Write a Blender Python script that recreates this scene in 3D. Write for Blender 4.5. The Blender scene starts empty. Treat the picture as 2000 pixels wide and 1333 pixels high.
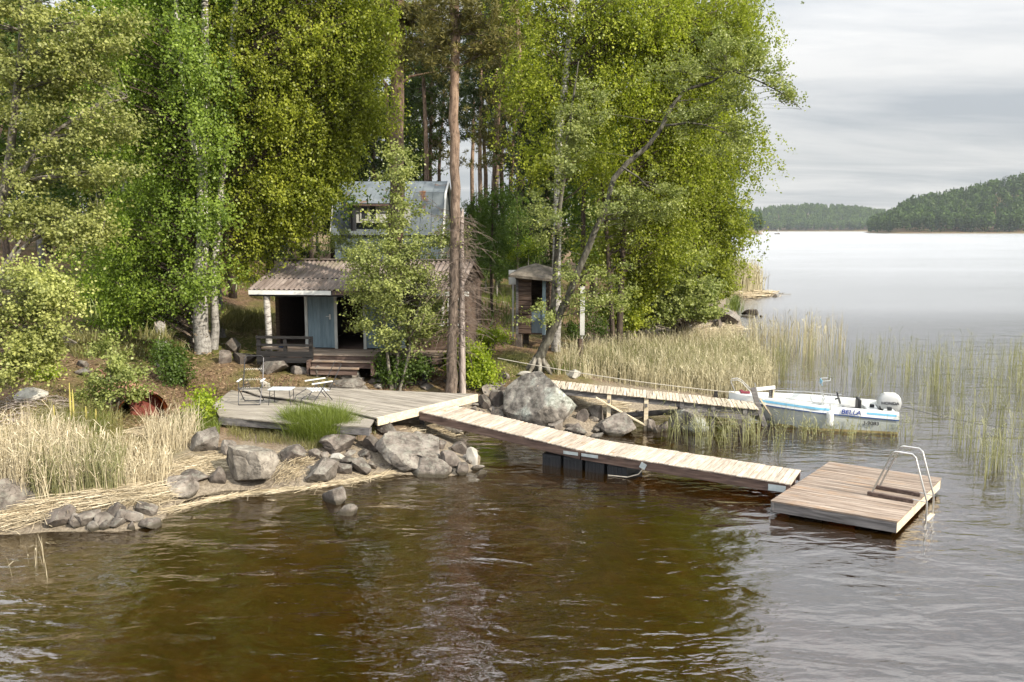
import bpy, bmesh, math, random
import numpy as np
from mathutils import Vector, Matrix

R = math.radians
SC = bpy.context.scene
COL = SC.collection
random.seed(7)
rng = np.random.default_rng(7)

# ------------------------------------------------------------------ camera
F_PX, CX, CY, CAM_H, HOR = 1640.0, 1000.0, 666.5, 5.4, 448.0
PITCH = math.atan((CY - HOR) / F_PX)
cam = bpy.data.cameras.new('camera')
cam.sensor_width = 36.0
cam.lens = 36.0 * F_PX / 2000.0
cam.clip_start = 0.1
cam.clip_end = 9000.0
cam_ob = bpy.data.objects.new('camera', cam)
cam_ob.location = (0, 0, CAM_H)
cam_ob.rotation_euler = (math.pi / 2 - PITCH, 0, 0)
COL.objects.link(cam_ob)
SC.camera = cam_ob

# ------------------------------------------------------------------ light
SUN_AZ, SUN_EL = R(-36), R(34)          # azimuth from +X towards +Y; the sun stands right of and a little behind the camera
to_sun = Vector((math.cos(SUN_EL) * math.cos(SUN_AZ), math.cos(SUN_EL) * math.sin(SUN_AZ), math.sin(SUN_EL)))
sun = bpy.data.lights.new('sun', 'SUN')
sun.energy = 5.0
sun.angle = R(0.8)
sun.color = (1.0, 0.90, 0.74)
sun_ob = bpy.data.objects.new('sun', sun)
sun_ob.rotation_euler = to_sun.to_track_quat('Z', 'Y').to_euler()
sun_ob.location = (30, -10, 40)
COL.objects.link(sun_ob)

world = bpy.data.worlds.new('World')
SC.world = world
world.use_nodes = True
nt = world.node_tree
nt.nodes.clear()
N, L = nt.nodes.new, nt.links.new
wo = N('ShaderNodeOutputWorld')
sky = N('ShaderNodeTexSky')
sky.sky_type = 'NISHITA'
sky.sun_disc = False
sky.sun_elevation = SUN_EL
sky.sun_rotation = math.pi / 2 - SUN_AZ
sky.air_density, sky.dust_density, sky.ozone_density = 1.0, 1.5, 1.0
bg1 = N('ShaderNodeBackground')
bg1.inputs['Strength'].default_value = 0.10
L(sky.outputs[0], bg1.inputs['Color'])
# a thin sheet of broken cloud over the whole sky
tc = N('ShaderNodeTexCoord')
sp = N('ShaderNodeSeparateXYZ')
L(tc.outputs['Generated'], sp.inputs[0])
ad = N('ShaderNodeMath'); ad.operation = 'MAXIMUM'; ad.inputs[1].default_value = 0.0
L(sp.outputs['Z'], ad.inputs[0])
ad2 = N('ShaderNodeMath'); ad2.operation = 'ADD'; ad2.inputs[1].default_value = 0.10
L(ad.outputs[0], ad2.inputs[0])
dx = N('ShaderNodeMath'); dx.operation = 'DIVIDE'; L(sp.outputs['X'], dx.inputs[0]); L(ad2.outputs[0], dx.inputs[1])
dy = N('ShaderNodeMath'); dy.operation = 'DIVIDE'; L(sp.outputs['Y'], dy.inputs[0]); L(ad2.outputs[0], dy.inputs[1])
cb = N('ShaderNodeCombineXYZ'); L(dx.outputs[0], cb.inputs[0]); L(dy.outputs[0], cb.inputs[1])
mp = N('ShaderNodeMapping'); mp.inputs['Scale'].default_value = (0.55, 1.15, 1.0); mp.inputs['Rotation'].default_value = (0, 0, R(-14))
L(cb.outputs[0], mp.inputs['Vector'])
n1 = N('ShaderNodeTexNoise'); n1.inputs['Scale'].default_value = 0.9; n1.inputs['Detail'].default_value = 9; n1.inputs['Roughness'].default_value = 0.56; n1.inputs['Distortion'].default_value = 0.5
L(mp.outputs[0], n1.inputs['Vector'])
cr = N('ShaderNodeValToRGB')
cr.color_ramp.elements[0].position = 0.38; cr.color_ramp.elements[0].color = (0.52, 0.548, 0.58, 1)
cr.color_ramp.elements[1].position = 0.64; cr.color_ramp.elements[1].color = (0.88, 0.87, 0.85, 1)
L(n1.outputs['Fac'], cr.inputs[0])
bg2 = N('ShaderNodeBackground')
# an overcast sky brightens steadily from the horizon towards the zenith
sq = N('ShaderNodeMath'); sq.operation = 'MULTIPLY'
L(ad.outputs[0], sq.inputs[0]); L(ad.outputs[0], sq.inputs[1])
gr = N('ShaderNodeMath'); gr.operation = 'MULTIPLY_ADD'; gr.inputs[1].default_value = 6.0; gr.inputs[2].default_value = 0.56
L(sq.outputs[0], gr.inputs[0])
mn = N('ShaderNodeMath'); mn.operation = 'MINIMUM'; mn.inputs[1].default_value = 2.4
L(gr.outputs[0], mn.inputs[0])
L(mn.outputs[0], bg2.inputs['Strength'])
L(cr.outputs[0], bg2.inputs['Color'])
mx = N('ShaderNodeMixShader'); mx.inputs[0].default_value = 0.90
L(bg1.outputs[0], mx.inputs[1]); L(bg2.outputs[0], mx.inputs[2]); L(mx.outputs[0], wo.inputs['Surface'])

vs = SC.view_settings
vs.view_transform = 'Standard'
vs.look = 'None'
vs.exposure = 0.58
vs.gamma = 1.0
vs.use_curve_mapping = False
cy = SC.cycles
cy.max_bounces = 7
cy.diffuse_bounces = 3
cy.glossy_bounces = 3
cy.transmission_bounces = 4
cy.transparent_max_bounces = 10
cy.volume_bounces = 1
cy.sample_clamp_indirect = 4.0
cy.caustics_reflective = False
cy.caustics_refractive = False
cy.use_denoising = True
cy.denoiser = 'OPENIMAGEDENOISE'
cy.use_adaptive_sampling = True
cy.adaptive_threshold = 0.02

# ------------------------------------------------------------------ helpers: where things stand
CT, ST = math.cos(PITCH), math.sin(PITCH)


def at(px, py, z=0.0):
    """point of height z on the sight line of photograph pixel (px, py)"""
    x, y = px - CX, py - CY
    t = (CAM_H - z) / (y * CT + F_PX * ST)
    return Vector((x * t, (F_PX * CT - y * ST) * t, z))


def pt(px, py, Y):
    """point at distance Y on the same sight line"""
    x, y = px - CX, py - CY
    t = Y / (F_PX * CT - y * ST)
    return Vector((x * t, Y, CAM_H - (y * CT + F_PX * ST) * t))


def mpp(Y):
    return Y / F_PX


def far(px, Y):
    return ((px - CX) / F_PX * Y, Y)


# shoreline
SHORE = [at(px, py, 0)[:2] for px, py in [
    (-900, 1330), (-300, 1090), (0, 1044), (60, 1042), (100, 1038), (250, 1038), (312, 1022), (335, 988), (390, 968), (445, 957), (555, 957),
    (600, 950), (665, 946), (740, 926), (890, 930), (935, 915), (938, 892), (915, 872), (872, 852), (900, 840), (960, 834), (1020, 838),
    (1090, 848), (1150, 852), (1190, 838), (1250, 816), (1330, 800), (1390, 778), (1425, 740), (1442, 700), (1450, 668), (1452, 640),
    (1440, 612), (1428, 597), (1440, 588), (1490, 579), (1470, 568), (1438, 560), (1425, 540), (1412, 520), (1404, 500), (1400, 480), (1400, 468)]]
SHORE += [far(1440, 800), far(1484, 885), far(1484, 1950), far(1690, 1950), far(1690, 1180), far(1730, 1060), far(2000, 1040), far(2700, 1040), (3000, 1040), (3000, 2700), (-1500, 2700), (-1500, 6.0), (-30, 6.0)]
SH = np.array(SHORE)
PROF_D = [-400, -60, -25, -12, -6, -3, -1.2, -0.4, 0, 0.6, 1.6, 3.5, 6, 10, 16, 26, 40, 80, 200, 600]
PROF_H = [-4.8, -3.8, -3.2, -2.5, -1.45, -0.66, -0.27, -0.11, 0.0, 0.22, 0.5, 0.85, 1.15, 1.65, 2.1, 2.7, 3.3, 5.0, 9, 16]


def sdist(x, y):
    x = np.asarray(x, float); y = np.asarray(y, float)
    d2 = np.full(x.shape, 1e18)
    inside = np.zeros(x.shape, bool)
    n = len(SH)
    for i in range(n):
        ax, ay = SH[i]; bx, by = SH[(i + 1) % n]
        ex, ey = bx - ax, by - ay
        t = np.clip(((x - ax) * ex + (y - ay) * ey) / (ex * ex + ey * ey + 1e-12), 0, 1)
        d2 = np.minimum(d2, (x - ax - t * ex) ** 2 + (y - ay - t * ey) ** 2)
        c = ((ay > y) != (by > y)) & (x < ex * (y - ay) / (ey if abs(ey) > 1e-12 else 1e-12) + ax)
        inside ^= c
    return np.where(inside, 1, -1) * np.sqrt(d2)


def wob(x, y, k, ph):
    return np.sin(x * k + ph) * np.cos(y * k * 1.13 + ph * 1.7) + 0.5 * np.sin(x * k * 2.3 + y * k * 1.9 + ph * 2.1)


def ground(x, y):
    x = np.asarray(x, float); y = np.asarray(y, float)
    d = sdist(x, y)
    h = np.interp(d, PROF_D, PROF_H)
    # the low reedy flat east of the old jetty
    flat = np.clip((x - 1.5) / 3.0, 0, 1) * np.clip((90 - y) / 30, 0, 1)
    h = np.where(h > 0, h * (1 - 0.5 * flat), h)
    near = np.clip((120 - y) / 60, 0, 1)
    h = h + near * np.clip(d / 2.5, 0, 1) * (0.10 * wob(x, y, 0.9, 1.0) + 0.16 * wob(x, y, 0.33, 2.0)) + near * np.clip(-d / 3, 0, 1) * 0.10 * wob(x, y, 0.8, 4.0)
    # levelled under the terrace
    m_ = np.maximum(np.abs(x + 4.6) / 4.0, np.abs(y - 21.4) / 2.35)
    f_ = np.clip((m_ - 1.0) / 0.28, 0, 1)
    h = np.where(h > .72, .72 + (h - .72) * f_, h)
    # grassy rise at the left, behind the birches
    h = h + 1.3 * np.exp(-(((x + 17) / 8.0) ** 2 + ((y - 36) / 7.0) ** 2))
    land = np.clip(d / 60, 0, 1)
    for px, Y, a, sx, sy in [(1580, 2230, 40, 260, 150), (1450, 980, 12, 60, 90)]:
        hx, hy = far(px, Y)
        h = h + land * a * np.exp(-(((x - hx) / sx) ** 2 + ((y - hy) / sy) ** 2))
    pxc = CX + F_PX * x / np.maximum(y, 1.0)
    h = h + land * np.interp(pxc, [1620, 1690, 1750, 1850, 2000, 2400], [0, 12, 25, 38, 60, 100]) * np.exp(-((y - 1290) / 150.0) ** 2)
    return h


def gz(x, y):
    return float(ground(np.array([x]), np.array([y]))[0])


def on_ground(px, py, n=13):
    """where the sight line of a pixel meets the terrain (vectorised); water counts as z = 0"""
    px = np.atleast_1d(np.asarray(px, float)); py = np.atleast_1d(np.asarray(py, float))
    xx, yy = px - CX, py - CY
    dz = yy * CT + F_PX * ST
    fw = F_PX * CT - yy * ST
    z = np.full(px.shape, 0.8)
    for i in range(n):
        t = (CAM_H - z) / dz
        zn = np.maximum(ground(xx * t, fw * t), 0.0)
        z = z + 0.7 * (zn - z)
    t = (CAM_H - z) / dz
    return np.stack([xx * t, fw * t, z], 1)


def og(px, py):
    return Vector(on_ground(px, py)[0])


# ------------------------------------------------------------------ helpers: meshes and objects
FR = {}


def link(o):
    COL.objects.link(o)
    return o


def props(o, label=None, cat=None, group=None, kind=None):
    if label: o['label'] = label
    if cat: o['category'] = cat
    if group: o['group'] = group
    if kind: o['kind'] = kind
    return o


def thing(name, label, cat, loc, rotz=0.0, group=None):
    o = link(bpy.data.objects.new(name, None))
    o.empty_display_size = 0.2
    o.location = loc
    o.rotation_euler = (0, 0, rotz)
    FR[o] = (Vector(loc), rotz)
    return props(o, label, cat, group)


class MB:
    def __init__(self):
        self.v = []
        self.f = []

    def add(self, vs, fs):
        k = len(self.v)
        self.v.extend([tuple(p) for p in vs])
        self.f.extend([tuple(i + k for i in f) for f in fs])
        return self

    def box(self, c, s, rz=0.0, M=None):
        M = M or Matrix.Rotation(rz, 3, 'Z')
        c = Vector(c)
        vs = [c + M @ Vector((x * s[0] / 2, y * s[1] / 2, z * s[2] / 2)) for x in (-1, 1) for y in (-1, 1) for z in (-1, 1)]
        return self.add(vs, [(0, 1, 3, 2), (4, 6, 7, 5), (0, 4, 5, 1), (2, 3, 7, 6), (0, 2, 6, 4), (1, 5, 7, 3)])

    def beam(self, a, b, w, h, up=(0, 0, 1)):
        a, b = Vector(a), Vector(b)
        d = (b - a)
        ln = d.length
        d.normalize()
        s = d.cross(Vector(up))
        if s.length < 1e-4: s = d.cross(Vector((1, 0, 0)))
        s.normalize()
        u = s.cross(d)
        return self.box((a + b) / 2, (ln, w, h), M=Matrix((d, s, u)).transposed())

    def tube(self, pts, r, n=6, caps=True):
        pts = [Vector(p) for p in pts]
        m = len(pts)
        if not hasattr(r, '__len__'): r = [r] * m
        k = len(self.v)
        ref = None
        for i, p in enumerate(pts):
            d = (pts[min(i + 1, m - 1)] - pts[max(i - 1, 0)])
            if d.length < 1e-9: d = Vector((0, 0, 1))
            d.normalize()
            if ref is None:
                ref = d.cross(Vector((0.31, 0.95, 0.05)))
                if ref.length < 1e-3: ref = d.cross(Vector((1, 0, 0)))
            ref = ref - d * ref.dot(d)
            ref.normalize()
            s = d.cross(ref)
            for j in range(n):
                a = 2 * math.pi * j / n
                self.v.append(tuple(p + (ref * math.cos(a) + s * math.sin(a)) * r[i]))
        for i in range(m - 1):
            for j in range(n):
                a, b = k + i * n + j, k + i * n + (j + 1) % n
                self.f.append((a, b, b + n, a + n))
        if caps:
            self.f.append(tuple(k + j for j in reversed(range(n))))
            self.f.append(tuple(k + (m - 1) * n + j for j in range(n)))
        return self

    def prism(self, poly, z0, z1):
        """polygon (counter-clockwise, list of (x,y)) between two heights"""
        n = len(poly)
        vs = [(x, y, z0) for x, y in poly] + [(x, y, z1) for x, y in poly]
        fs = [tuple(reversed(range(n))), tuple(range(n, 2 * n))] + [(i, (i + 1) % n, (i + 1) % n + n, i + n) for i in range(n)]
        return self.add(vs, fs)

    def build(self, name, mat, parent=None, local=False, smooth=False, loc=None, bevel=0.0):
        me = bpy.data.meshes.new(name)
        vs = self.v
        if parent is not None and not local and parent in FR:
            c, rz = FR[parent]
            M = Matrix.Rotation(-rz, 3, 'Z')
            vs = [tuple(M @ (Vector(p) - c)) for p in vs]
        elif loc is not None:
            c = Vector(loc)
            vs = [tuple(Vector(p) - c) for p in vs]
        me.from_pydata(vs, [], self.f)
        me.update()
        bm = bmesh.new(); bm.from_mesh(me)
        bmesh.ops.recalc_face_normals(bm, faces=bm.faces)
        if bevel:
            bmesh.ops.bevel(bm, geom=list(bm.edges), offset=bevel, segments=1, affect='EDGES')
        bm.to_mesh(me); bm.free()
        return mk(name, me, mat, parent, loc, smooth)


def mk(name, me, mat, parent=None, loc=None, smooth=False):
    if isinstance(mat, (list, tuple)):
        for m in mat: me.materials.append(m)
    elif mat and not me.materials:
        me.materials.append(mat)
    if smooth:
        me.polygons.foreach_set('use_smooth', np.ones(len(me.polygons), bool))
        if smooth != 'all': me.set_sharp_from_angle(angle=R(40))
    o = link(bpy.data.objects.new(name, me))
    if parent is not None:
        o.parent = parent
        if parent in FR: FR[o] = FR[parent]
    elif loc is not None:
        o.location = loc
    return o


def quads_mesh(name, V, tint=None):
    """V: (n,4,3) array of loose quads"""
    n = len(V)
    me = bpy.data.meshes.new(name)
    me.vertices.add(n * 4)
    me.vertices.foreach_set('co', V.reshape(-1).astype(np.float32))
    me.loops.add(n * 4)
    me.loops.foreach_set('vertex_index', np.arange(n * 4, dtype=np.int32))
    me.polygons.add(n)
    me.polygons.foreach_set('loop_start', np.arange(n, dtype=np.int32) * 4)
    me.polygons.foreach_set('loop_total', np.full(n, 4, np.int32))
    me.update(calc_edges=True)
    if tint is not None:
        a = me.attributes.new('tint', 'FLOAT', 'FACE')
        a.data.foreach_set('value', tint.astype(np.float32))
    return me


# ------------------------------------------------------------------ helpers: materials
MATS = {}


def ramp(nt, fac, cols):
    r = nt.nodes.new('ShaderNodeValToRGB')
    el = r.color_ramp.elements
    while len(el) < len(cols): el.new(0.5)
    for e, (p, c) in zip(el, cols):
        e.position = p
        e.color = (*c, 1)
    nt.links.new(fac, r.inputs[0])
    return r.outputs[0]


def noise(nt, vec, scale, detail=5, rough=0.55, dist=0.0):
    n = nt.nodes.new('ShaderNodeTexNoise')
    n.inputs['Scale'].default_value = scale
    n.inputs['Detail'].default_value = detail
    n.inputs['Roughness'].default_value = rough
    n.inputs['Distortion'].default_value = dist
    if vec: nt.links.new(vec, n.inputs['Vector'])
    return n.outputs['Fac']


def mapping(nt, vec, scale):
    m = nt.nodes.new('ShaderNodeMapping')
    m.inputs['Scale'].default_value = scale
    nt.links.new(vec, m.inputs['Vector'])
    return m.outputs[0]


def mixc(nt, fac, a, b, mode='MIX'):
    m = nt.nodes.new('ShaderNodeMix')
    m.data_type = 'RGBA'
    m.blend_type = mode
    for k, s in ((0, fac), (6, a), (7, b)):
        if hasattr(s, 'is_output'): nt.links.new(s, m.inputs[k])
        elif k == 0: m.inputs[0].default_value = s
        else: m.inputs[k].default_value = (*s, 1)
    return m.outputs[2]


def math_(nt, op, a, b=None):
    m = nt.nodes.new('ShaderNodeMath')
    m.operation = op
    for i, s in enumerate((a, b)):
        if s is None: continue
        if hasattr(s, 'is_output'): nt.links.new(s, m.inputs[i])
        else: m.inputs[i].default_value = s
    return m.outputs[0]


def rnd_scale(nt, col, lo, hi):
    """each piece its own brightness"""
    oi = nt.nodes.new('ShaderNodeObjectInfo')
    mr = nt.nodes.new('ShaderNodeMapRange')
    mr.inputs['To Min'].default_value = lo
    mr.inputs['To Max'].default_value = hi
    nt.links.new(oi.outputs['Random'], mr.inputs[0])
    cb = nt.nodes.new('ShaderNodeCombineColor')
    for i in range(3): nt.links.new(mr.outputs[0], cb.inputs[i])
    return mixc(nt, 1.0, col, cb.outputs[0], 'MULTIPLY')


def mat(name, cols, scale=3.0, stretch=(1, 1, 1), rough=0.8, bump=0.3, bscale=None, detail=6, metal=0.0, rnd=None, spec=0.3, second=None, bdist=0.02):
    """generic noise-coloured surface; cols = [(pos, rgb), ...]; second = (cols, scale, lo, hi) patches"""
    if name in MATS: return MATS[name]
    m = bpy.data.materials.new(name)
    m.use_nodes = True
    nt = m.node_tree
    b = nt.nodes['Principled BSDF']
    tc = nt.nodes.new('ShaderNodeTexCoord')
    vec = tc.outputs['Object']
    if rnd is not None:
        oi = nt.nodes.new('ShaderNodeObjectInfo')
        va = nt.nodes.new('ShaderNodeVectorMath'); va.operation = 'ADD'
        sc_ = nt.nodes.new('ShaderNodeVectorMath'); sc_.operation = 'SCALE'; sc_.inputs[0].default_value = (37.0, 53.0, 71.0)
        nt.links.new(oi.outputs['Random'], sc_.inputs['Scale'])
        nt.links.new(vec, va.inputs[0]); nt.links.new(sc_.outputs[0], va.inputs[1])
        vec = va.outputs[0]
    v = mapping(nt, vec, stretch)
    f = noise(nt, v, scale, detail)
    c = ramp(nt, f, cols)
    if second:
        c2, s2, lo, hi = second
        f2 = noise(nt, vec, s2, 4)
        mr = nt.nodes.new('ShaderNodeMapRange')
        mr.inputs['From Min'].default_value = lo; mr.inputs['From Max'].default_value = hi
        nt.links.new(f2, mr.inputs[0])
        f3 = noise(nt, vec, s2 * 7, 4)
        c = mixc(nt, mr.outputs[0], c, ramp(nt, f3, c2))
    if rnd: c = rnd_scale(nt, c, *rnd)
    nt.links.new(c, b.inputs['Base Color'])
    b.inputs['Roughness'].default_value = rough
    b.inputs['Metallic'].default_value = metal
    b.inputs['Specular IOR Level'].default_value = spec
    if bump:
        bp = nt.nodes.new('ShaderNodeBump')
        bp.inputs['Strength'].default_value = bump
        bp.inputs['Distance'].default_value = bdist
        fb = noise(nt, v, bscale or scale * 3, 6)
        nt.links.new(fb, bp.inputs['Height'])
        nt.links.new(bp.outputs[0], b.inputs['Normal'])
    MATS[name] = m
    return m


def leaf_mat(name, dark, light, trans=0.35, gloss=0.05, hue_rnd=0.12, tcol=None):
    if name in MATS: return MATS[name]
    m = bpy.data.materials.new(name)
    m.use_nodes = True
    nt = m.node_tree
    nt.nodes.clear()
    out = nt.nodes.new('ShaderNodeOutputMaterial')
    at_ = nt.nodes.new('ShaderNodeAttribute'); at_.attribute_name = 'tint'
    c = ramp(nt, at_.outputs['Fac'], [(0.0, dark), (1.0, light)])
    c = rnd_scale(nt, c, 1 - hue_rnd, 1 + hue_rnd)
    df = nt.nodes.new('ShaderNodeBsdfDiffuse'); nt.links.new(c, df.inputs['Color'])
    tr = nt.nodes.new('ShaderNodeBsdfTranslucent')
    nt.links.new(mixc(nt, 1.0, c, tcol or (1.02, 1.14, 0.55), 'MULTIPLY'), tr.inputs['Color'])
    mx = nt.nodes.new('ShaderNodeMixShader'); mx.inputs[0].default_value = trans
    nt.links.new(df.outputs[0], mx.inputs[1]); nt.links.new(tr.outputs[0], mx.inputs[2])
    gl = nt.nodes.new('ShaderNodeBsdfGlossy'); gl.inputs['Roughness'].default_value = 0.42
    gl.inputs['Color'].default_value = (0.9, 0.95, 0.85, 1)
    m2 = nt.nodes.new('ShaderNodeMixShader'); m2.inputs[0].default_value = gloss
    nt.links.new(mx.outputs[0], m2.inputs[1]); nt.links.new(gl.outputs[0], m2.inputs[2])
    nt.links.new(m2.outputs[0], out.inputs['Surface'])
    MATS[name] = m
    return m


def plain(name, col, rough=0.5, metal=0.0, spec=0.4, rnd=None):
    c2 = tuple(min(1, x * 1.12) for x in col)
    c1 = tuple(x * 0.86 for x in col)
    return mat(name, [(0.3, c1), (0.7, c2)], scale=9, rough=rough, metal=metal, bump=0.05, spec=spec, rnd=rnd)
# ------------------------------------------------------------------ materials of the setting
def ground_material():
    m = bpy.data.materials.new('forest_ground')
    m.use_nodes = True
    nt = m.node_tree
    b = nt.nodes['Principled BSDF']
    b.inputs['Roughness'].default_value = 0.95
    b.inputs['Specular IOR Level'].default_value = 0.1
    geo = nt.nodes.new('ShaderNodeNewGeometry')
    P = geo.outputs['Position']
    sx = nt.nodes.new('ShaderNodeSeparateXYZ'); nt.links.new(P, sx.inputs[0])
    litter = ramp(nt, noise(nt, P, 9, 8, 0.7), [(0.3, (0.055, 0.036, 0.024)), (0.5, (0.15, 0.098, 0.062)), (0.7, (0.27, 0.19, 0.12))])
    grass = ramp(nt, noise(nt, P, 5, 7, 0.65), [(0.3, (0.045, 0.055, 0.015)), (0.6, (0.12, 0.12, 0.035)), (0.8, (0.22, 0.19, 0.08))])
    sand = ramp(nt, noise(nt, P, 14, 8, 0.7), [(0.3, (0.10, 0.082, 0.062)), (0.5, (0.22, 0.185, 0.142)), (0.75, (0.36, 0.31, 0.24))])
    bed = ramp(nt, noise(nt, P, 1.7, 8, 0.65, 0.6), [(0.28, (0.07, 0.05, 0.018)), (0.45, (0.19, 0.15, 0.07)), (0.62, (0.30, 0.235, 0.11)), (0.78, (0.44, 0.35, 0.19))])
    weed = ramp(nt, noise(nt, P, 0.9, 6, 0.6), [(0.45, (0.05, 0.07, 0.012)), (0.75, (0.16, 0.15, 0.035))])
    mrw = nt.nodes.new('ShaderNodeMapRange'); mrw.inputs['From Min'].default_value = 0.52; mrw.inputs['From Max'].default_value = 0.66
    nt.links.new(noise(nt, P, 0.55, 5, 0.6), mrw.inputs[0])
    bed = mixc(nt, mrw.outputs[0], bed, weed)
    g1 = nt.nodes.new('ShaderNodeMapRange'); g1.inputs['From Min'].default_value = 0.47; g1.inputs['From Max'].default_value = 0.60
    nt.links.new(noise(nt, P, 0.23, 5, 0.6), g1.inputs[0])
    c = mixc(nt, g1.outputs[0], litter, grass)
    zz = math_(nt, 'ADD', sx.outputs['Z'], math_(nt, 'MULTIPLY', math_(nt, 'SUBTRACT', noise(nt, P, 1.3, 5), 0.5), 0.7))
    s1 = nt.nodes.new('ShaderNodeMapRange'); s1.inputs['From Min'].default_value = 0.75; s1.inputs['From Max'].default_value = 0.35
    nt.links.new(zz, s1.inputs[0])
    c = mixc(nt, s1.outputs[0], c, sand)
    s2 = nt.nodes.new('ShaderNodeMapRange'); s2.inputs['From Min'].default_value = 0.02; s2.inputs['From Max'].default_value = -0.12
    nt.links.new(sx.outputs['Z'], s2.inputs[0])
    c = mixc(nt, s2.outputs[0], c, bed)
    nt.links.new(c, b.inputs['Base Color'])
    bp = nt.nodes.new('ShaderNodeBump'); bp.inputs['Strength'].default_value = 0.9; bp.inputs['Distance'].default_value = 0.06
    nt.links.new(noise(nt, P, 7, 8, 0.7), bp.inputs['Height'])
    nt.links.new(bp.outputs[0], b.inputs['Normal'])
    return m


def water_material():
    m = bpy.data.materials.new('lake_water')
    m.use_nodes = True
    nt = m.node_tree
    nt.nodes.clear()
    out = nt.nodes.new('ShaderNodeOutputMaterial')
    geo = nt.nodes.new('ShaderNodeNewGeometry')
    P = geo.outputs['Position']
    rot = nt.nodes.new('ShaderNodeMapping'); rot.inputs['Rotation'].default_value = (0, 0, R(14)); rot.inputs['Scale'].default_value = (0.55, 1.35, 1)
    nt.links.new(P, rot.inputs['Vector'])
    rot2 = nt.nodes.new('ShaderNodeMapping'); rot2.inputs['Rotation'].default_value = (0, 0, R(-22)); rot2.inputs['Scale'].default_value = (0.6, 1.25, 1)
    nt.links.new(P, rot2.inputs['Vector'])
    h1 = noise(nt, rot.outputs[0], 0.85, 3, 0.5, 0.5)
    h2 = noise(nt, rot2.outputs[0], 3.1, 3, 0.5, 0.4)
    h3 = noise(nt, rot.outputs[0], 9.0, 2, 0.5)
    # ripples come in patches
    pm = nt.nodes.new('ShaderNodeMapRange'); pm.inputs['From Min'].default_value = 0.38; pm.inputs['From Max'].default_value = 0.66
    pm.inputs['To Min'].default_value = 0.45; pm.inputs['To Max'].default_value = 1.25
    nt.links.new(noise(nt, P, 0.16, 4), pm.inputs[0])
    h = math_(nt, 'ADD', math_(nt, 'MULTIPLY', h1, 0.62), math_(nt, 'MULTIPLY', math_(nt, 'MULTIPLY', h2, 0.30), pm.outputs[0]))
    h = math_(nt, 'ADD', h, math_(nt, 'MULTIPLY', math_(nt, 'MULTIPLY', h3, 0.035), pm.outputs[0]))
    # the open lake lies calmer than the water by the shore
    sy = nt.nodes.new('ShaderNodeSeparateXYZ'); nt.links.new(P, sy.inputs[0])
    cm = nt.nodes.new('ShaderNodeMapRange'); cm.inputs['From Min'].default_value = 18; cm.inputs['From Max'].default_value = 60
    cm.inputs['To Min'].default_value = 1.0; cm.inputs['To Max'].default_value = 0.16
    nt.links.new(sy.outputs['Y'], cm.inputs[0])
    h = math_(nt, 'MULTIPLY', h, cm.outputs[0])
    bp = nt.nodes.new('ShaderNodeBump'); bp.inputs['Strength'].default_value = 1.0; bp.inputs['Distance'].default_value = 0.13
    nt.links.new(h, bp.inputs['Height'])
    nrm = bp.outputs[0]
    fr = nt.nodes.new('ShaderNodeFresnel'); fr.inputs['IOR'].default_value = 1.7
    nt.links.new(nrm, fr.inputs['Normal'])
    gl = nt.nodes.new('ShaderNodeBsdfGlossy'); rg_ = nt.nodes.new('ShaderNodeMapRange'); rg_.inputs['From Min'].default_value = 20; rg_.inputs['From Max'].default_value = 60
    rg_.inputs['To Min'].default_value = 0.035; rg_.inputs['To Max'].default_value = 0.24
    nt.links.new(sy.outputs['Y'], rg_.inputs[0])
    wp = nt.nodes.new('ShaderNodeMapRange'); wp.inputs['From Min'].default_value = 0.35; wp.inputs['From Max'].default_value = 0.65; wp.inputs['To Min'].default_value = 0.92; wp.inputs['To Max'].default_value = 1.08
    nt.links.new(noise(nt, mapping(nt, P, (0.012, 0.05, 1)), 1.0, 5, 0.6), wp.inputs[0])
    nt.links.new(math_(nt, 'MULTIPLY', rg_.outputs[0], wp.outputs[0]), gl.inputs['Roughness'])
    gl.inputs['Color'].default_value = (1, 1, 1, 1)
    nt.links.new(nrm, gl.inputs['Normal'])
    tp = nt.nodes.new('ShaderNodeBsdfTransparent')
    df = nt.nodes.new('ShaderNodeBsdfDiffuse'); df.inputs['Color'].default_value = (0.040, 0.020, 0.003, 1)
    mb = nt.nodes.new('ShaderNodeMixShader'); mb.inputs[0].default_value = 0.30
    nt.links.new(tp.outputs[0], mb.inputs[1]); nt.links.new(df.outputs[0], mb.inputs[2])
    ms = nt.nodes.new('ShaderNodeMixShader')
    nt.links.new(math_(nt, 'POWER', fr.outputs[0], 0.80), ms.inputs[0]); nt.links.new(mb.outputs[0], ms.inputs[1]); nt.links.new(gl.outputs[0], ms.inputs[2])
    nt.links.new(ms.outputs[0], out.inputs['Surface'])
    va = nt.nodes.new('ShaderNodeVolumeAbsorption')
    va.inputs['Color'].default_value = (0.78, 0.48, 0.08, 1)
    va.inputs['Density'].default_value = 1.05
    nt.links.new(va.outputs[0], out.inputs['Volume'])
    return m


# ------------------------------------------------------------------ ground: one sheet from under the lake to the far hills
def graded(lo, core0, core1, hi, step, grow):
    xs = list(np.arange(core0, core1 + step * 0.5, step))
    s, x = step, xs[-1]
    while x < hi:
        s *= grow; x += s; xs.append(min(x, hi))
    s, x = step, xs[0]
    left = []
    while x > lo:
        s *= grow; x -= s; left.append(max(x, lo))
    return np.array(left[::-1] + xs)


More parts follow.
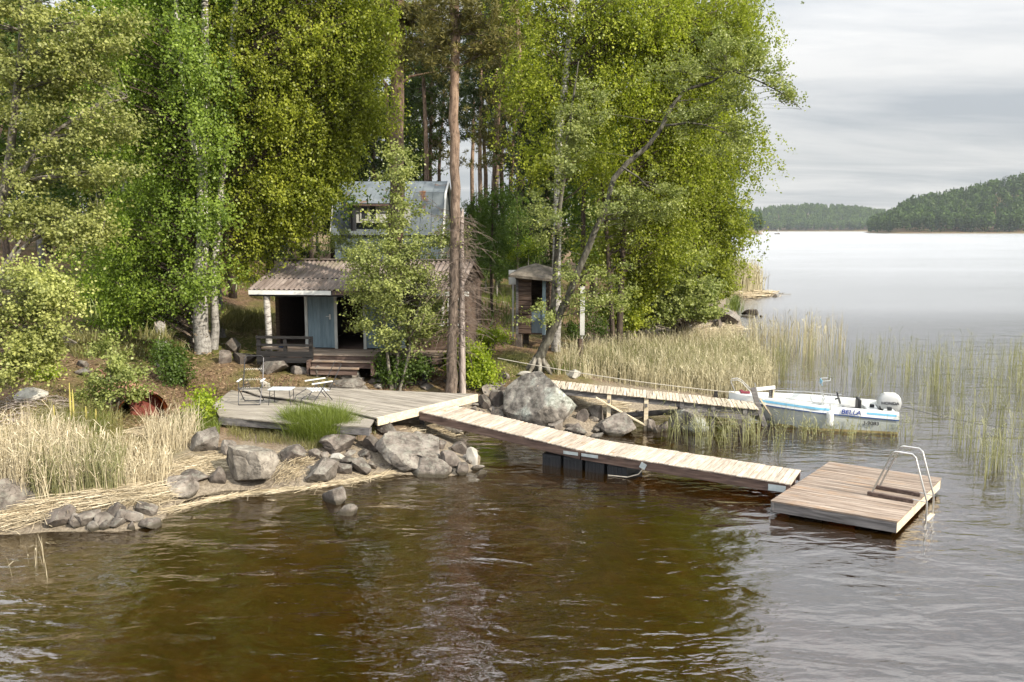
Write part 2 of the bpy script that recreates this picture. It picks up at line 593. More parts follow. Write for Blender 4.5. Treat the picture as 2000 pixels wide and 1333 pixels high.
def grid_mesh(name, xs, ys, zf):
    X, Y = np.meshgrid(xs, ys)
    Z = zf(X.ravel(), Y.ravel())
    V = np.stack([X.ravel(), Y.ravel(), Z], 1)
    nx, ny = len(xs), len(ys)
    i = (np.arange(ny - 1)[:, None] * nx + np.arange(nx - 1)[None]).ravel()
    Fc = np.stack([i, i + 1, i + 1 + nx, i + nx], 1).astype(np.int32)
    me = bpy.data.meshes.new(name)
    me.vertices.add(len(V)); me.vertices.foreach_set('co', V.reshape(-1).astype(np.float32))
    me.loops.add(len(Fc) * 4); me.loops.foreach_set('vertex_index', Fc.reshape(-1))
    me.polygons.add(len(Fc))
    me.polygons.foreach_set('loop_start', np.arange(len(Fc), dtype=np.int32) * 4)
    me.polygons.foreach_set('loop_total', np.full(len(Fc), 4, np.int32))
    me.update(calc_edges=True)
    return me


GX = graded(-1400, -16, 18, 2800, 0.24, 1.065)
GY = graded(-60, 8, 40, 2650, 0.24, 1.05)
M_GROUND = ground_material()
g = mk('ground', grid_mesh('ground', GX, GY, lambda x, y: ground(x, y)), M_GROUND, smooth='all')
props(g, kind='structure')

wb = MB().box((700, 1290, -4.0), (4180, 2690, 8.0))
w = wb.build('lake', water_material())
props(w, kind='structure')

# ------------------------------------------------------------------ far shore: woods that read as one mass
def far_wood(name, label, pxr, Yr, n, hr, seed, decid=0.35):
    r = np.random.default_rng(seed)
    V = []; T = []
    px = r.uniform(*pxr, n); Y = Yr[0] + (Yr[1] - Yr[0]) * r.random(n) ** 1.3
    X = (px - CX) / F_PX * Y
    d = sdist(X, Y)
    ok = d > 1.0
    X, Y = X[ok], Y[ok]
    Z = ground(X, Y)
    for x, y, z in zip(X, Y, Z):
        hgt = r.uniform(*hr)
        dec = r.random() < decid
        tone = r.random()
        k = 72
        if dec:
            wd = hgt * r.uniform(0.17, 0.26)
            c = r.normal(size=(k, 3)); c /= np.linalg.norm(c, axis=1)[:, None]
            c *= r.uniform(0.6, 1.0, (k, 1))
            p = np.stack([x + c[:, 0] * wd, y + c[:, 1] * wd, z + hgt * 0.62 + c[:, 2] * hgt * 0.38], 1)
            sz = wd * 0.40
            tn = 0.45 + 0.45 * tone
        else:
            wd = hgt * r.uniform(0.11, 0.17)
            t = r.random(k) ** 0.7
            a = r.uniform(0, 2 * math.pi, k)
            rr = wd * (1.02 - t) * r.uniform(0.55, 1.0, k)
            p = np.stack([x + np.cos(a) * rr, y + np.sin(a) * rr, z + hgt * (0.06 + 0.94 * t)], 1)
            sz = wd * (0.50 - 0.32 * t)[:, None]
            tn = 0.05 + 0.4 * tone
        u = r.normal(size=(k, 3)); u /= np.linalg.norm(u, axis=1)[:, None]
        w2 = r.normal(size=(k, 3)); w2 -= u * (u * w2).sum(1)[:, None]; w2 /= np.linalg.norm(w2, axis=1)[:, None]
        if not dec:
            u[:, 2] -= 0.7; u /= np.linalg.norm(u, axis=1)[:, None]
        V.append(np.stack([p - u * sz, p + w2 * sz * 0.7, p + u * sz, p - w2 * sz * 0.7], 1))
        T.append(np.clip(tn + r.normal(0, 0.10, k), 0, 1))
    V = np.concatenate(V); T = np.concatenate(T)
    c = V.reshape(-1, 3).mean(0); c[2] = 0
    me = quads_mesh(name, V - c, T)
    o = mk(name, me, leaf_mat('far_leaves', (0.020, 0.044, 0.018), (0.095, 0.150, 0.040), 0.25, 0.01), None, Vector(c))
    return props(o, label, 'forest', None, 'stuff')


far_wood('far_wood', 'tall mixed forest covering the hill across the lake', (1668, 2320), (1045, 1400), 2600, (17, 25), 3, 0.38)
far_wood('far_wood', 'low bluish forest along the most distant shore of the lake', (1470, 1720), (1955, 2330), 1500, (17, 25), 4, 0.5)
far_wood('far_wood', 'green wooded point ending just beside the birches', (1330, 1486), (800, 960), 320, (17, 24), 5, 0.75)

# pale shore strip and a lone rock far out
# ------------------------------------------------------------------ the air over the lake
hm = bpy.data.materials.new('haze_air')
hm.use_nodes = True
hm.node_tree.nodes.clear()
ho = hm.node_tree.nodes.new('ShaderNodeOutputMaterial')
pv = hm.node_tree.nodes.new('ShaderNodeVolumePrincipled')
pv.inputs['Color'].default_value = (0.80, 0.88, 1.0, 1)
pv.inputs['Density'].default_value = 0.00006
hm.node_tree.links.new(pv.outputs[0], ho.inputs['Volume'])
hz = MB().box((700, 1290, 67), (4260, 2780, 154)).build('haze', hm)
props(hz, 'thin bluish haze lying over the lake', 'haze', None, 'stuff')
# ------------------------------------------------------------------ bark
def birch_bark():
    m = bpy.data.materials.new('birch_bark')
    m.use_nodes = True
    nt = m.node_tree
    b = nt.nodes['Principled BSDF']; b.inputs['Roughness'].default_value = 0.75; b.inputs['Specular IOR Level'].default_value = 0.25
    tc = nt.nodes.new('ShaderNodeTexCoord')
    v = mapping(nt, tc.outputs['Object'], (1.2, 1.2, 4.5))
    f = noise(nt, v, 3.2, 6, 0.65, 0.3)
    c = ramp(nt, f, [(0.36, (0.035, 0.03, 0.028)), (0.45, (0.26, 0.24, 0.22)), (0.53, (0.62, 0.60, 0.56)), (0.8, (0.76, 0.74, 0.70))])
    # rough dark bark at the foot, carried higher to paint in the shade there
    sx = nt.nodes.new('ShaderNodeSeparateXYZ'); nt.links.new(tc.outputs['Object'], sx.inputs[0])
    mr = nt.nodes.new('ShaderNodeMapRange'); mr.inputs['From Min'].default_value = 5.0; mr.inputs['From Max'].default_value = 0.6; mr.inputs['To Max'].default_value = 0.8
    nt.links.new(sx.outputs['Z'], mr.inputs[0])
    dk = ramp(nt, noise(nt, mapping(nt, tc.outputs['Object'], (6, 6, 2.0)), 3, 6, 0.7), [(0.35, (0.04, 0.036, 0.032)), (0.65, (0.32, 0.308, 0.295))])
    c = mixc(nt, mr.outputs[0], c, dk)
    nt.links.new(c, b.inputs['Base Color'])
    bp = nt.nodes.new('ShaderNodeBump'); bp.inputs['Strength'].default_value = 0.5; bp.inputs['Distance'].default_value = 0.02
    nt.links.new(f, bp.inputs['Height']); nt.links.new(bp.outputs[0], b.inputs['Normal'])
    return m


def pine_bark():
    m = bpy.data.materials.new('pine_bark')
    m.use_nodes = True
    nt = m.node_tree
    b = nt.nodes['Principled BSDF']; b.inputs['Roughness'].default_value = 0.9; b.inputs['Specular IOR Level'].default_value = 0.15
    tc = nt.nodes.new('ShaderNodeTexCoord')
    v = mapping(nt, tc.outputs['Object'], (2.2, 2.2, 0.8))
    f = noise(nt, v, 5, 7, 0.7, 0.4)
    up = ramp(nt, f, [(0.33, (0.085, 0.058, 0.042)), (0.5, (0.23, 0.16, 0.115)), (0.7, (0.38, 0.28, 0.20))])
    lo = ramp(nt, f, [(0.33, (0.035, 0.028, 0.024)), (0.52, (0.14, 0.11, 0.09)), (0.72, (0.27, 0.22, 0.18))])
    sx = nt.nodes.new('ShaderNodeSeparateXYZ'); nt.links.new(tc.outputs['Object'], sx.inputs[0])
    mr = nt.nodes.new('ShaderNodeMapRange'); mr.inputs['From Min'].default_value = 4.0; mr.inputs['From Max'].default_value = 8.5
    nt.links.new(sx.outputs['Z'], mr.inputs[0])
    nt.links.new(mixc(nt, mr.outputs[0], lo, up), b.inputs['Base Color'])
    bp = nt.nodes.new('ShaderNodeBump'); bp.inputs['Strength'].default_value = 0.8; bp.inputs['Distance'].default_value = 0.03
    nt.links.new(f, bp.inputs['Height']); nt.links.new(bp.outputs[0], b.inputs['Normal'])
    return m


B_BIRCH = birch_bark()
B_PINE = pine_bark()
B_ALDER = mat('alder_bark', [(0.3, (0.05, 0.043, 0.035)), (0.5, (0.15, 0.135, 0.11)), (0.7, (0.30, 0.285, 0.25))], scale=5, stretch=(2, 2, 0.7), rough=0.9, bump=0.7)
B_LEAN = mat('dark_alder_bark', [(0.3, (0.028, 0.025, 0.02)), (0.5, (0.075, 0.07, 0.055)), (0.72, (0.17, 0.165, 0.135))], scale=5, stretch=(2, 2, 0.7), rough=0.9, bump=0.7)
B_DEAD = mat('dead_wood', [(0.3, (0.16, 0.13, 0.115)), (0.6, (0.38, 0.33, 0.30)), (0.8, (0.55, 0.50, 0.46))], scale=5, stretch=(3, 3, 0.5), rough=0.9, bump=0.6)
B_DARK = mat('dark_bark', [(0.3, (0.025, 0.02, 0.016)), (0.6, (0.085, 0.065, 0.05)), (0.8, (0.16, 0.12, 0.09))], scale=5, stretch=(2, 2, 0.6), rough=0.95, bump=0.6)

B_TWIG = mat('brown_twig_bark', [(0.3, (0.05, 0.036, 0.028)), (0.6, (0.12, 0.092, 0.072)), (0.8, (0.22, 0.18, 0.15))], scale=5, rough=0.9, bump=0.3)
LF_BIRCH = leaf_mat('birch_leaves', (0.109, 0.172, 0.031), (0.316, 0.414, 0.069), 0.48, 0.018)
LF_BIRCH2 = leaf_mat('fresh_birch_leaves', (0.134, 0.174, 0.025), (0.431, 0.465, 0.062), 0.48, 0.018)
LF_YEL = leaf_mat('yellow_green_leaves', (0.122, 0.145, 0.023), (0.336, 0.371, 0.053), 0.48, 0.018)
LF_ALDER = leaf_mat('alder_leaves', (0.153, 0.190, 0.059), (0.398, 0.436, 0.144), 0.38, 0.018)
LF_OLIVE = leaf_mat('olive_alder_leaves', (0.174, 0.197, 0.067), (0.454, 0.473, 0.160), 0.38, 0.018)
LF_GREEN = leaf_mat('dark_green_leaves', (0.045, 0.080, 0.018), (0.125, 0.190, 0.034), 0.43, 0.018)
LF_BUSH = leaf_mat('bright_bush_leaves', (0.144, 0.208, 0.021), (0.359, 0.431, 0.034), 0.48, 0.018)
LF_PINE = leaf_mat('pine_needles', (0.067, 0.069, 0.022), (0.202, 0.176, 0.054), 0.23, 0.018)
LF_SPRUCE = leaf_mat('spruce_needles', (0.024, 0.040, 0.015), (0.079, 0.106, 0.034), 0.23, 0.018)


# ------------------------------------------------------------------ foliage
def unit(a):
    return a / (np.linalg.norm(a, axis=1)[:, None] + 1e-9)


def leaf_quads(P, A, Lf, W, r, face=None):
    """rhombic leaves at P pointing along A"""
    n = len(P)
    A = unit(A)
    # blades turn their faces up and outwards
    F = r.normal(size=(n, 3)) * 0.6 + (0 if face is None else face)
    B = unit(np.cross(F, A) + 1e-4)
    s = r.uniform(0.7, 1.25, (n, 1))
    l, w = Lf * s, W * s
    return np.stack([P, P + A * l * 0.45 + B * w * 0.5, P + A * l, P + A * l * 0.45 - B * w * 0.5], 1)


def clump(c, style, n, size, r, out):
    """leaf positions and directions of one spray around c; out = unit vector away from the stem"""
    if style == 'birch':           # hanging strands
        k = max(3, n // 16)
        st = c + r.normal(0, 1, (k, 3)) * np.array([0.85, 0.85, 0.55]) * size
        ln = r.uniform(0.25, 1.25, k) * size * 1.2
        i = r.integers(0, k, n)
        t = r.random(n)
        sway = r.normal(0, 0.38, (k, 2)) + out[None, :2] * 0.35
        P = st[i] + np.stack([sway[i, 0] * t * ln[i], sway[i, 1] * t * ln[i], -t * ln[i]], 1) + r.normal(0, 0.07, (n, 3))
        A = r.normal(size=(n, 3)) + np.array([0, 0, -0.7])
    elif style == 'alder':         # flat sprays reaching outwards
        k = max(3, n // 14)
        d = unit(out[None] * 0.9 + r.normal(0, 0.55, (k, 3)) * np.array([1, 1, 0.45]))
        ln = r.uniform(0.4, 1.5, k) * size * 1.2
        i = r.integers(0, k, n)
        t = r.random(n) ** 0.8
        P = c + d[i] * (t * ln[i])[:, None] + r.normal(0, 0.07, (n, 3))
        A = d[i] * 0.5 + r.normal(size=(n, 3)) * np.array([1, 1, 0.7])
    elif style == 'pine':          # tufted pads
        k = max(4, n // 26)
        st = c + r.normal(0, 1, (k, 3)) * np.array([0.8, 0.8, 0.28]) * size
        i = r.integers(0, k, n)
        A = unit(r.normal(size=(n, 3)) + np.array([0, 0, 0.5]))
        P = st[i] + A * 0.03
    else:                          # rounded bush
        P = c + r.normal(0, 0.6, (n, 3)) * size
        A = r.normal(size=(n, 3)) + np.array([0, 0, 0.3])
    return P, A


def branch(mb, a, c, r0, sag, r, n=4):
    a, c = Vector(a), Vector(c)
    m1 = a.lerp(c, 0.35) + Vector((r.normal(0, .08), r.normal(0, .08), sag * 0.7)) * (c - a).length * 0.5
    m2 = a.lerp(c, 0.7) + Vector((r.normal(0, .06), r.normal(0, .06), sag)) * (c - a).length * 0.4
    mb.tube([a, m1, m2, c], [r0, r0 * 0.7, r0 * 0.45, r0 * 0.18], n, caps=False)


def grow(root, trunks, lobes, style, leafm, bark, seed, leaf=(0.085, 0.065), per=70, csize=0.42, tone=0.0, br=0.03, asc=0.45, limb_from=None, twigs=True, sides=9):
    """trunks: list of [(x,y,z,r)...]; lobes: [(centre, (rx,ry,rz), clumps)] in world metres"""
    r = np.random.default_rng(seed)
    mb = MB()
    mbr = MB()
    allp = []
    for tr in trunks:
        # refine path a little
        P = [Vector(p[:3]) for p in tr]; rad = [p[3] for p in tr]
        Q, q = [], []
        for i in range(len(P) - 1):
            for s in (0, .33, .67):
                j = Vector((r.normal(0, .1), r.normal(0, .1), 0)) * rad[i] * (1 if 0 < s else 0)
                Q.append(P[i].lerp(P[i + 1], s) + j); q.append(rad[i] * (1 - s) + rad[i + 1] * s)
        Q.append(P[-1]); q.append(rad[-1])
        mb.tube(Q, q, sides)
        allp += [(v, w_) for v, w_ in zip(Q, q)]
    TP = np.array([v[:] for v, _ in allp]); TR = np.array([w_ for _, w_ in allp])
    LV, LT = [], []
    for (c, rad, k) in lobes:
        c = np.array(c[:]); rad = np.array(rad)
        for _ in range(k):
            d = r.normal(size=3); d /= np.linalg.norm(d)
            q = c + d * rad * (r.random() ** 0.42)
            hd = np.hypot(TP[:, 0] - q[0], TP[:, 1] - q[1])
            score = np.abs(TP[:, 2] - (q[2] - asc * hd)) + 0.35 * hd
            i = int(np.argmin(score + r.random(len(TP)) * 0.5))
            out = q - TP[i]
            nrm = np.linalg.norm(out) + 1e-6
            if twigs and nrm > 0.25:
                branch(mbr, TP[i], q, min(br * (0.35 + 0.22 * nrm), TR[i] * 0.6), 0.10 if style == 'birch' else 0.04, r, 4 if nrm > 1 else 3)
            n = int(per * r.uniform(0.55, 1.45))
            P, A = clump(q, style, n, csize * r.uniform(0.75, 1.3), r, out / nrm)
            LV.append(leaf_quads(P, A, leaf[0], leaf[1], r, np.array([out[0] / nrm, out[1] / nrm, 0.55])))
            LT.append(np.clip(0.5 + tone + r.normal(0, 0.2) + r.normal(0, 0.13, n), 0, 1))
    mb.build('trunk', bark, root, smooth='all')
    if mbr.v: props(mbr.build('branches', B_TWIG if bark in (B_BIRCH, B_PINE, B_DARK) else bark, root), kind='stuff')
    if LV:
        V = np.concatenate(LV)
        cc, _ = FR[root]
        me = quads_mesh('crown', V - np.array(cc[:]), np.concatenate(LT))
        mk('crown', me, leafm, root)
    return root


def T(pts, Y, r0=None):
    """trunk from pixels: [(px,py,radius_m[,Y])]"""
    out = []
    for p in pts:
        y = p[3] if len(p) > 3 else Y
        v = pt(p[0], p[1], y)
        out.append((v.x, v.y, v.z, p[2]))
    return out


def LB(lst, Y, depth=1.0, k=1.0):
    """lobes from pixels: [(px,py,rx_px,rz_px,clumps[,Y])]"""
    out = []
    for p in lst:
        y = p[5] if len(p) > 5 else Y
        s = mpp(y)
        out.append((pt(p[0], p[1], y), (p[2] * s, max(0.5, 0.5 * (p[2] + p[3]) * s * depth), p[3] * s), int(p[4] * k + .5)))
    return out


def foot(tr, sink=0.25):
    """set the first trunk point into the ground; returns base"""
    x, y, z, r = tr[0]
    z0 = gz(x, y)
    tr.insert(0, (x + (x - tr[1][0]) * 0.1, y, z0 - sink, r * 1.25))
    return Vector((x, y, z0))


# ---- main birch clump by the terrace
t1 = T([(398, 708, 0.30), (392, 650, 0.235), (391, 560, 0.205), (397, 440, 0.175), (396, 330, 0.15), (402, 180, 0.125), (400, 60, 0.11), (402, -120, 0.08), (405, -330, 0.06), (407, -470, 0.02)], 25.9)
t1b = T([(396, 340, 0.12), (372, 255, 0.095), (356, 150, 0.085), (346, 40, 0.075), (338, -120, 0.05), (330, -280, 0.02)], 25.9)
b = foot(t1)
rt = thing('birch_tree', 'thick grey-barked birch trunk with dense green crown left of the blue-doored hut', 'tree', b)
grow(rt, [t1, t1b], LB([
    (300, 40, 130, 100, 60), (255, 190, 115, 95, 60), (395, 190, 95, 110, 40), (330, 330, 110, 90, 55), (285, 470, 95, 85, 52), (240, 560, 80, 65, 36),
    (315, 575, 62, 60, 34), (385, 430, 60, 50, 14), (330, -120, 150, 110, 50), (440, -60, 110, 110, 35), (350, -260, 120, 90, 25), (300, -400, 130, 100, 24), (440, -430, 120, 100, 22), (392, 410, 34, 40, 8, 25.0), (415, 255, 38, 56, 9, 25.1), (395, 110, 42, 60, 10, 25.0), (425, 515, 30, 26, 4, 25.2), (370, 560, 26, 26, 4, 25.2)], 26.5, 0.8, 1.2),
    'birch', LF_BIRCH, B_BIRCH, 11, leaf=(0.086, 0.066), per=215, csize=0.44, br=0.03)

t2 = T([(414, 702, 0.17), (421, 640, 0.125), (416, 560, 0.115), (424, 470, 0.105), (438, 300, 0.10), (450, 160, 0.10), (457, 40, 0.095), (468, -120, 0.07), (480, -330, 0.05), (485, -440, 0.02)], 26.2)
b = foot(t2)
rt = thing('birch_tree', 'white birch whose bright weeping crown hangs down to the hut roof', 'tree', b)
grow(rt, [t2], LB([
    (560, 60, 120, 110, 75), (640, 90, 95, 95, 60), (690, 150, 62, 70, 30), (600, 215, 95, 85, 62), (535, 215, 80, 95, 48), (650, 260, 55, 60, 26), (550, 335, 80, 80, 58), (605, 340, 55, 60, 34),
    (505, 415, 50, 60, 26), (560, 420, 50, 45, 24), (470, 500, 34, 40, 10), (480, 120, 70, 110, 36), (600, -100, 140, 110, 50), (500, -260, 130, 100, 32), (690, -30, 70, 70, 26), (715, 60, 40, 60, 20), (705, 210, 34, 50, 14), (560, -380, 130, 100, 24)], 26.5, 0.9, 1.2),
    'birch', LF_BIRCH2, B_BIRCH, 12, leaf=(0.084, 0.064), per=215, csize=0.42, br=0.03, tone=0.05)

t3 = T([(431, 652, 0.15), (427, 590, 0.13), (420, 500, 0.115), (410, 380, 0.10), (402, 250, 0.09), (398, 120, 0.085), (404, 0, 0.07), (410, -200, 0.03)], 28.2)
b = foot(t3)
rt = thing('birch_tree', 'white birch standing just behind the thick grey-barked birch', 'tree', b)
grow(rt, [t3], LB([(410, 60, 90, 110, 26), (440, 250, 70, 80, 20), (380, 350, 60, 50, 12), (430, -120, 110, 100, 22), (475, 380, 45, 60, 16)], 28.0), 'birch', LF_BIRCH, B_BIRCH, 13, per=100, csize=0.5)

t4 = T([(376, 690, 0.085), (368, 600, 0.075), (359, 500, 0.07), (351, 400, 0.065), (346, 300, 0.06), (336, 150, 0.055), (328, 0, 0.045), (320, -150, 0.02)], 26.6)
b = foot(t4)
rt = thing('birch_tree', 'slim pale birch between the jagged stump and the thick birch', 'tree', b)
grow(rt, [t4], LB([(320, 220, 70, 90, 20), (350, 60, 80, 90, 20), (300, 390, 60, 70, 16), (335, -80, 80, 90, 16)], 26.5), 'birch', LF_BIRCH, B_BIRCH, 14, per=95, csize=0.45)

t5 = T([(285, 640, 0.075), (287, 540, 0.065), (283, 430, 0.06), (278, 300, 0.055), (270, 120, 0.05), (262, -60, 0.03)], 28.5)
b = foot(t5)
rt = thing('birch_tree', 'thin young birch with a greenish stem left of the jagged stump', 'tree', b)
grow(rt, [t5], LB([(260, 320, 85, 80, 28), (230, 440, 80, 70, 26), (280, 180, 80, 90, 26), (240, 60, 90, 90, 28), (190, 520, 60, 50, 16), (260, -90, 100, 80, 20), (300, 540, 66, 56, 26), (235, 590, 60, 40, 20), (330, 470, 56, 56, 18)], 28.3), 'birch', LF_BIRCH, B_ALDER, 15, leaf=(0.09, 0.07), per=150, csize=0.5)

# ---- alders at the left edge
t6 = T([(-40, 770, 0.16), (-30, 640, 0.13), (-10, 480, 0.12), (20, 300, 0.10), (40, 120, 0.09), (50, -60, 0.06), (60, -250, 0.045), (60, -440, 0.02)], 21.5)
t6b = T([(-25, 560, 0.07), (60, 470, 0.05), (150, 430, 0.035), (210, 425, 0.015)], 21.5)
t6c = T([(0, 400, 0.07), (90, 270, 0.05), (170, 215, 0.035), (250, 190, 0.015)], 21.5)
b = foot(t6)
rt = thing('alder_tree', 'olive-leaved alder reaching wide branches in from the picture edge beside the birches', 'tree', b)
grow(rt, [t6, t6b, t6c], LB([
    (70, 60, 110, 75, 40), (40, 160, 95, 75, 38), (150, 150, 70, 50, 26), (120, 260, 90, 45, 30), (40, 330, 70, 45, 22), (180, 345, 70, 32, 22),
    (150, 440, 75, 34, 26), (60, 430, 70, 38, 22), (190, 60, 70, 60, 20), (60, -90, 140, 90, 34), (220, 240, 50, 36, 14), (40, -260, 170, 110, 30), (-160, -120, 140, 170, 30), (-60, -420, 170, 100, 24), (140, -400, 120, 90, 16)], 21.5, 0.8, 1.15),
    'alder', LF_OLIVE, B_ALDER, 16, leaf=(0.080, 0.064), per=120, csize=0.46, br=0.026, asc=0.15)

t7 = T([(-70, 800, 0.10), (-50, 700, 0.085), (-20, 600, 0.07), (10, 520, 0.05), (40, 470, 0.02)], 19.0)
t7b = T([(-45, 690, 0.06), (20, 640, 0.045), (90, 640, 0.03), (150, 670, 0.012)], 19.0)
b = foot(t7)
rt = thing('alder_tree', 'low spreading alder with pale leaves hanging over the straw-coloured reeds', 'tree', b)
grow(rt, [t7, t7b], LB([(40, 560, 85, 50, 36), (90, 590, 60, 40, 24), (30, 630, 75, 40, 28), (70, 680, 72, 34, 28), (20, 720, 55, 32, 18), (110, 660, 38, 24, 10), (-40, 600, 70, 80, 20)], 19.0, 0.8, 1.05),
    'alder', LF_OLIVE, B_ALDER, 17, leaf=(0.074, 0.06), per=100, csize=0.42, br=0.022, asc=0.15)

# ---- big pines
def pine_crown(lst, Y): return LB(lst, Y, 0.9)

p1 = T([(770, 545, 0.36), (772, 430, 0.33), (774, 330, 0.31), (776, 220, 0.29), (777, 120, 0.27), (779, 20, 0.25), (781, -120, 0.20), (784, -320, 0.10), (786, -420, 0.03)], 37.0)
p1b = T([(772, 320, 0.12), (762, 270, 0.10), (757, 215, 0.09), (754, 165, 0.07), (735, 140, 0.03)], 37.0)
p1c = T([(775, 170, 0.07), (800, 150, 0.055), (850, 140, 0.02)], 37.0)
b = foot(p1)
rt = thing('pine_tree', 'thick orange-barked pine rising behind the metal-roofed house', 'tree', b)
grow(rt, [p1, p1b, p1c], pine_crown([(760, 125, 42, 26, 16), (800, 40, 60, 34, 22), (740, 20, 46, 36, 20), (830, 90, 42, 22, 13), (780, -60, 90, 50, 34), (730, 60, 36, 26, 12), (845, 20, 46, 30, 14), (790, -190, 120, 80, 34), (785, -320, 90, 60, 20)], 37.0),
    'pine', LF_PINE, B_PINE, 21, leaf=(0.20, 0.035), per=230, csize=0.55, br=0.05, asc=0.2, sides=12)

p2 = T([(882, 712, 0.15), (885, 600, 0.135), (888, 500, 0.135), (889, 400, 0.135), (888, 300, 0.135), (887, 200, 0.13), (889, 100, 0.125), (886, 0, 0.14), (890, -140, 0.10), (893, -300, 0.03)], 23.9)
b = foot(p2)
rt = thing('pine_tree', 'straight pine with a bare lit trunk standing at the gable end of the hut', 'tree', b)
grow(rt, [p2], pine_crown([(885, 70, 58, 22, 10), (935, 45, 56, 22, 10), (960, 85, 40, 20, 7), (830, 95, 42, 20, 8), (900, -10, 80, 36, 10), (850, 10, 60, 30, 6), (940, 110, 36, 16, 6), (890, -130, 80, 60, 7), (890, -220, 60, 50, 5), (860, 130, 26, 14, 4)], 23.9),
    'pine', LF_PINE, B_PINE, 22, leaf=(0.16, 0.026), per=190, csize=0.42, br=0.04, asc=0.1, sides=12)
# dead lower limbs of that pine
mb = MB()
rr = np.random.default_rng(5)
for i in range(105):
    y0 = rr.uniform(415, 690)
    a = pt(888, y0, 23.9)
    d = Vector((rr.normal(0, 1), rr.normal(0, 1), rr.uniform(-0.7, 0.25))).normalized() * rr.uniform(0.4, 1.15)
    branch(mb, a, a + d, rr.uniform(0.006, 0.016), -0.1, rr, 4)
    for j in range(3):
        s = a + d * rr.uniform(0.4, 0.95)
        e = d * 0.35 + Vector((rr.normal(0, .25), rr.normal(0, .25), rr.normal(-.15, .2)))
        mb.tube([s, s + e * 0.6, s + e + Vector((0, 0, -0.06))], [0.007, 0.005, 0.003], 3, caps=False)
for i in range(70):
    a = pt(892, rr.uniform(420, 640), 24.0)
    d = Vector((abs(rr.normal(.55, .35)), rr.normal(0, .5), rr.uniform(-.75, .15)))
    e = a + d * rr.uniform(.5, 1.15)
    branch(mb, a, e, rr.uniform(0.004, 0.010), -0.15, rr, 3)
    for j in range(4):
        s = a.lerp(e, rr.uniform(0.4, 1))
        g = Vector((rr.normal(.12, .16), rr.normal(0, .16), rr.normal(-.16, .12)))
        mb.tube([s, s + g * .6, s + g], [0.005, 0.004, 0.002], 3, caps=False)
props(mb.build('dead_branches', mat('dead_twigs', [(0.3, (0.06, 0.045, 0.036)), (0.6, (0.15, 0.118, 0.096)), (0.8, (0.26, 0.215, 0.18))], scale=6, rough=.9, bump=.3), rt), kind='stuff')

# ---- alder in front of the hut
a1 = T([(764, 756, 0.055), (757, 700, 0.045), (752, 640, 0.04), (745, 580, 0.035), (735, 520, 0.03), (715, 470, 0.012)], 24.3)
a2 = T([(772, 758, 0.06), (778, 690, 0.05), (781, 620, 0.045), (784, 540, 0.04), (780, 460, 0.035), (778, 380, 0.025), (776, 300, 0.012)], 24.4)
a3 = T([(782, 757, 0.045), (797, 700, 0.04), (806, 640, 0.035), (825, 580, 0.03), (850, 520, 0.012)], 24.2)
b = foot(a2)
foot(a1); foot(a3)
rt = thing('alder_tree', 'young many-stemmed alder screening the second blue door of the hut', 'tree', b)
grow(rt, [a1, a2, a3], LB([
    (765, 560, 75, 45, 30), (728, 500, 45, 34, 15), (815, 600, 55, 42, 22), (790, 500, 62, 42, 24), (775, 430, 38, 34, 13), (840, 545, 36, 28, 9),
    (740, 620, 42, 36, 13), (780, 660, 52, 30, 15), (830, 640, 36, 26, 10), (778, 360, 22, 34, 9), (777, 310, 13, 24, 5), (850, 470, 34, 32, 8), (720, 560, 36, 26, 9)], 24.3, 0.9, 1.7),
    'alder', LF_ALDER, B_ALDER, 23, leaf=(0.074, 0.057), per=80, csize=0.40, br=0.014, asc=0.3, tone=0.12)

# ---- leaning alder and its upright stem
l1 = T([(1052, 700, 0.172), (1066, 672, 0.144), (1082, 640, 0.129), (1110, 580, 0.113), (1142, 500, 0.105), (1165, 445, 0.098), (1182, 410, 0.094), (1199, 349, 0.086), (1225, 319, 0.082), (1262, 289, 0.074), (1289, 255, 0.066), (1311, 210, 0.058), (1337, 176, 0.051), (1390, 161, 0.039), (1420, 140, 0.027), (1484, 139, 0.017), (1545, 150, 0.006)], 26.4)
l1b = T([(1437, 141, 0.03), (1487, 161, 0.022), (1530, 184, 0.014), (1566, 214, 0.006)], 26.3)
l1c = T([(1300, 246, 0.04), (1345, 240, 0.03), (1376, 244, 0.02), (1420, 262, 0.008)], 26.2)
l1d = T([(1215, 327, 0.035), (1245, 345, 0.025), (1270, 370, 0.01)], 26.0)
l2 = T([(1070, 665, 0.101), (1080, 600, 0.094), (1085, 520, 0.086), (1090, 430, 0.078), (1102, 340, 0.066), (1108, 270, 0.055), (1120, 190, 0.035), (1130, 120, 0.016)], 26.7)
b = foot(l1, 0.1)
rt = thing('alder_tree', 'leaning dark alder arching from the old jetty out over the lake', 'tree', b)
grow(rt, [l1, l1b, l1c, l1d, l2], LB([
    (1500, 150, 42, 26, 8), (1440, 190, 46, 40, 12), (1540, 185, 22, 18, 4), (1400, 110, 60, 40, 16), (1480, 110, 36, 26, 7), (1350, 230, 50, 34, 14), (1430, 265, 44, 36, 11),
    (1270, 390, 60, 50, 18), (1210, 420, 55, 50, 14), (1120, 300, 40, 60, 14), (1070, 420, 40, 60, 13), (1110, 560, 36, 40, 8), (1190, 560, 40, 60, 12), (1140, 220, 45, 50, 14), (1060, 620, 26, 30, 5), (1330, 140, 60, 40, 12)], 26.3, 0.9, 1.4),
    'alder', LF_ALDER, B_LEAN, 24, leaf=(0.08, 0.062), per=95, csize=0.36, br=0.016, asc=0.1, sides=10)

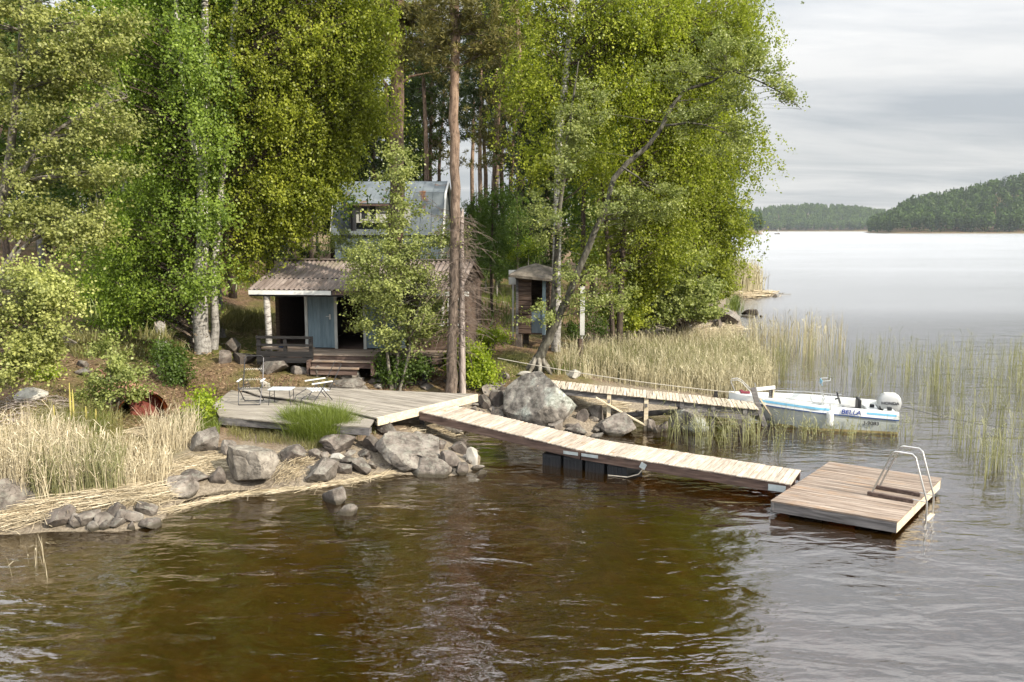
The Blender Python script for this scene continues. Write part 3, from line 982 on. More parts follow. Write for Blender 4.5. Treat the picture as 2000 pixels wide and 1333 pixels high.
# roots of the leaning alder
mb = MB()
for a in range(7):
    an = a * 0.9 + 0.3
    e = b + Vector((math.cos(an) * 0.55, math.sin(an) * 0.45, -0.02))
    mb.tube([b + Vector((math.cos(an) * .08, math.sin(an) * .08, 0.45)), b.lerp(e, .6) + Vector((0, 0, .14)), e + Vector((0, 0, -.15))], [0.10, 0.075, 0.03], 6)
mb.build('root', B_ALDER, rt, smooth='all')

# ---- birches on the right
t8 = T([(1086, 655, 0.17), (1087, 520, 0.155), (1089, 400, 0.145), (1092, 290, 0.14), (1102, 170, 0.13), (1114, 60, 0.12), (1120, -40, 0.10), (1126, -200, 0.08), (1128, -350, 0.05), (1128, -500, 0.02)], 30.0)
b = foot(t8)
rt = thing('birch_tree', 'tall white birch rising behind the leaning alder', 'tree', b)
grow(rt, [t8], LB([
    (1060, 50, 75, 85, 34), (1180, 60, 90, 85, 46), (1150, 170, 75, 70, 34), (1040, 170, 55, 80, 24), (1250, 30, 80, 70, 38), (1210, 160, 70, 70, 34), (1060, 290, 45, 60, 14), (1150, 300, 60, 60, 22), (1120, -120, 160, 100, 46), (1000, -130, 100, 100, 36), (960, -250, 100, 90, 24), (1060, -340, 150, 120, 34), (950, -430, 130, 100, 24), (1180, -360, 150, 120, 32)], 30.0, 0.9, 1.15),
    'birch', LF_BIRCH2, B_BIRCH, 25, leaf=(0.092, 0.07), per=195, csize=0.55)

t9 = T([(1208, 680, 0.13), (1212, 600, 0.12), (1216, 500, 0.11), (1225, 380, 0.10), (1240, 250, 0.09), (1255, 100, 0.075), (1265, -60, 0.05), (1270, -200, 0.02)], 31.0)
t9b = T([(1196, 680, 0.10), (1194, 600, 0.09), (1188, 500, 0.08), (1180, 400, 0.07), (1170, 300, 0.03)], 31.0)
b = foot(t9)
foot(t9b)
rt = thing('birch_tree', 'dark two-stemmed birch with yellow-green crown behind the beige reed bed', 'tree', b)
grow(rt, [t9, t9b], LB([
    (1290, 90, 90, 80, 56), (1370, 60, 75, 70, 40), (1280, 220, 85, 75, 56), (1350, 190, 66, 66, 34), (1250, 350, 75, 66, 40), (1330, 320, 75, 66, 42), (1220, 470, 62, 56, 26), (1300, 450, 66, 60, 32), (1420, 40, 42, 60, 14), (1290, -80, 130, 100, 44)], 31.5, 0.9, 1.15),
    'birch', LF_YEL, B_DARK, 26, leaf=(0.096, 0.074), per=200, csize=0.58)

t10 = T([(1345, 625, 0.14), (1350, 520, 0.12), (1362, 380, 0.10), (1380, 220, 0.08), (1395, 60, 0.06), (1405, -100, 0.03)], 40.0)
b = foot(t10)
rt = thing('birch_tree', 'yellow-green birch hanging over the lake beyond the reed bed', 'tree', b)
grow(rt, [t10], LB([
    (1400, 260, 58, 62, 44), (1380, 380, 60, 60, 44), (1410, 120, 56, 66, 34), (1340, 440, 52, 52, 30), (1418, 440, 24, 44, 15), (1460, 290, 18, 36, 6), (1440, 20, 34, 76, 15), (1455, 90, 14, 46, 5), (1400, 500, 32, 36, 15), (1400, -60, 64, 90, 22), (1330, 300, 55, 60, 26)], 40.0, 0.8, 1.2),
    'birch', LF_YEL, B_BIRCH, 27, leaf=(0.115, 0.088), per=185, csize=0.66)

# shore alders and willows under the birches
for i, (px, py, Y, lob, lab, lf) in enumerate([
    (1330, 640, 35, [(1330, 580, 62, 46, 44), (1280, 600, 50, 42, 30), (1370, 590, 40, 36, 22), (1320, 520, 55, 40, 26)], 'grey-green alder bush overhanging the rocks at the reed bed', LF_ALDER),
    (1395, 606, 52, [(1388, 560, 34, 36, 40), (1405, 520, 22, 36, 24), (1360, 530, 44, 42, 36), (1420, 560, 12, 16, 6)], 'yellow-green shore bush beside the closed parasol', LF_YEL),
    (1240, 640, 33, [(1240, 570, 46, 44, 30), (1215, 620, 36, 28, 16), (1270, 530, 46, 40, 24)], 'leafy bush around the dark double stem behind the reeds', LF_BIRCH2)]):
    base = og(px, py)
    tr = [(base.x, base.y, base.z - .2, .08), (base.x + .1, base.y, base.z + .8, .06), (base.x, base.y, base.z + 2.0, .03)]
    rt = thing('shore_bush', lab, 'bush', base)
    grow(rt, [tr], LB(lob, base.y if base.y < Y + 6 else Y, 0.9, 1.5), 'alder', lf, B_ALDER, 40 + i, leaf=(0.12, 0.09), per=110, csize=0.5, br=0.02)

# ---- small bushes and saplings
BUSHES = [
    ('bush', (920, 757), [(918, 720, 44, 34, 40), (900, 690, 30, 26, 18), (945, 735, 32, 22, 22), (935, 700, 30, 22, 16)], LF_BUSH, 'bush', 'bright yellow-green bush between the hut corner and the giant boulder'),
    ('bush', (955, 690), [(955, 662, 26, 14, 16), (980, 655, 15, 9, 6), (930, 655, 16, 12, 7)], LF_BUSH, 'bush', 'low bright sprig in front of the dark outhouse'),
    ('bush', (338, 748), [(336, 710, 34, 28, 24), (320, 690, 24, 20, 12), (350, 730, 26, 18, 12)], LF_GREEN, 'bush', 'round green bush at the foot of the jagged birch stump'),
    ('sapling', (218, 812), [(222, 700, 26, 26, 9), (205, 745, 42, 26, 14), (255, 725, 28, 16, 7), (200, 780, 40, 18, 12), (240, 770, 30, 18, 9), (185, 690, 18, 14, 4)], LF_ALDER, 'alder', 'thin alder sapling growing beside the upturned red rowing boat'),
    ('bush', (396, 826), [(396, 790, 14, 22, 9), (388, 810, 18, 12, 8)], LF_BUSH, 'bush', 'small bright shoot at the corner of the wooden terrace'),
    ('bush', (785, 760), [(775, 725, 40, 22, 22), (815, 715, 30, 18, 12), (760, 705, 30, 16, 9)], LF_GREEN, 'bush', 'low leafy growth at the foot of the young alder'),
    ('bush', (1140, 690), [(1120, 650, 22, 24, 9), (1160, 640, 22, 26, 9), (1150, 600, 20, 20, 6)], LF_GREEN, 'bush', 'green undergrowth right of the leaning alder'),
    ('bush', (1012, 520), [(1010, 495, 30, 18, 18), (1040, 480, 24, 18, 12)], LF_BUSH, 'bush', 'sunlit green bush behind the outhouse roof'),
    ('bush', (700, 510), [(700, 480, 42, 26, 18), (660, 470, 30, 24, 12), (790, 490, 46, 26, 18), (850, 500, 30, 22, 9)], LF_ALDER, 'bush', 'grey-green bush hiding the foot of the metal-roofed house'),
    ('bush', (100, 742), [(95, 725, 18, 9, 6), (70, 730, 14, 8, 4)], LF_BUSH, 'bush', 'tiny green bush under the low alder'),
]
for i, (nm, bp_, lob, lf, cat, lab) in enumerate(BUSHES):
    base = og(*bp_) if bp_[1] > 560 else Vector((pt(bp_[0], bp_[1], 38).x, 38, gz(pt(bp_[0], bp_[1], 38).x, 38)))
    rt = thing(nm, lab, cat, base)
    stems = []
    for k in range(3):
        q = pt(lob[k % len(lob)][0], lob[k % len(lob)][1], base.y)
        stems.append([(base.x + (k - 1) * .06, base.y, base.z - .15, .028), ((base.x * 2 + q.x) / 3, base.y + (k - 1) * .1, base.z * .6 + q.z * .4, .02), (q.x, base.y + (k - 1) * .15, q.z, .008)])
    grow(rt, stems, LB(lob, base.y, 1.0), 'alder' if nm == 'sapling' else 'bush', lf, B_ALDER, 60 + i, leaf=(0.075, 0.056), per=80, csize=0.21, br=0.01, sides=5)

# ---- stumps
def stump(px, py0, py1, r, Y, seed, label, barkm):
    a = pt(px, py0, Y)
    z0 = gz(a.x, a.y)
    top = pt(px, py1, Y).z
    rt = thing('tree_stump', label, 'stump', (a.x, a.y, z0))
    mb = MB()
    rg = np.random.default_rng(seed)
    n = 14
    rings = [z0 - 0.2, z0 + 0.1, z0 + 0.5 * (top - z0)]
    vs, fs = [], []
    for z in rings:
        for j in range(n):
            an = 2 * math.pi * j / n
            rr_ = r * (1.25 if z < z0 + .2 else 1.0) * (1 + .06 * math.sin(3 * an))
            vs.append((a.x + rr_ * math.cos(an), a.y + rr_ * math.sin(an), z))
    for j in range(n):
        an = 2 * math.pi * j / n
        vs.append((a.x + r * .95 * math.cos(an), a.y + r * .95 * math.sin(an), top - abs(rg.normal(0, .16)) * (1 if j % 2 else .35)))
    vs.append((a.x, a.y, z0 + .62 * (top - z0)))
    for k in range(3):
        for j in range(n):
            fs.append((k * n + j, k * n + (j + 1) % n, (k + 1) * n + (j + 1) % n, (k + 1) * n + j))
    mb.add(vs, fs)
    mb.build('trunk', barkm, rt, smooth=True)
    m2 = MB()
    m2.add([vs[3 * n + j] for j in range(n)] + [vs[4 * n]], [(j, (j + 1) % n, n) for j in range(n)])
    m2.build('splintered_top', B_DEAD, rt)


stump(316, 690, 626, 0.16, 24.8, 3, 'jagged broken birch stump with a white splintered top', B_BIRCH)
stump(902, 640, 405, 0.085, 24.1, 4, 'tall bleached dead snag leaning on the straight pine', B_DEAD)

# ---- the forest behind: individual trees from a few shapes
def proto_pine(seed, h, bare, name_r):
    r = np.random.default_rng(seed)
    trk = [(0, 0, -.3, name_r * 1.2), (0, 0, 1, name_r), (r.normal(0, .1), r.normal(0, .1), h * .4, name_r * .8), (r.normal(0, .2), r.normal(0, .2), h * .75, name_r * .5), (0, 0, h, .03)]
    lob = []
    for k in range(26):
        t = bare + (1 - bare) * (k + .5) / 26
        rad = 2.5 * (1.05 - t) ** .7 + .3
        a = r.uniform(0, 6.28)
        lob.append((Vector((math.cos(a) * rad * .6, math.sin(a) * rad * .6, t * h)), (rad * .5, rad * .5, .35), 3))
    for k in range(10):
        z = r.uniform(.25, bare) * h
        a = r.uniform(0, 6.28)
        lob.append((Vector((math.cos(a) * 1.2, math.sin(a) * 1.2, z)), (.3, .3, .1), 0))
    return trk, lob


def proto_spruce(seed, h):
    r = np.random.default_rng(seed)
    trk = [(0, 0, -.3, .2), (0, 0, h * .5, .12), (0, 0, h, .02)]
    lob = []
    for k in range(34):
        t = .10 + .9 * (k + .5) / 34
        rad = 2.3 * (1 - t) + .15
        for q in range(3):
            a = r.uniform(0, 6.28)
            lob.append((Vector((math.cos(a) * rad * .65, math.sin(a) * rad * .65, t * h - .2 * rad)), (rad * .3, rad * .3, .18), 1))
    return trk, lob


def proto_decid(seed, h):
    r = np.random.default_rng(seed)
    trk = [(0, 0, -.3, .16), (.1, .1, h * .35, .12), (-.1, .2, h * .7, .07), (0, 0, h, .02)]
    lob = []
    for k in range(15):
        t = r.uniform(.25, 1)
        rad = 2.1 * math.sin(math.pi * min(.95, .25 + t * .62))
        a = r.uniform(0, 6.28)
        lob.append((Vector((math.cos(a) * rad * .6, math.sin(a) * rad * .6, t * h)), (1.0, 1.0, .9), 5))
    return trk, lob


PROTO = {}
for key, gen, style, lf, bk, lsz, per, cs in [
    ('pine0', proto_pine(101, 19, .55, .19), 'pine', LF_SPRUCE, B_PINE, (.30, .06), 110, .6),
    ('pine1', proto_pine(102, 17, .42, .16), 'pine', LF_PINE, B_PINE, (.30, .06), 110, .6),
    ('spruce0', proto_spruce(103, 18), 'pine', LF_SPRUCE, B_DARK, (.30, .07), 100, .5),
    ('spruce1', proto_spruce(104, 14), 'pine', LF_SPRUCE, B_DARK, (.28, .07), 90, .45),
    ('decid0', proto_decid(105, 15), 'birch', LF_GREEN, B_DARK, (.18, .14), 130, .75),
    ('decid1', proto_decid(106, 12), 'birch', LF_GREEN, B_BIRCH, (.18, .14), 130, .75)]:
    PROTO[key] = (gen, style, lf, bk, lsz, per, cs)

first = {}


def forest_tree(key, name, label, group, x, y, s, rz, leafm=None):
    z = gz(x, y)
    if key not in first:
        (trk, lob), style, lf, bk, lsz, per, cs = PROTO[key]
        rt = thing(name, label, 'tree', (0, 0, 0), 0, group)
        grow(rt, [list(trk)], lob, style, lf, bk, hash(key) % 1 + sum(map(ord, key)), leaf=lsz, per=per, csize=cs, asc=.1 if 'spruce' in key else .25, sides=7, br=.022)
        first[key] = rt
    else:
        src = first[key]
        rt = link(src.copy())
        rt.name = name
        for ch in src.children:
            c = link(ch.copy())
            c.parent = rt
        props(rt, label, 'tree', group)
    rt.location = (x, y, z)
    rt.rotation_euler = (0, 0, rz)
    rt.scale = (s, s, s * random.uniform(.92, 1.1))
    return rt


rf = random.Random(21)
G1 = 'dark pines and spruces in the forest behind the huts'
G2 = 'green broadleaved trees in the forest behind the huts'
spots = []


def try_spot(px, Y, mind=1.6):
    x = (px - CX) / F_PX * Y
    if any((x - a) ** 2 + (Y - b_) ** 2 < mind ** 2 for a, b_ in spots): return None
    # keep clear of the house and huts
    if -11.5 < x < -2 and 46 < Y < 57: return None
    if float(sdist(np.array([x]), np.array([Y]))[0]) < 3.0: return None
    spots.append((x, Y))
    return x, Y


# trunks that can be told apart in the gap right of the house
for px, Y, key, s in [(833, 58, 'pine0', 1.05), (846, 64, 'pine0', 1.0), (912, 50, 'pine0', .95), (941, 55, 'pine0', .9), (947, 62, 'pine0', 1.0), (972, 52, 'pine1', .95), (985, 66, 'pine0', 1.1), (1003, 57, 'pine0', .9), (1022, 60, 'pine1', 1.0), (1035, 47, 'spruce1', 1.0), (865, 72, 'pine1', 1.1), (925, 74, 'pine0', 1.1), (735, 60, 'spruce0', 1.0), (700, 62, 'spruce0', 1.05), (668, 60, 'pine1', 1.0), (795, 66, 'spruce0', .95), (926, 53, 'pine0', 1.4), (964, 57, 'pine0', 1.4), (1010, 50, 'pine0', 1.35)]:
    q = try_spot(px, Y, .8)
    if q: forest_tree(key, 'pine_tree' if 'pine' in key else 'spruce_tree', 'slender dark-stemmed conifer in the forest strip behind the metal-roofed house', G1, q[0], q[1], s, rf.uniform(0, 6.28))
n_c = n_d = 0
tries = 0
while n_c < 58 and tries < 900:
    tries += 1
    px = rf.uniform(-160, 1330)
    Y = rf.uniform(36, 86) if px < 640 or px > 1000 else rf.uniform(62, 95)
    if 820 < px < 1010 and rf.random() < .72: continue
    q = try_spot(px, Y, 2.2)
    if not q: continue
    key = rf.choice(['spruce0', 'spruce1', 'pine0', 'pine1', 'spruce0'])
    nm = 'pine_tree' if 'pine' in key else 'spruce_tree'
    forest_tree(key, nm, 'dark conifer deep in the forest behind the birches', 'dark conifers deep in the forest', q[0], q[1], rf.uniform(.8, 1.15), rf.uniform(0, 6.28))
    n_c += 1
tries = 0
while n_d < 44 and tries < 900:
    tries += 1
    px = rf.uniform(-160, 1400)
    Y = rf.uniform(33, 80)
    if 640 < px < 1020 and (Y < 58 or rf.random() < .6): continue
    if px > 1200 and Y < 40: continue
    q = try_spot(px, Y, 2.0)
    if not q: continue
    key = rf.choice(['decid0', 'decid1', 'decid0'])
    forest_tree(key, 'birch_tree' if key == 'decid1' else 'leafy_tree', 'green leafy tree standing among the forest conifers', G2, q[0], q[1], rf.uniform(.75, 1.15), rf.uniform(0, 6.28))
    n_d += 1

# understorey in the gap between house and outhouse
tries = n_b = 0
while n_b < 22 and tries < 300:
    tries += 1
    px = rf.uniform(800, 1060)
    Y = rf.uniform(36, 66)
    if px < 915 and Y < 57: continue
    q = try_spot(px, Y, 1.0)
    if not q: continue
    forest_tree(rf.choice(['decid0', 'decid1']), 'bush', 'low leafy bush between the trunks right of the metal-roofed house', 'bushes between the forest trunks', q[0], q[1], rf.uniform(.22, .42), rf.uniform(0, 6.28))
    n_b += 1
# ------------------------------------------------------------------ wood and other materials
W_NEW = mat('pale_board', [(0.30, (0.30, 0.245, 0.19)), (0.5, (0.46, 0.40, 0.335)), (0.75, (0.58, 0.525, 0.455))], scale=2.2, stretch=(1.2, 9, 9), rough=0.75, bump=0.3, rnd=(0.72, 1.06),
            second=([(0.35, (0.30, 0.19, 0.11)), (0.7, (0.52, 0.40, 0.28))], 3.5, 0.60, 0.72))
W_OLD = mat('weathered_board', [(0.30, (0.30, 0.25, 0.19)), (0.5, (0.50, 0.435, 0.35)), (0.75, (0.66, 0.59, 0.49))], scale=2.5, stretch=(1.0, 10, 10), rough=0.85, bump=0.4, rnd=(0.70, 1.10))
W_DECK = mat('terrace_board', [(0.30, (0.17, 0.15, 0.125)), (0.5, (0.30, 0.272, 0.235)), (0.75, (0.42, 0.388, 0.34))], scale=2.2, stretch=(0.8, 9, 9), rough=0.85, bump=0.35, rnd=(0.82, 1.08))
W_PLAT = mat('brown_worn_board', [(0.28, (0.12, 0.088, 0.066)), (0.5, (0.235, 0.187, 0.152)), (0.75, (0.38, 0.325, 0.275))], scale=1.8, stretch=(0.7, 8, 8), rough=0.85, bump=0.35, rnd=(0.85, 1.12),
             second=([(0.35, (0.19, 0.12, 0.07)), (0.7, (0.31, 0.215, 0.14))], 1.3, 0.54, 0.72))
W_GREY = mat('grey_timber', [(0.30, (0.07, 0.066, 0.066)), (0.55, (0.16, 0.152, 0.152)), (0.78, (0.28, 0.268, 0.262))], scale=3, stretch=(0.6, 6, 6), rough=0.9, bump=0.4, rnd=(0.85, 1.1))
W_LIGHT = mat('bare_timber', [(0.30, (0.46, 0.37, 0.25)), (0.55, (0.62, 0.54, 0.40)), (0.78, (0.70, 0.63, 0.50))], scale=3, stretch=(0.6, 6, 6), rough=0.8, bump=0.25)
W_BROWN = mat('dark_stained_timber', [(0.30, (0.055, 0.036, 0.03)), (0.55, (0.12, 0.082, 0.068)), (0.78, (0.20, 0.145, 0.12))], scale=3, stretch=(0.6, 6, 6), rough=0.85, bump=0.35, rnd=(0.9, 1.1))
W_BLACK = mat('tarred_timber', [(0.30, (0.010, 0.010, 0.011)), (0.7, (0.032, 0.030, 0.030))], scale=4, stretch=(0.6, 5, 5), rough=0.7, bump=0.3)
W_LOG = mat('brown_log', [(0.30, (0.045, 0.030, 0.024)), (0.55, (0.105, 0.072, 0.056)), (0.78, (0.17, 0.125, 0.10))], scale=4, stretch=(0.6, 5, 5), rough=0.85, bump=0.4, rnd=(0.85, 1.15))
P_BLUE = mat('blue_grey_paint', [(0.30, (0.125, 0.185, 0.225)), (0.55, (0.185, 0.255, 0.30)), (0.8, (0.25, 0.32, 0.36))], scale=2, stretch=(3, 3, 0.7), rough=0.6, bump=0.12, rnd=(0.9, 1.08))
P_WHITE = mat('white_paint', [(0.25, (0.52, 0.53, 0.52)), (0.55, (0.70, 0.71, 0.70)), (0.8, (0.78, 0.79, 0.78))], scale=3, rough=0.6, bump=0.1)
P_GREY = mat('grey_white_paint', [(0.25, (0.34, 0.345, 0.33)), (0.55, (0.52, 0.53, 0.51)), (0.8, (0.62, 0.63, 0.61))], scale=3, stretch=(1, 1, .5), rough=0.7, bump=0.15)
BLACKP = plain('black_plastic', (0.016, 0.018, 0.022), 0.45)
HOLE_DARK = plain('painted_hole_dark', (0.02, 0.018, 0.016), 0.9)
ALU = mat('aluminium', [(0.3, (0.48, 0.48, 0.48)), (0.7, (0.60, 0.60, 0.59))], scale=6, rough=0.32, metal=0.9, bump=0.04)
STEEL = mat('dark_steel_tube', [(0.3, (0.045, 0.045, 0.05)), (0.7, (0.10, 0.10, 0.11))], scale=6, rough=0.4, metal=0.6, bump=0.03)
GALV = mat('galvanised_plate', [(0.3, (0.36, 0.42, 0.45)), (0.7, (0.52, 0.58, 0.60))], scale=8, rough=0.45, metal=0.5, bump=0.05)
ROOF_C = mat('brown_corrugated_sheet', [(0.3, (0.11, 0.085, 0.075)), (0.55, (0.20, 0.165, 0.15)), (0.78, (0.31, 0.27, 0.25))], scale=2.5, stretch=(2, .6, 1), rough=0.85, bump=0.25,
             second=([(0.4, (0.10, 0.09, 0.06)), (0.7, (0.24, 0.21, 0.16))], 1.1, 0.55, 0.7))
ROOF_M = mat('galvanised_roof_sheet', [(0.3, (0.085, 0.105, 0.12)), (0.55, (0.135, 0.16, 0.18)), (0.8, (0.20, 0.225, 0.245))], scale=1.1, rough=0.75, metal=0.0, bump=0.1,
             second=([(0.4, (0.10, 0.045, 0.022)), (0.7, (0.22, 0.115, 0.06))], 1.0, 0.63, 0.70))
BLUEGREY_WALL = mat('slate_blue_cladding', [(0.3, (0.085, 0.12, 0.15)), (0.7, (0.15, 0.19, 0.225))], scale=3, stretch=(3, 3, .5), rough=.7, bump=.2)
GLASS = plain('dark_window_glass', (0.02, 0.024, 0.026), 0.08, spec=0.8)
STONE = mat('granite', [(0.30, (0.052, 0.044, 0.038)), (0.5, (0.145, 0.125, 0.108)), (0.72, (0.27, 0.237, 0.208))], scale=4.5, rough=0.9, bump=1.0, bscale=9, detail=10, rnd=(0.75, 1.15), bdist=.03,
            second=([(0.35, (0.18, 0.165, 0.145)), (0.7, (0.33, 0.305, 0.27))], 1.6, 0.50, 0.70))
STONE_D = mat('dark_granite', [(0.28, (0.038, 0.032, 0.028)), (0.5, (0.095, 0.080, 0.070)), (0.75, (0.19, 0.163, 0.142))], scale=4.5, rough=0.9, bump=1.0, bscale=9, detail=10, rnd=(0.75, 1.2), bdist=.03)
STONE_L = mat('lichen_boulder_stone', [(0.32, (0.05, 0.045, 0.04)), (0.5, (0.16, 0.145, 0.128)), (0.72, (0.30, 0.275, 0.245))], scale=3.2, rough=0.92, bump=0.9, bscale=9, detail=9, bdist=.04,
              second=([(0.35, (0.17, 0.18, 0.155)), (0.7, (0.42, 0.44, 0.40))], 1.5, 0.50, 0.60))
STONE_W = mat('bleached_stone', [(0.28, (0.26, 0.245, 0.215)), (0.55, (0.40, 0.38, 0.34)), (0.8, (0.52, 0.50, 0.455))], scale=5, rough=0.9, bump=0.6, rnd=(0.85, 1.1))
STONE_P = mat('pale_granite', [(0.30, (0.085, 0.074, 0.060)), (0.5, (0.20, 0.178, 0.150)), (0.75, (0.37, 0.335, 0.285))], scale=3.5, rough=0.9, bump=1.0, bscale=9, detail=10, bdist=.03)
for sm in (STONE, STONE_D, STONE_L, STONE_P):
    nt = sm.node_tree
    b = nt.nodes['Principled BSDF']
    src = b.inputs['Base Color'].links[0].from_socket
    geo = nt.nodes.new('ShaderNodeNewGeometry')
    sx = nt.nodes.new('ShaderNodeSeparateXYZ'); nt.links.new(geo.outputs['Position'], sx.inputs[0])
    zn = math_(nt, 'ADD', sx.outputs['Z'], math_(nt, 'MULTIPLY', noise(nt, geo.outputs['Position'], 6, 4), -.10))
    mr = nt.nodes.new('ShaderNodeMapRange'); mr.inputs['From Min'].default_value = .06; mr.inputs['From Max'].default_value = .0
    nt.links.new(zn, mr.inputs[0])
    # cracks, and lichen on the upper faces
    vo = nt.nodes.new('ShaderNodeTexVoronoi'); vo.feature = 'DISTANCE_TO_EDGE'; vo.inputs['Scale'].default_value = 2.1
    tco = nt.nodes.new('ShaderNodeTexCoord')
    dv = nt.nodes.new('ShaderNodeVectorMath'); dv.operation = 'ADD'
    nz = nt.nodes.new('ShaderNodeTexNoise'); nz.inputs['Scale'].default_value = 2.5; nz.inputs['Detail'].default_value = 6
    nt.links.new(tco.outputs['Object'], nz.inputs['Vector'])
    nt.links.new(tco.outputs['Object'], dv.inputs[0]); nt.links.new(nz.outputs['Color'], dv.inputs[1])
    nt.links.new(dv.outputs[0], vo.inputs['Vector'])
    ck = nt.nodes.new('ShaderNodeMapRange'); ck.inputs['From Min'].default_value = .022; ck.inputs['From Max'].default_value = .0; ck.inputs['To Max'].default_value = .75
    nt.links.new(vo.outputs['Distance'], ck.inputs[0])
    src = mixc(nt, ck.outputs[0], src, (0.03, 0.026, 0.022))
    sn = nt.nodes.new('ShaderNodeSeparateXYZ'); nt.links.new(geo.outputs['Normal'], sn.inputs[0])
    lc = nt.nodes.new('ShaderNodeMapRange'); lc.inputs['From Min'].default_value = .50; lc.inputs['From Max'].default_value = .60
    nt.links.new(noise(nt, tco.outputs['Object'], 7, 7, .7), lc.inputs[0])
    up = nt.nodes.new('ShaderNodeMapRange'); up.inputs['From Min'].default_value = .2; up.inputs['From Max'].default_value = .8; up.inputs['To Max'].default_value = .32
    nt.links.new(sn.outputs['Z'], up.inputs[0])
    src = mixc(nt, math_(nt, 'MULTIPLY', lc.outputs[0], up.outputs[0]), src, (0.30, 0.31, 0.26))
    nt.links.new(mixc(nt, mr.outputs[0], src, (0.045, 0.038, 0.026)), b.inputs['Base Color'])
ROPE = plain('grey_rope', (0.42, 0.39, 0.33), 0.9)
DROPE = plain('dark_rope', (0.10, 0.10, 0.10), 0.9)


# ------------------------------------------------------------------ boards
def board_meshes(name, ln, wd, th, k=4, seed=0):
    out = []
    r = random.Random(seed)
    for i in range(k):
        m = MB().box((0, 0, 0), (ln + r.uniform(-.02, .02), wd, th))
        me = bpy.data.meshes.new(name)
        me.from_pydata(m.v, [], m.f)
        bm = bmesh.new(); bm.from_mesh(me)
        bmesh.ops.recalc_face_normals(bm, faces=bm.faces)
        bmesh.ops.bevel(bm, geom=list(bm.edges), offset=.004, segments=1, affect='EDGES')
        bm.to_mesh(me); bm.free()
        out.append(me)
    return out


def plank_row(parent, name, me, m, a, b, pitch, ang, jit=.006, rj=.006, skip=()):
    """boards laid side by side from a to b (world), each turned to angle ang (its length)"""
    c, rz = FR[parent]
    Mi = Matrix.Rotation(-rz, 3, 'Z')
    a, b = Vector(a), Vector(b)
    n = max(1, int((b - a).length / pitch))
    pitchang = math.asin(max(-1, min(1, (b - a).z / (b - a).length)))
    for i in range(n):
        if i in skip: continue
        p = a.lerp(b, (i + .5) / n) + Vector((0, 0, random.uniform(-jit, jit) * .5))
        mm = me[i % len(me)]
        if not mm.materials: mm.materials.append(m)
        o = link(bpy.data.objects.new(name, mm))
        o.parent = parent
        o.location = Mi @ (p - c)
        o.rotation_euler = (random.uniform(-.5, .5) * rj - pitchang * 0, 0, ang - rz + random.uniform(-rj, rj))
        sd = Vector((math.cos(ang), math.sin(ang), 0)) * random.uniform(-.012, .012)
        o.location = Mi @ (p + sd - c)


def clip_strip(poly, o, d, t0, t1):
    """interval(s) of the strip between offsets t0,t1 along normal n of direction d, clipped to convex polygon"""
    n = (-d[1], d[0])
    pts = [(p[0] - o[0], p[1] - o[1]) for p in poly]
    pts = [(p[0] * d[0] + p[1] * d[1], p[0] * n[0] + p[1] * n[1]) for p in pts]

    def cut(ps, s, lim):
        out = []
        for i in range(len(ps)):
            a, b = ps[i], ps[(i + 1) % len(ps)]
            ia, ib = s * (a[1] - lim) >= 0, s * (b[1] - lim) >= 0
            if ia: out.append(a)
            if ia != ib:
                t = (lim - a[1]) / (b[1] - a[1])
                out.append((a[0] + t * (b[0] - a[0]), lim))
        return out
    ps = cut(cut(pts, 1, t0), -1, t1)
    return [(o[0] + u * d[0] + v * n[0], o[1] + u * d[1] + v * n[1]) for u, v in ps] if len(ps) >= 3 else None


def clipped_deck(parent, name, poly, z, ang, pitch, th, m):
    d = (math.cos(ang), math.sin(ang))
    n = (-d[1], d[0])
    o = poly[0]
    offs = [(p[0] - o[0]) * n[0] + (p[1] - o[1]) * n[1] for p in poly]
    t = min(offs)
    Rz = Matrix.Rotation(-ang, 3, 'Z')
    while t < max(offs):
        ps = clip_strip(poly, o, d, t + .004, t + pitch - .004)
        if ps:
            cx_ = sum(p[0] for p in ps) / len(ps); cy_ = sum(p[1] for p in ps) / len(ps)
            loc = [tuple((Rz @ Vector((p[0] - cx_, p[1] - cy_, 0)))[:2]) for p in ps]
            mb = MB().prism(loc, -th / 2, th / 2)
            c, rz = FR[parent]
            ob = mb.build(name, m, parent, local=True)
            ob.location = Matrix.Rotation(-rz, 3, 'Z') @ (Vector((cx_, cy_, z - th / 2 + random.uniform(-.003, .003))) - c)
            ob.rotation_euler = (0, 0, ang - rz)
        t += pitch


def poly_at(pix, z):
    p = [tuple(at(px, py, z)[:2]) for px, py in pix]
    a = sum(p[i][0] * p[(i + 1) % len(p)][1] - p[(i + 1) % len(p)][0] * p[i][1] for i in range(len(p)))
    return p if a > 0 else p[::-1]


# ------------------------------------------------------------------ terrace
ZD = 0.98
dk = thing('terrace', 'weathered grey wooden terrace with garden chairs below the hut', 'terrace', at(600, 800, 0.0))
main_poly = poly_at([(463, 757), (505, 772), (590, 783), (735, 816), (932, 770), (780, 764), (600, 756)], ZD)
low_poly = poly_at([(452, 762), (415, 790), (428, 813), (560, 826), (722, 834), (733, 817), (590, 785), (505, 774)], ZD - .07)
clipped_deck(dk, 'board', main_poly, ZD, R(-33), .118, .03, W_DECK)
clipped_deck(dk, 'board', low_poly, ZD - .07, R(-3), .118, .03, W_DECK)
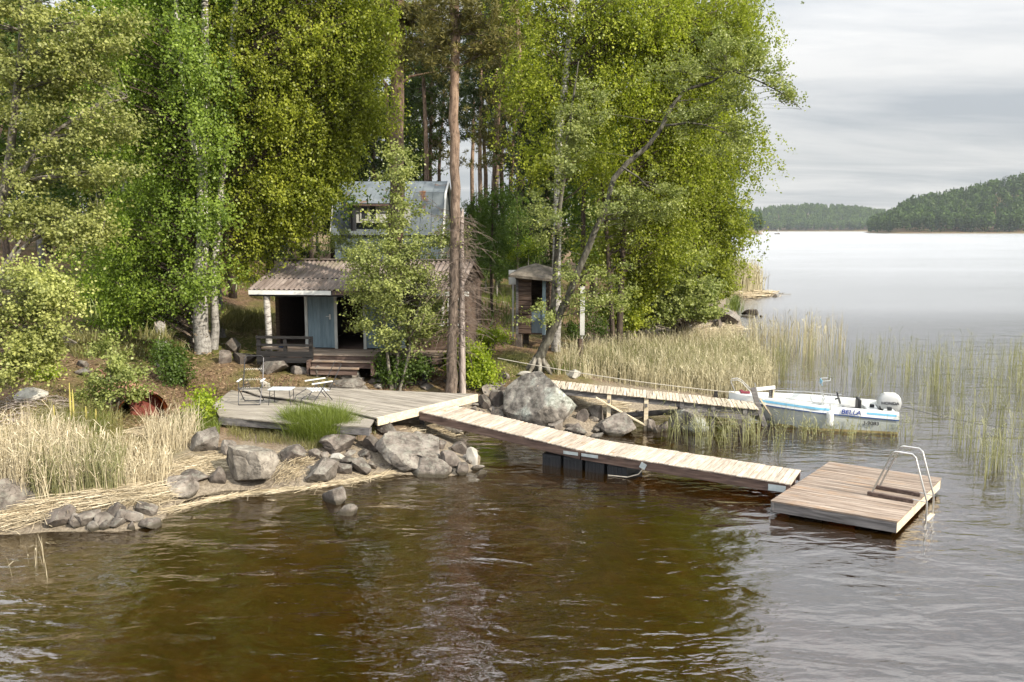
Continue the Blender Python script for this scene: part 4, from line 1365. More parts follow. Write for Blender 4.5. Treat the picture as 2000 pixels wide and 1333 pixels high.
# lake-end beam with sunlit brightness put into its pale timber, and the front fascia
a_, b_ = at(735, 817, ZD), at(931, 771, ZD)
nv = Vector((b_.y - a_.y, -(b_.x - a_.x), 0)).normalized()
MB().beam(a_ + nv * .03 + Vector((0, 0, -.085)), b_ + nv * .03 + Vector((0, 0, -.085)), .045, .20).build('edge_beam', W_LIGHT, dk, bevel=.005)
f0, f1 = at(428, 813, ZD - .07), at(722, 834, ZD - .07)
MB().beam(f0 + Vector((0, -.03, -.12)), f1 + Vector((0, -.03, -.12)), .04, .16).build('fascia', W_GREY, dk)
MB().beam(f0 + Vector((0, .15, -.12)), f1 + Vector((0, .15, -.12)), .06, .14).build('joist', W_GREY, dk)
MB().beam(a_ - nv * .5 + Vector((0, 0, -.13)), b_ - nv * .5 + Vector((0, 0, -.13)), .06, .14).build('joist', W_GREY, dk)
for px, py in [(560, 826), (640, 830), (745, 812), (830, 790), (905, 773)]:
    p = at(px, py, ZD - .15) + Vector((-.1, .15, 0))
    zg = gz(p.x, p.y)
    MB().box((p.x, p.y, (zg - .3 + ZD - .15) / 2), (.12, .12, ZD - .15 - zg + .3)).build('support_post', W_GREY, dk)

# ------------------------------------------------------------------ main jetty (gangway) in two sections
JA = R(-31)
ju = Vector((math.cos(JA), math.sin(JA), 0)); jn = Vector((-ju.y, ju.x, 0))
e_near = at(1545, 946, .38)
s_near = at(818, 803, .93)
jd = (e_near - s_near)
ju = Vector((jd.x, jd.y, 0)).normalized(); jn = Vector((-ju.y, ju.x, 0)); JA = math.atan2(ju.y, ju.x)
JW = 1.12
jt = thing('gangway', 'long pale plank gangway sloping from the terrace to the swimming raft', 'jetty', (s_near.x, s_near.y, 0), JA)
mid = s_near.lerp(e_near, .49); mid.z = .49
bd = board_meshes('board', JW, .112, .028, 4, 1)
for k, (a, b) in enumerate(((s_near, mid), (mid, e_near))):
    ca, cb_ = a + jn * JW / 2, b + jn * JW / 2
    plank_row(jt, 'board', bd, W_NEW, ca + Vector((0, 0, -.014)), cb_ + Vector((0, 0, -.014)), .118, JA + math.pi / 2)
    for off in (.03, JW - .03, JW / 2):
        d = (b - a).normalized() * .01
        MB().beam(a + jn * off + Vector((0, 0, -.128)) + d, b + jn * off + Vector((0, 0, -.128)) - d, .048, .19).build('stringer', W_BROWN, jt, bevel=.004)
# floats under the joint
for k, t in enumerate((.405, .465, .525, .585)):
    c = s_near.lerp(e_near, t) + jn * JW / 2
    c.z = .49
    ztop = c.z - .24
    mb = MB()
    mb.box((c.x, c.y, (ztop - .22) / 2 + .02), (.46, .98, ztop + .22), JA)
    for q in range(5):
        for sgn in (-1, 1):
            pp = c + ju * (-.18 + .09 * q) + jn * sgn * .495
            mb.box((pp.x, pp.y, (ztop - .22) / 2), (.035, .02, ztop + .14), JA)
    mb.build('float', BLACKP, jt, bevel=.006)
# metal plates at the joint and end, a padlock tag
for t, off, ln in ((.463, -.006, .36), (.515, -.006, .40), (.97, -.006, .34)):
    c = s_near.lerp(e_near, t) + jn * off
    c.z = (.41 if t < .6 else c.z) - .02 - (.0 if t < .6 else .12)
    MB().box(c, (ln, .008, .07 if t < .9 else .13), JA).build('joint_plate', GALV, jt)
c = s_near.lerp(e_near, .655) + jn * -.012; c.z = .33
MB().box(c, (.13, .012, .13), M=Matrix.Rotation(JA, 3, 'Z') @ Matrix.Rotation(R(25), 3, 'Y')).build('tie_plate', GALV, jt)
MB().tube([c + Vector((.0, -.02, -.05)), c + ju * -.1 + Vector((0, 0, -.2)), c + ju * -.35 + Vector((0, 0, -.30)), c + ju * -.8 + Vector((0, 0, -.32))], .012, 5).build('tie_rope', ROPE, jt)
# hinge where it meets the terrace
for off in (.12, JW - .12):
    c = s_near + jn * off + Vector((0, 0, -.07))
    MB().tube([c + jn * -.07, c + jn * .07], .028, 8).build('hinge', GALV, jt)

# ------------------------------------------------------------------ swimming raft
ZP = .29
PC = [at(1505, 978, ZP), at(1753, 1019, ZP), at(1839, 934, ZP), at(1620, 902, ZP)]
PAng = math.atan2((PC[1] - PC[0]).y, (PC[1] - PC[0]).x)
pl = thing('swimming_raft', 'square brown plank raft floating at the end of the gangway', 'raft', (PC[0].x, PC[0].y, 0), PAng)
clipped_deck(pl, 'board', [tuple(p[:2]) for p in PC], ZP, PAng, .121, .03, W_PLAT)
PD = (PC[3] - PC[0])
for nm, a, b, m in (('side_beam', PC[0], PC[1], W_GREY), ('side_beam', PC[1], PC[2], W_LIGHT), ('side_beam', PC[2], PC[3], W_GREY), ('side_beam', PC[3], PC[0], W_GREY)):  # the sun-facing beam gets paler timber, its lit brightness put into the colour
    d = (b - a).normalized()
    inn = Vector((-d.y, d.x, 0)) * .03
    o = MB().beam(a + inn + d * .005 + Vector((0, 0, -.125)), b + inn - d * .005 + Vector((0, 0, -.125)), .05, .185).build(nm, m, pl, bevel=.005)
ctr = sum(PC, Vector()) / 4
for k, (u, v) in enumerate(((.18, .15), (.82, .15), (.18, .85), (.82, .85), (.5, .5))):
    p = PC[0] + (PC[1] - PC[0]) * u + PD * v
    p = p.lerp(ctr, .16); MB().box((p.x, p.y, -.10), (.62, .8, .36), PAng).build('float', BLACKP, pl, bevel=.02)
# ladder on the lake side
def raft_ladder():
    e0, e1 = PC[1], PC[2]
    d = (e1 - e0).normalized()
    outw = Vector((d.y, -d.x, 0))
    c0 = at(1790, 985, ZP)
    base = e0 + d * ((c0 - e0).dot(d))
    ld = thing('swim_ladder', 'aluminium swim ladder with two arched rails on the raft edge', 'ladder', (base.x, base.y, ZP))
    for k, s in enumerate((-.0, .52)):
        q = base + d * s
        foot_in = q - outw * .78 + Vector((0, 0, .07))
        top_in = q - outw * .44 + Vector((0, 0, .94))
        top_out = q - outw * .06 + Vector((0, 0, .94))
        knee = q + outw * .20 + Vector((0, 0, .06))
        low = q + outw * .20 + Vector((0, 0, -.95))
        path = [foot_in, foot_in.lerp(top_in, .96), top_in.lerp(top_out, .12), top_in.lerp(top_out, .88), top_out.lerp(knee, .06), knee.lerp(top_out, .04), knee.lerp(low, .05), low]
        MB().tube(path, .018, 8).build('rail', ALU, ld, smooth=True)
        MB().tube([q - outw * .05 + Vector((0, 0, .075)), knee + Vector((0, 0, .01))], .012, 6).build('stay', ALU, ld)
        MB().beam(q - outw * .86 + Vector((0, 0, .038)), q - outw * .04 + Vector((0, 0, .038)), .075, .07).build('foot_block', W_BROWN, ld, bevel=.004)
    for z in (-.30, -.58, -.84):
        a = base + outw * .20 + Vector((0, 0, z)); b = a + d * .52
        MB().beam(a, b, .085, .03).build('rung', W_LIGHT, ld)


raft_ladder()

# ------------------------------------------------------------------ old jetty
oj_far = [at(1052, 727, 1.12), at(1482, 781, .66)]
oj_near = [at(1075, 757, 1.10), at(1482, 802, .62)]
OA = math.atan2((oj_near[1] - oj_near[0]).y, (oj_near[1] - oj_near[0]).x)
ou = Vector((math.cos(OA), math.sin(OA), 0)); on_ = Vector((-ou.y, ou.x, 0))
oj = thing('old_jetty', 'narrow weathered jetty on posts running through the reeds to the motorboat', 'jetty', (oj_near[0].x, oj_near[0].y, 0), OA)
OW = 1.0
zs, ze = 1.13, .64
oa = Vector((oj_near[0].x, oj_near[0].y, zs)) - ou * .35; ob_ = Vector((oj_near[1].x, oj_near[1].y, ze))
bo = board_meshes('board', OW + .05, .080, .024, 4, 2)
plank_row(oj, 'board', bo, W_OLD, oa + on_ * OW / 2, ob_ + on_ * OW / 2, .089, OA + math.pi / 2, .012, .03)
for off in (.08, OW - .08):
    MB().beam(oa + on_ * off + Vector((0, 0, -.10)), ob_ + on_ * off + Vector((0, 0, -.10)), .06, .15).build('stringer', W_GREY, oj)
olen = (ob_ - oa).length
for t in (.33, .50, .66, .80, .94):
    c = oa.lerp(ob_, t)
    for off in (.06, OW - .06):
        q = c + on_ * off
        zg = gz(q.x, q.y)
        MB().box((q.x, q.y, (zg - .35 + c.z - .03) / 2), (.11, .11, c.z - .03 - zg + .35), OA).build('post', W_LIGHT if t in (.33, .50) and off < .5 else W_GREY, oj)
    MB().beam(c + on_ * -.05 + Vector((0, 0, -.21)), c + on_ * (OW + .05) + Vector((0, 0, -.21)), .06, .09).build('cross_beam', W_GREY, oj)
c0 = oa.lerp(ob_, .27) + on_ * -.03 + Vector((0, 0, -.14)); c1 = oa.lerp(ob_, .50) + on_ * -.03; c1.z = .12
MB().beam(c0, c1, .03, .11, up=(on_.x, on_.y, 0)).build('diagonal_brace', W_LIGHT, oj)
MB().beam(oa.lerp(ob_, .72) + on_ * -.03 + Vector((0, 0, -.26)), oa.lerp(ob_, .96) + on_ * -.03 + Vector((0, 0, -.24)), .04, .12).build('side_plank', W_GREY, oj)
# short mooring stub on the far side
q = at(1398, 778, .72) + on_ * .02
MB().box((q.x, q.y, .45), (.10, .10, .95), OA).build('mooring_post', W_BLACK, oj)
# round log floating below it
lg = MB().tube([at(1212, 812, .28), at(1290, 806, .30), at(1420, 800, .22)], [.075, .08, .07], 9)
props(lg.build('driftwood_log', W_GREY, None, loc=at(1300, 806, .26), smooth=True), 'grey round log lying along the posts under the old jetty', 'log')
# leaning posts with a white board at the jetty end
gp = thing('mooring_frame', 'two leaning grey posts joined by a white board at the old jetty end', 'post', at(1490, 812, 0))
Yg = at(1490, 812, .3).y
def gq(px, py, dy=0): return pt(px, py, Yg + dy)
MB().beam(gq(1470, 758), gq(1502, 862), .13, .07, up=(0, 1, 0)).build('post', W_GREY, gp, bevel=.004)
MB().beam(gq(1506, 760, .15), gq(1502, 850, .15), .10, .07, up=(0, 1, 0)).build('post', W_GREY, gp, bevel=.004)
MB().beam(gq(1511, 760, .1), gq(1508, 800, .1), .035, .05, up=(0, 1, 0)).build('batten', W_LIGHT, gp)
MB().beam(gq(1476, 761, .07), gq(1514, 757, .07), .03, .10).build('cross_board', P_WHITE, gp)
MB().beam(gq(1484, 779, .02), gq(1507, 812, .02), .04, .05, up=(0, 1, 0)).build('diagonal_brace', W_LIGHT, gp)
MB().tube([gq(1474, 748), gq(1484, 790), gq(1500, 838)], .014, 6).build('metal_pipe', ALU, gp)

# ------------------------------------------------------------------ ropes
def rope(label, pts, r, m, sag=0.0):
    mb = MB().tube(pts, r, 5)
    return props(mb.build('rope', m, None, loc=pts[0]), label, 'rope')


ra, rb = at(972, 700, 1.6), at(1440, 768, 1.0)
rope('long slack rope strung above the old jetty to the boat bow', [ra.lerp(rb, t) + Vector((0, 0, -.35 * 4 * t * (1 - t) * .25)) for t in np.linspace(0, 1, 14)], .012, ROPE)
rope('dark mooring rope running from the boat stern to the lake', [pt(1755, 792, 22.6).lerp(at(2060, 845, .0), t) + Vector((0, 0, -.5 * t * (1 - t))) for t in np.linspace(0, 1, 12)], .010, DROPE)

# ------------------------------------------------------------------ motorboat
BL = 4.36
bow = at(1428, 776, .72)
stern = at(1757, 812, .36)
BA = R(-13)
bt = thing('motorboat', 'white open motorboat with blue side stripe moored at the old jetty', 'boat', (bow.x - .02, bow.y + .25, 0.0), BA)
HULL = mat('white_gelcoat', [(0.3, (0.60, 0.62, 0.61)), (0.7, (0.72, 0.735, 0.725))], scale=2, rough=0.28, bump=0.0, spec=.5)
HULL_L = mat('grey_white_hull', [(0.3, (0.46, 0.50, 0.49)), (0.7, (0.57, 0.60, 0.585))], scale=1.5, rough=0.35, bump=0.0, spec=.5)
STAIN = mat('waterline_stain', [(0.3, (0.30, 0.22, 0.08)), (0.7, (0.48, 0.40, 0.22))], scale=6, rough=0.6, bump=0.1)
BLUE = plain('light_blue_vinyl', (0.16, 0.42, 0.62), 0.4)
NAVY = plain('navy_vinyl', (0.02, 0.05, 0.16), 0.4)
SEATM = plain('black_vinyl', (0.02, 0.02, 0.024), 0.5)
REDM = plain('dark_red_cloth', (0.16, 0.025, 0.04), 0.8)


def hb(s): return 0.84 * min(1.0, (max(s, 0) / .52)) ** .62 * (1 - .06 * max(0, s - .6))
def shz(s): return .80 - .20 * s + .02 * (1 - s) ** 2
def rubz(s): return shz(s) - .175 - .02 * s
def chb(s): return hb(s) * (.30 + .58 * min(1, s / .5))
def chz(s): return .40 * max(0, 1 - s / .42) ** 1.6 - .03
def kz(s): return (.70 * max(0, 1 - s / .30) ** 1.5) - .16 * min(1, s / .28)


ST_ = [0.004, .02, .05, .09, .14, .2, .27, .275, .35, .45, .55, .65, .75, .85, .93, 1.0]
def loft(rows, closed=False):
    mb = MB()
    k = len(rows[0])
    vs = [p for r_ in rows for p in r_]
    fs = []
    for i in range(len(rows) - 1):
        for j in range(k - 1):
            a = i * k + j
            fs.append((a, a + 1, a + k + 1, a + k))
    return mb.add(vs, fs)


for sg in (-1,):
    rows = []
    for s in ST_:
        x = s * BL + (0.0 if s > .05 else 0)
        half = [(chb(s), chz(s)), (hb(s) * .985, rubz(s))]
        low = [(0, kz(s)), (chb(s), chz(s)), (chb(s) + (hb(s) - chb(s)) * .55, chz(s) + (rubz(s) - chz(s)) * .5), (hb(s), rubz(s))]
        rows.append([(x, -y, z) for y, z in reversed(low)] + [(x, y, z) for y, z in low[1:]])
    h = loft(rows)
    # transom
    e = rows[-1]
    n0 = len(h.v)
    h.add(e, [tuple(range(len(e)))])
    h.build('hull', HULL_L, bt, local=True, smooth=True)
# topsides above the rub rail, gunwale, inner liner
rows = []
for s in ST_:
    x = s * BL
    b, zr, z1 = hb(s), rubz(s), shz(s)
    fore = s < .272
    gi = max(0.0, b - .17)
    if fore:
        sec = [(b + .004, zr), (b - .03, z1), (gi, z1 + .01), (gi * .7, z1 + .025), (gi * .35, z1 + .03), (0, z1 + .032)]
    else:
        sec = [(b + .004, zr), (b - .03, z1), (gi, z1 - .005), (gi - .03, .22), (gi - .10, .16), (0, .15)]
    rows.append([(x, -y, z) for y, z in sec] + [(x, y, z) for y, z in reversed(sec[:-1])])
h = loft(rows)
e = rows[-1]
h.add([(BL + .001, -hb(1), rubz(1)), (BL + .001, hb(1), rubz(1)), (BL + .001, hb(1) - .03, shz(1)), (BL + .001, .32, shz(1)), (BL + .001, .28, .42), (BL + .001, -.28, .42), (BL + .001, -.32, shz(1)), (BL + .001, -hb(1) + .03, shz(1))], [tuple(range(8))])
h.build('deck_liner', HULL, bt, local=True, smooth=True)


def side_strip(z0f, z1f, s0, s1, off, n=16):
    """strip on both sides: fractions between rub rail and sheer"""
    mb = MB()
    for sg in (-1, 1):
        rows = []
        for i in range(n + 1):
            s = s0 + (s1 - s0) * i / n
            r_ = []
            for zf in (z0f, z1f):
                y = hb(s) + .004 + (-.034) * zf + off
                z = rubz(s) + (shz(s) - rubz(s)) * zf
                r_.append((s * BL, sg * y, z))
            rows.append(r_)
        t = loft(rows)
        mb.add(t.v, t.f)
    return mb


side_strip(-.10, .06, .0, 1.0, .012).build('rub_rail', NAVY, bt, local=True)
side_strip(.42, .74, .16, .60, .006).build('side_stripe', BLUE, bt, local=True)
side_strip(.42, .70, .815, .985, .006).build('side_stripe', BLUE, bt, local=True)
# thin stained band at the waterline
mb = MB()
for sg in (-1, 1):
    rows = []
    for i in range(15):
        s = .30 + .70 * i / 14
        r_ = []
        for z in (.005, .075):
            f = min(1, max(0, (z - chz(s)) / (.5 * (rubz(s) - chz(s)))))
            r_.append((s * BL, sg * (chb(s) + (hb(s) - chb(s)) * .55 * f + .004), z))
        rows.append(r_)
    t = loft(rows); mb.add(t.v, t.f)
mb.build('waterline_band', STAIN, bt, local=True)
# seats, console, splash well
MB().box((1.95, 0, .33), (.42, 1.12, .10)).box((1.95, 0, .22), (.38, 1.0, .14)).build('bench_seat', HULL, bt, local=True, bevel=.01)
con = MB().box((2.75, .30, .42), (.34, .52, .52)).build('steering_console', HULL, bt, local=True, bevel=.02)
MB().tube([(2.60 + .0, .06, .70), (2.48, .06, 1.08), (2.54, .06, 1.22), (2.72, .06, 1.24)], .014, 6).tube([(2.60, .54, .70), (2.48, .54, 1.08), (2.54, .54, 1.22), (2.72, .54, 1.24)], .014, 6).tube([(2.72, .06, 1.24), (2.76, .3, 1.27), (2.72, .54, 1.24)], .014, 6).build('windscreen_frame', ALU, bt, local=True, smooth=True)
MB().box((2.52, .30, 1.16), (.012, .46, .14)).build('windscreen_shade', BLUE, bt, local=True)
wv = [(3.0 + .05 * math.sin(a) * -1, .30 + .17 * math.cos(a), .72 + .17 * math.sin(a)) for a in np.linspace(0, 2 * math.pi, 17)]
MB().tube(wv, .014, 5, caps=False).tube([(2.90, .30, .68), (3.0, .30, .72)], .02, 6).build('steering_wheel', BLACKP, bt, local=True)
MB().box((3.32, .28, .40), (.42, .46, .10)).box((3.52, .28, .58), (.09, .46, .34)).build('helm_seat', SEATM, bt, local=True, bevel=.025)
MB().box((3.30, -.32, .40), (.42, .40, .10)).build('passenger_seat', SEATM, bt, local=True, bevel=.025)
MB().box((3.85, 0, .45), (.34, 1.30, .14)).build('stern_bench', HULL, bt, local=True, bevel=.02)
for sg in (-1, 1): MB().box((BL - .18, sg * .5, .55), (.26, .36, .10)).build('splash_well', HULL, bt, local=True, bevel=.02)
for q in ((BL - .2, -.55, .655), (BL - .2, .55, .655), (BL - .5, .2, .56)): MB().box(q, (.11, .11, .09)).build('cleat', BLACKP, bt, local=True, bevel=.01)
MB().box((.46, -.05, .835), (.26, .18, .05)).box((.36, .1, .84), (.12, .12, .06)).build('folded_cloth', REDM, bt, local=True, bevel=.015)
# bow rail and side rails
for sg in (-1, 1):
    MB().tube([(.20, sg * .10, .80), (.06, sg * .12, 1.12), (.10, sg * .13, 1.18), (.24, sg * .16, 1.20), (.36, sg * .20, 1.14), (.70, sg * .34, .80)], .011, 7).build('bow_rail', ALU, bt, local=True, smooth=True)
    pth = [(s * BL, sg * (hb(s) - .10), shz(s) + .075) for s in np.linspace(.30, .72, 8)]
    mb = MB().tube(pth, .011, 6)
    for q in pth[::2]: mb.tube([q, (q[0], q[1], q[2] - .085)], .009, 5)
    mb.build('side_rail', ALU, bt, local=True)
MB().tube([(3.55, .66, .62), (3.72, .66, 1.0), (3.86, .66, 1.32)], .009, 5).box((3.87, .66, 1.36), (.05, .05, .07)).build('light_mast', ALU, bt, local=True)

# outboard engine
EX = -.62
COWL = mat('silver_cowling', [(0.3, (0.32, 0.33, 0.335)), (0.7, (0.41, 0.42, 0.425))], scale=3, rough=.3, bump=0, spec=.5)
rows = []
for z, xl, xr, w_ in ((.50, 4.68, 5.10, .15), (.57, 4.60, 5.16, .18), (.72, 4.55, 5.19, .19), (.85, 4.58, 5.16, .182), (.93, 4.66, 5.10, .16), (.96, 4.74, 5.02, .13)):
    ring = []
    for a in np.linspace(0, 2 * math.pi, 17)[:-1]:
        c_, s_ = math.cos(a), math.sin(a)
        e = .55
        ring.append((EX + (xl + xr) / 2 + (xr - xl) / 2 * math.copysign(abs(c_) ** e, c_), w_ * math.copysign(abs(s_) ** e, s_), z))
    ring.append(ring[0])
    rows.append(ring)
h = loft(rows)
h.add(rows[-1][:-1], [tuple(range(16))]); h.add(rows[0][:-1], [tuple(reversed(range(16)))])
eng = h.build('outboard_engine', COWL, bt, local=True, smooth=True)
MB().box((EX + 4.86, 0, .42), (.20, .14, .46)).box((EX + 4.90, 0, .05), (.16, .07, .50)).box((EX + 4.95, 0, -.22), (.34, .20, .02)).box((EX + 4.90, 0, -.36), (.26, .08, .10)).build('drive_leg', COWL, eng, local=True, bevel=.01)
MB().box((EX + 4.68, 0, .52), (.14, .30, .24)).build('clamp_bracket', BLACKP, eng, local=True, bevel=.01)
MB().box((EX + 4.88, 0, .965), (.30, .18, .02)).build('top_trim', P_GREY, eng, local=True)


def letters(text, size, loc, rot, m, parent, name='lettering', shear=0.0, bold=0.0, sx=1.0):
    cu = bpy.data.curves.new('lettering', 'FONT')
    cu.body = text
    cu.size = size
    cu.shear = shear
    cu.offset = bold
    cu.extrude = .002
    tmp = bpy.data.objects.new('lettering_tmp', cu)
    COL.objects.link(tmp)
    bpy.context.view_layer.update()
    me = bpy.data.meshes.new_from_object(tmp.evaluated_get(bpy.context.evaluated_depsgraph_get()))
    bpy.data.objects.remove(tmp)
    me.name = name
    Mx = Matrix.Translation(loc) @ rot @ Matrix.Diagonal((sx, 1, 1, 1))
    me.transform(Mx)
    me.materials.clear()
    return mk(name, me, m, parent)


def side_rot(s0, s1, tilt=0.0):
    """rotation laying text on the near (-y) side of the hull"""
    y0, y1 = hb(s0), hb(s1)
    z0, z1 = shz(s0), shz(s1)
    u = Vector((BL * (s1 - s0), -(y1 - y0), z1 - z0)).normalized()
    up = Vector((0, tilt, 1)).normalized()
    nrm = u.cross(up).normalized()
    up = nrm.cross(u)
    return Matrix((u, up, nrm)).transposed().to_4x4()


INK = plain('navy_lettering', (0.02, 0.045, 0.22), .4)
INK2 = plain('black_lettering', (0.02, 0.022, 0.03), .4)
letters('BELLA', .165, (BL * .665, -(hb(.65) + .026), rubz(.65) + .040), side_rot(.65, .72, .19), INK, bt, shear=.2, bold=.004, sx=1.12)
letters('J-9083', .135, (BL * .80, -(hb(.80) + .004), rubz(.80) - .19), side_rot(.8, .88, -.14), INK2, bt, bold=.002, sx=1.1)
letters('HONDA', .108, (EX + 4.64, -.199, .69), Matrix.Rotation(R(90), 4, 'X'), INK2, eng, bold=.003, sx=1.12)

# fender hanging on the near side
fd = thing('fender', 'white cylindrical fender hanging on the near side of the motorboat', 'fender', bt.location)
FR[fd] = (Vector(bt.location), BA); fd.rotation_euler = (0, 0, BA)
fx, fy = 2.62, -(hb(.57) + .10)
MB().tube([(fx, fy, z) for z in (.60, .585, .55, .50, .25, .20, .165, .15)], [.03, .06, .088, .095, .095, .085, .05, .02], 12).build('body', HULL, fd, local=True, smooth=True)
MB().tube([(fx, fy, .60), (fx, fy + .06, .70), (fx, fy + .12, .76)], .009, 5).build('lanyard', DROPE, fd, local=True)
MB().tube([(fx, fy, .15), (fx + .02, fy, .08)], .008, 5).build('lower_line', DROPE, fd, local=True)

# ------------------------------------------------------------------ upturned red rowing boat
rb0 = og(280, 822)
rbt = thing('rowing_boat', 'upturned worn red rowing boat lying among the grass behind the reeds', 'rowing boat', rb0, R(132))
REDH = mat('worn_red_paint', [(0.3, (0.22, 0.13, 0.095)), (0.5, (0.40, 0.20, 0.135)), (0.75, (0.50, 0.30, 0.22))], scale=2.5, stretch=(.6, 3, 3), rough=.75, bump=.3)
ORANGE = plain('orange_inner_paint', (0.62, 0.19, 0.06), .6)
rows = []
LR = 3.6
for s in np.linspace(0, 1, 13):
    hbm = .72 * (1 - max(0, (s - .35) / .65) ** 2.2) * (.86 + .14 * min(1, s / .3)) + .01
    hh = .74 + .10 * s ** 2
    rows.append([(s * LR, hbm * math.cos(a), hh * (math.sin(a) ** .75 if math.sin(a) > 0 else 0) - .03) for a in np.linspace(0.001, math.pi - .001, 11)])
h = loft(rows)
h.build('hull', REDH, rbt, local=True, smooth=True)
loft([[(x + .012, y * .955, z * .955) for x, y, z in r_] for r_ in rows]).build('inner_hull', ORANGE, rbt, local=True, smooth=True)
tr = [(-.002, y * .99, z * .99) for _, y, z in rows[0]]
MB().add([(0.35, y * .95, z * .95) for _, y, z in rows[0][4:]] + [(.35, rows[0][4][1] * .95, 0)], [tuple(range(8))]).build('transom_panel', plain('dark_red_paint', (.13, .028, .018), .7), rbt, local=True)
for k in (3, 5, 7):
    MB().tube([(r_[k][0], r_[k][1] * 1.008, r_[k][2] * 1.008 + .004) for r_ in rows[:-1]], .014, 5).build('strake', REDH, rbt, local=True)
MB().beam((-.02, 0, .72), (LR * .95, 0, .81), .035, .06).build('keel', REDH, rbt, local=True)

# ------------------------------------------------------------------ garden furniture
SLAT = plain('white_plastic_slats', (0.62, 0.63, 0.64), .5)
WEAVE = plain('pale_cord', (0.50, 0.49, 0.46), .8)
Zt = ZD - .07 + .002
p = at(489, 790, Zt)
ch = thing('folding_chair', 'folding garden chair with tall bare tube back at the terrace edge', 'chair', p, R(4))
w2 = .27
MB().tube([(-w2, -.12, .03), (-w2, -.11, .012), (-w2 + .05, -.12, .012), (w2 - .05, -.12, .012), (w2, -.11, .012), (w2, -.12, .03), (w2 + .02, .05, .40), (w2 + .03, .10, .58)], .013, 6).tube([(-w2, -.12, .03), (-w2 - .02, .05, .40), (-w2 - .03, .10, .58)], .013, 6).build('front_leg_frame', STEEL, ch, local=True)
MB().tube([(-w2 + .04, .42, .012), (w2 - .04, .42, .012), (w2 - .02, .38, .05), (w2 - .02, -.08, .42)], .013, 6).tube([(-w2 + .04, .42, .012), (-w2 + .02, .38, .05), (-w2 + .02, -.08, .42)], .013, 6).build('rear_leg_frame', STEEL, ch, local=True)
MB().tube([(-w2 + .02, -.10, .42), (-w2 + .02, .36, .40), (-w2 + .03, .62, 1.12), (-w2 + .08, .64, 1.17), (w2 - .08, .64, 1.17), (w2 - .03, .62, 1.12), (w2 - .02, .36, .40), (w2 - .02, -.10, .42), (-w2 + .02, -.10, .42)], .013, 6).build('seat_and_back_tube', STEEL, ch, local=True)
for sg in (-1, 1):
    MB().box((sg * (w2 + .03), .18, .60), (.055, .40, .03)).build('armrest', SLAT, ch, local=True, bevel=.008)
for z, y in ((.40, -.02), (.405, .22), (.60, .43), (.86, .53)):
    mb = MB()
    for i in range(9):
        x = -w2 + .05 + i * (2 * w2 - .10) / 8
        mb.tube([(x - .03, y, z), (x, y - .005, z - .045), (x + .03, y, z)], .006, 4)
    mb.build('spring_row', WEAVE, ch, local=True)

p = at(551, 789, Zt)
tb = thing('folding_table', 'small pale-topped table on four thin legs between the garden chairs', 'table', p, R(-2))
MB().box((0, 0, .40), (.60, .42, .022)).build('tabletop', mat('pale_blue_laminate', [(.3, (.46, .51, .54)), (.7, (.60, .64, .66))], scale=3, rough=.4, bump=.03), tb, local=True, bevel=.005)
for sx in (-1, 1):
    for sy in (-1, 1):
        MB().tube([(sx * .25, sy * .17, .39), (sx * (.29 if sy < 0 else .26), sy * .20, 0)], .011, 6).build('leg', STEEL, tb, local=True)
    MB().tube([(sx * .27, -.185, .22), (sx * .255, .185, .22)], .006, 5).build('stretcher', STEEL, tb, local=True)

p = at(625, 786, Zt)
c2 = thing('reclining_chair', 'folding chair turned sideways with white slatted seat and thin tube back', 'chair', p, R(-58))
MB().tube([(-.26, -.30, .013), (.26, -.30, .013), (.26, .10, .55)], .012, 6).tube([(-.26, -.30, .013), (-.26, .10, .55)], .012, 6).build('leg_frame', STEEL, c2, local=True)
MB().tube([(-.24, .30, .013), (.24, .30, .013), (.24, -.12, .55)], .012, 6).tube([(-.24, .30, .013), (-.24, -.12, .55)], .012, 6).build('leg_frame', STEEL, c2, local=True)
MB().tube([(-.25, .18, .34), (-.25, .52, 1.0), (.25, .52, 1.0), (.25, .18, .34)], .010, 6).build('back_tube', STEEL, c2, local=True)
for i in range(6):
    MB().box((0, -.26 + i * .085, .36 - i * .006), (.50, .055, .016)).build('seat_slat', SLAT, c2, local=True)
for sg in (-1, 1):
    MB().box((sg * .28, -.02, .565), (.055, .56, .028), M=Matrix.Rotation(R(3), 3, 'X')).build('armrest', SLAT, c2, local=True, bevel=.006)
MB().tube([(-.24, -.28, .34), (-.24, -.55, .20), (-.22, -.62, .02), (.22, -.62, .02), (.24, -.55, .20), (.24, -.28, .34)], .010, 6).build('footrest_tube', STEEL, c2, local=True)
# ------------------------------------------------------------------ the lakeside hut
HA = R(-6)
hu = Vector((math.cos(HA), math.sin(HA), 0)); hn = Vector((-hu.y, hu.x, 0))
H0 = Vector((-7.95, 25.45, 0))
ht = thing('lakeside_hut', 'low hut with brown corrugated roof, blue-grey doors and open porch', 'hut', H0, HA)
HL, ZE, ZR, ZF = 6.45, 3.56, 4.36, 1.68      # length, eave, ridge, floor
RIDGE = 2.7


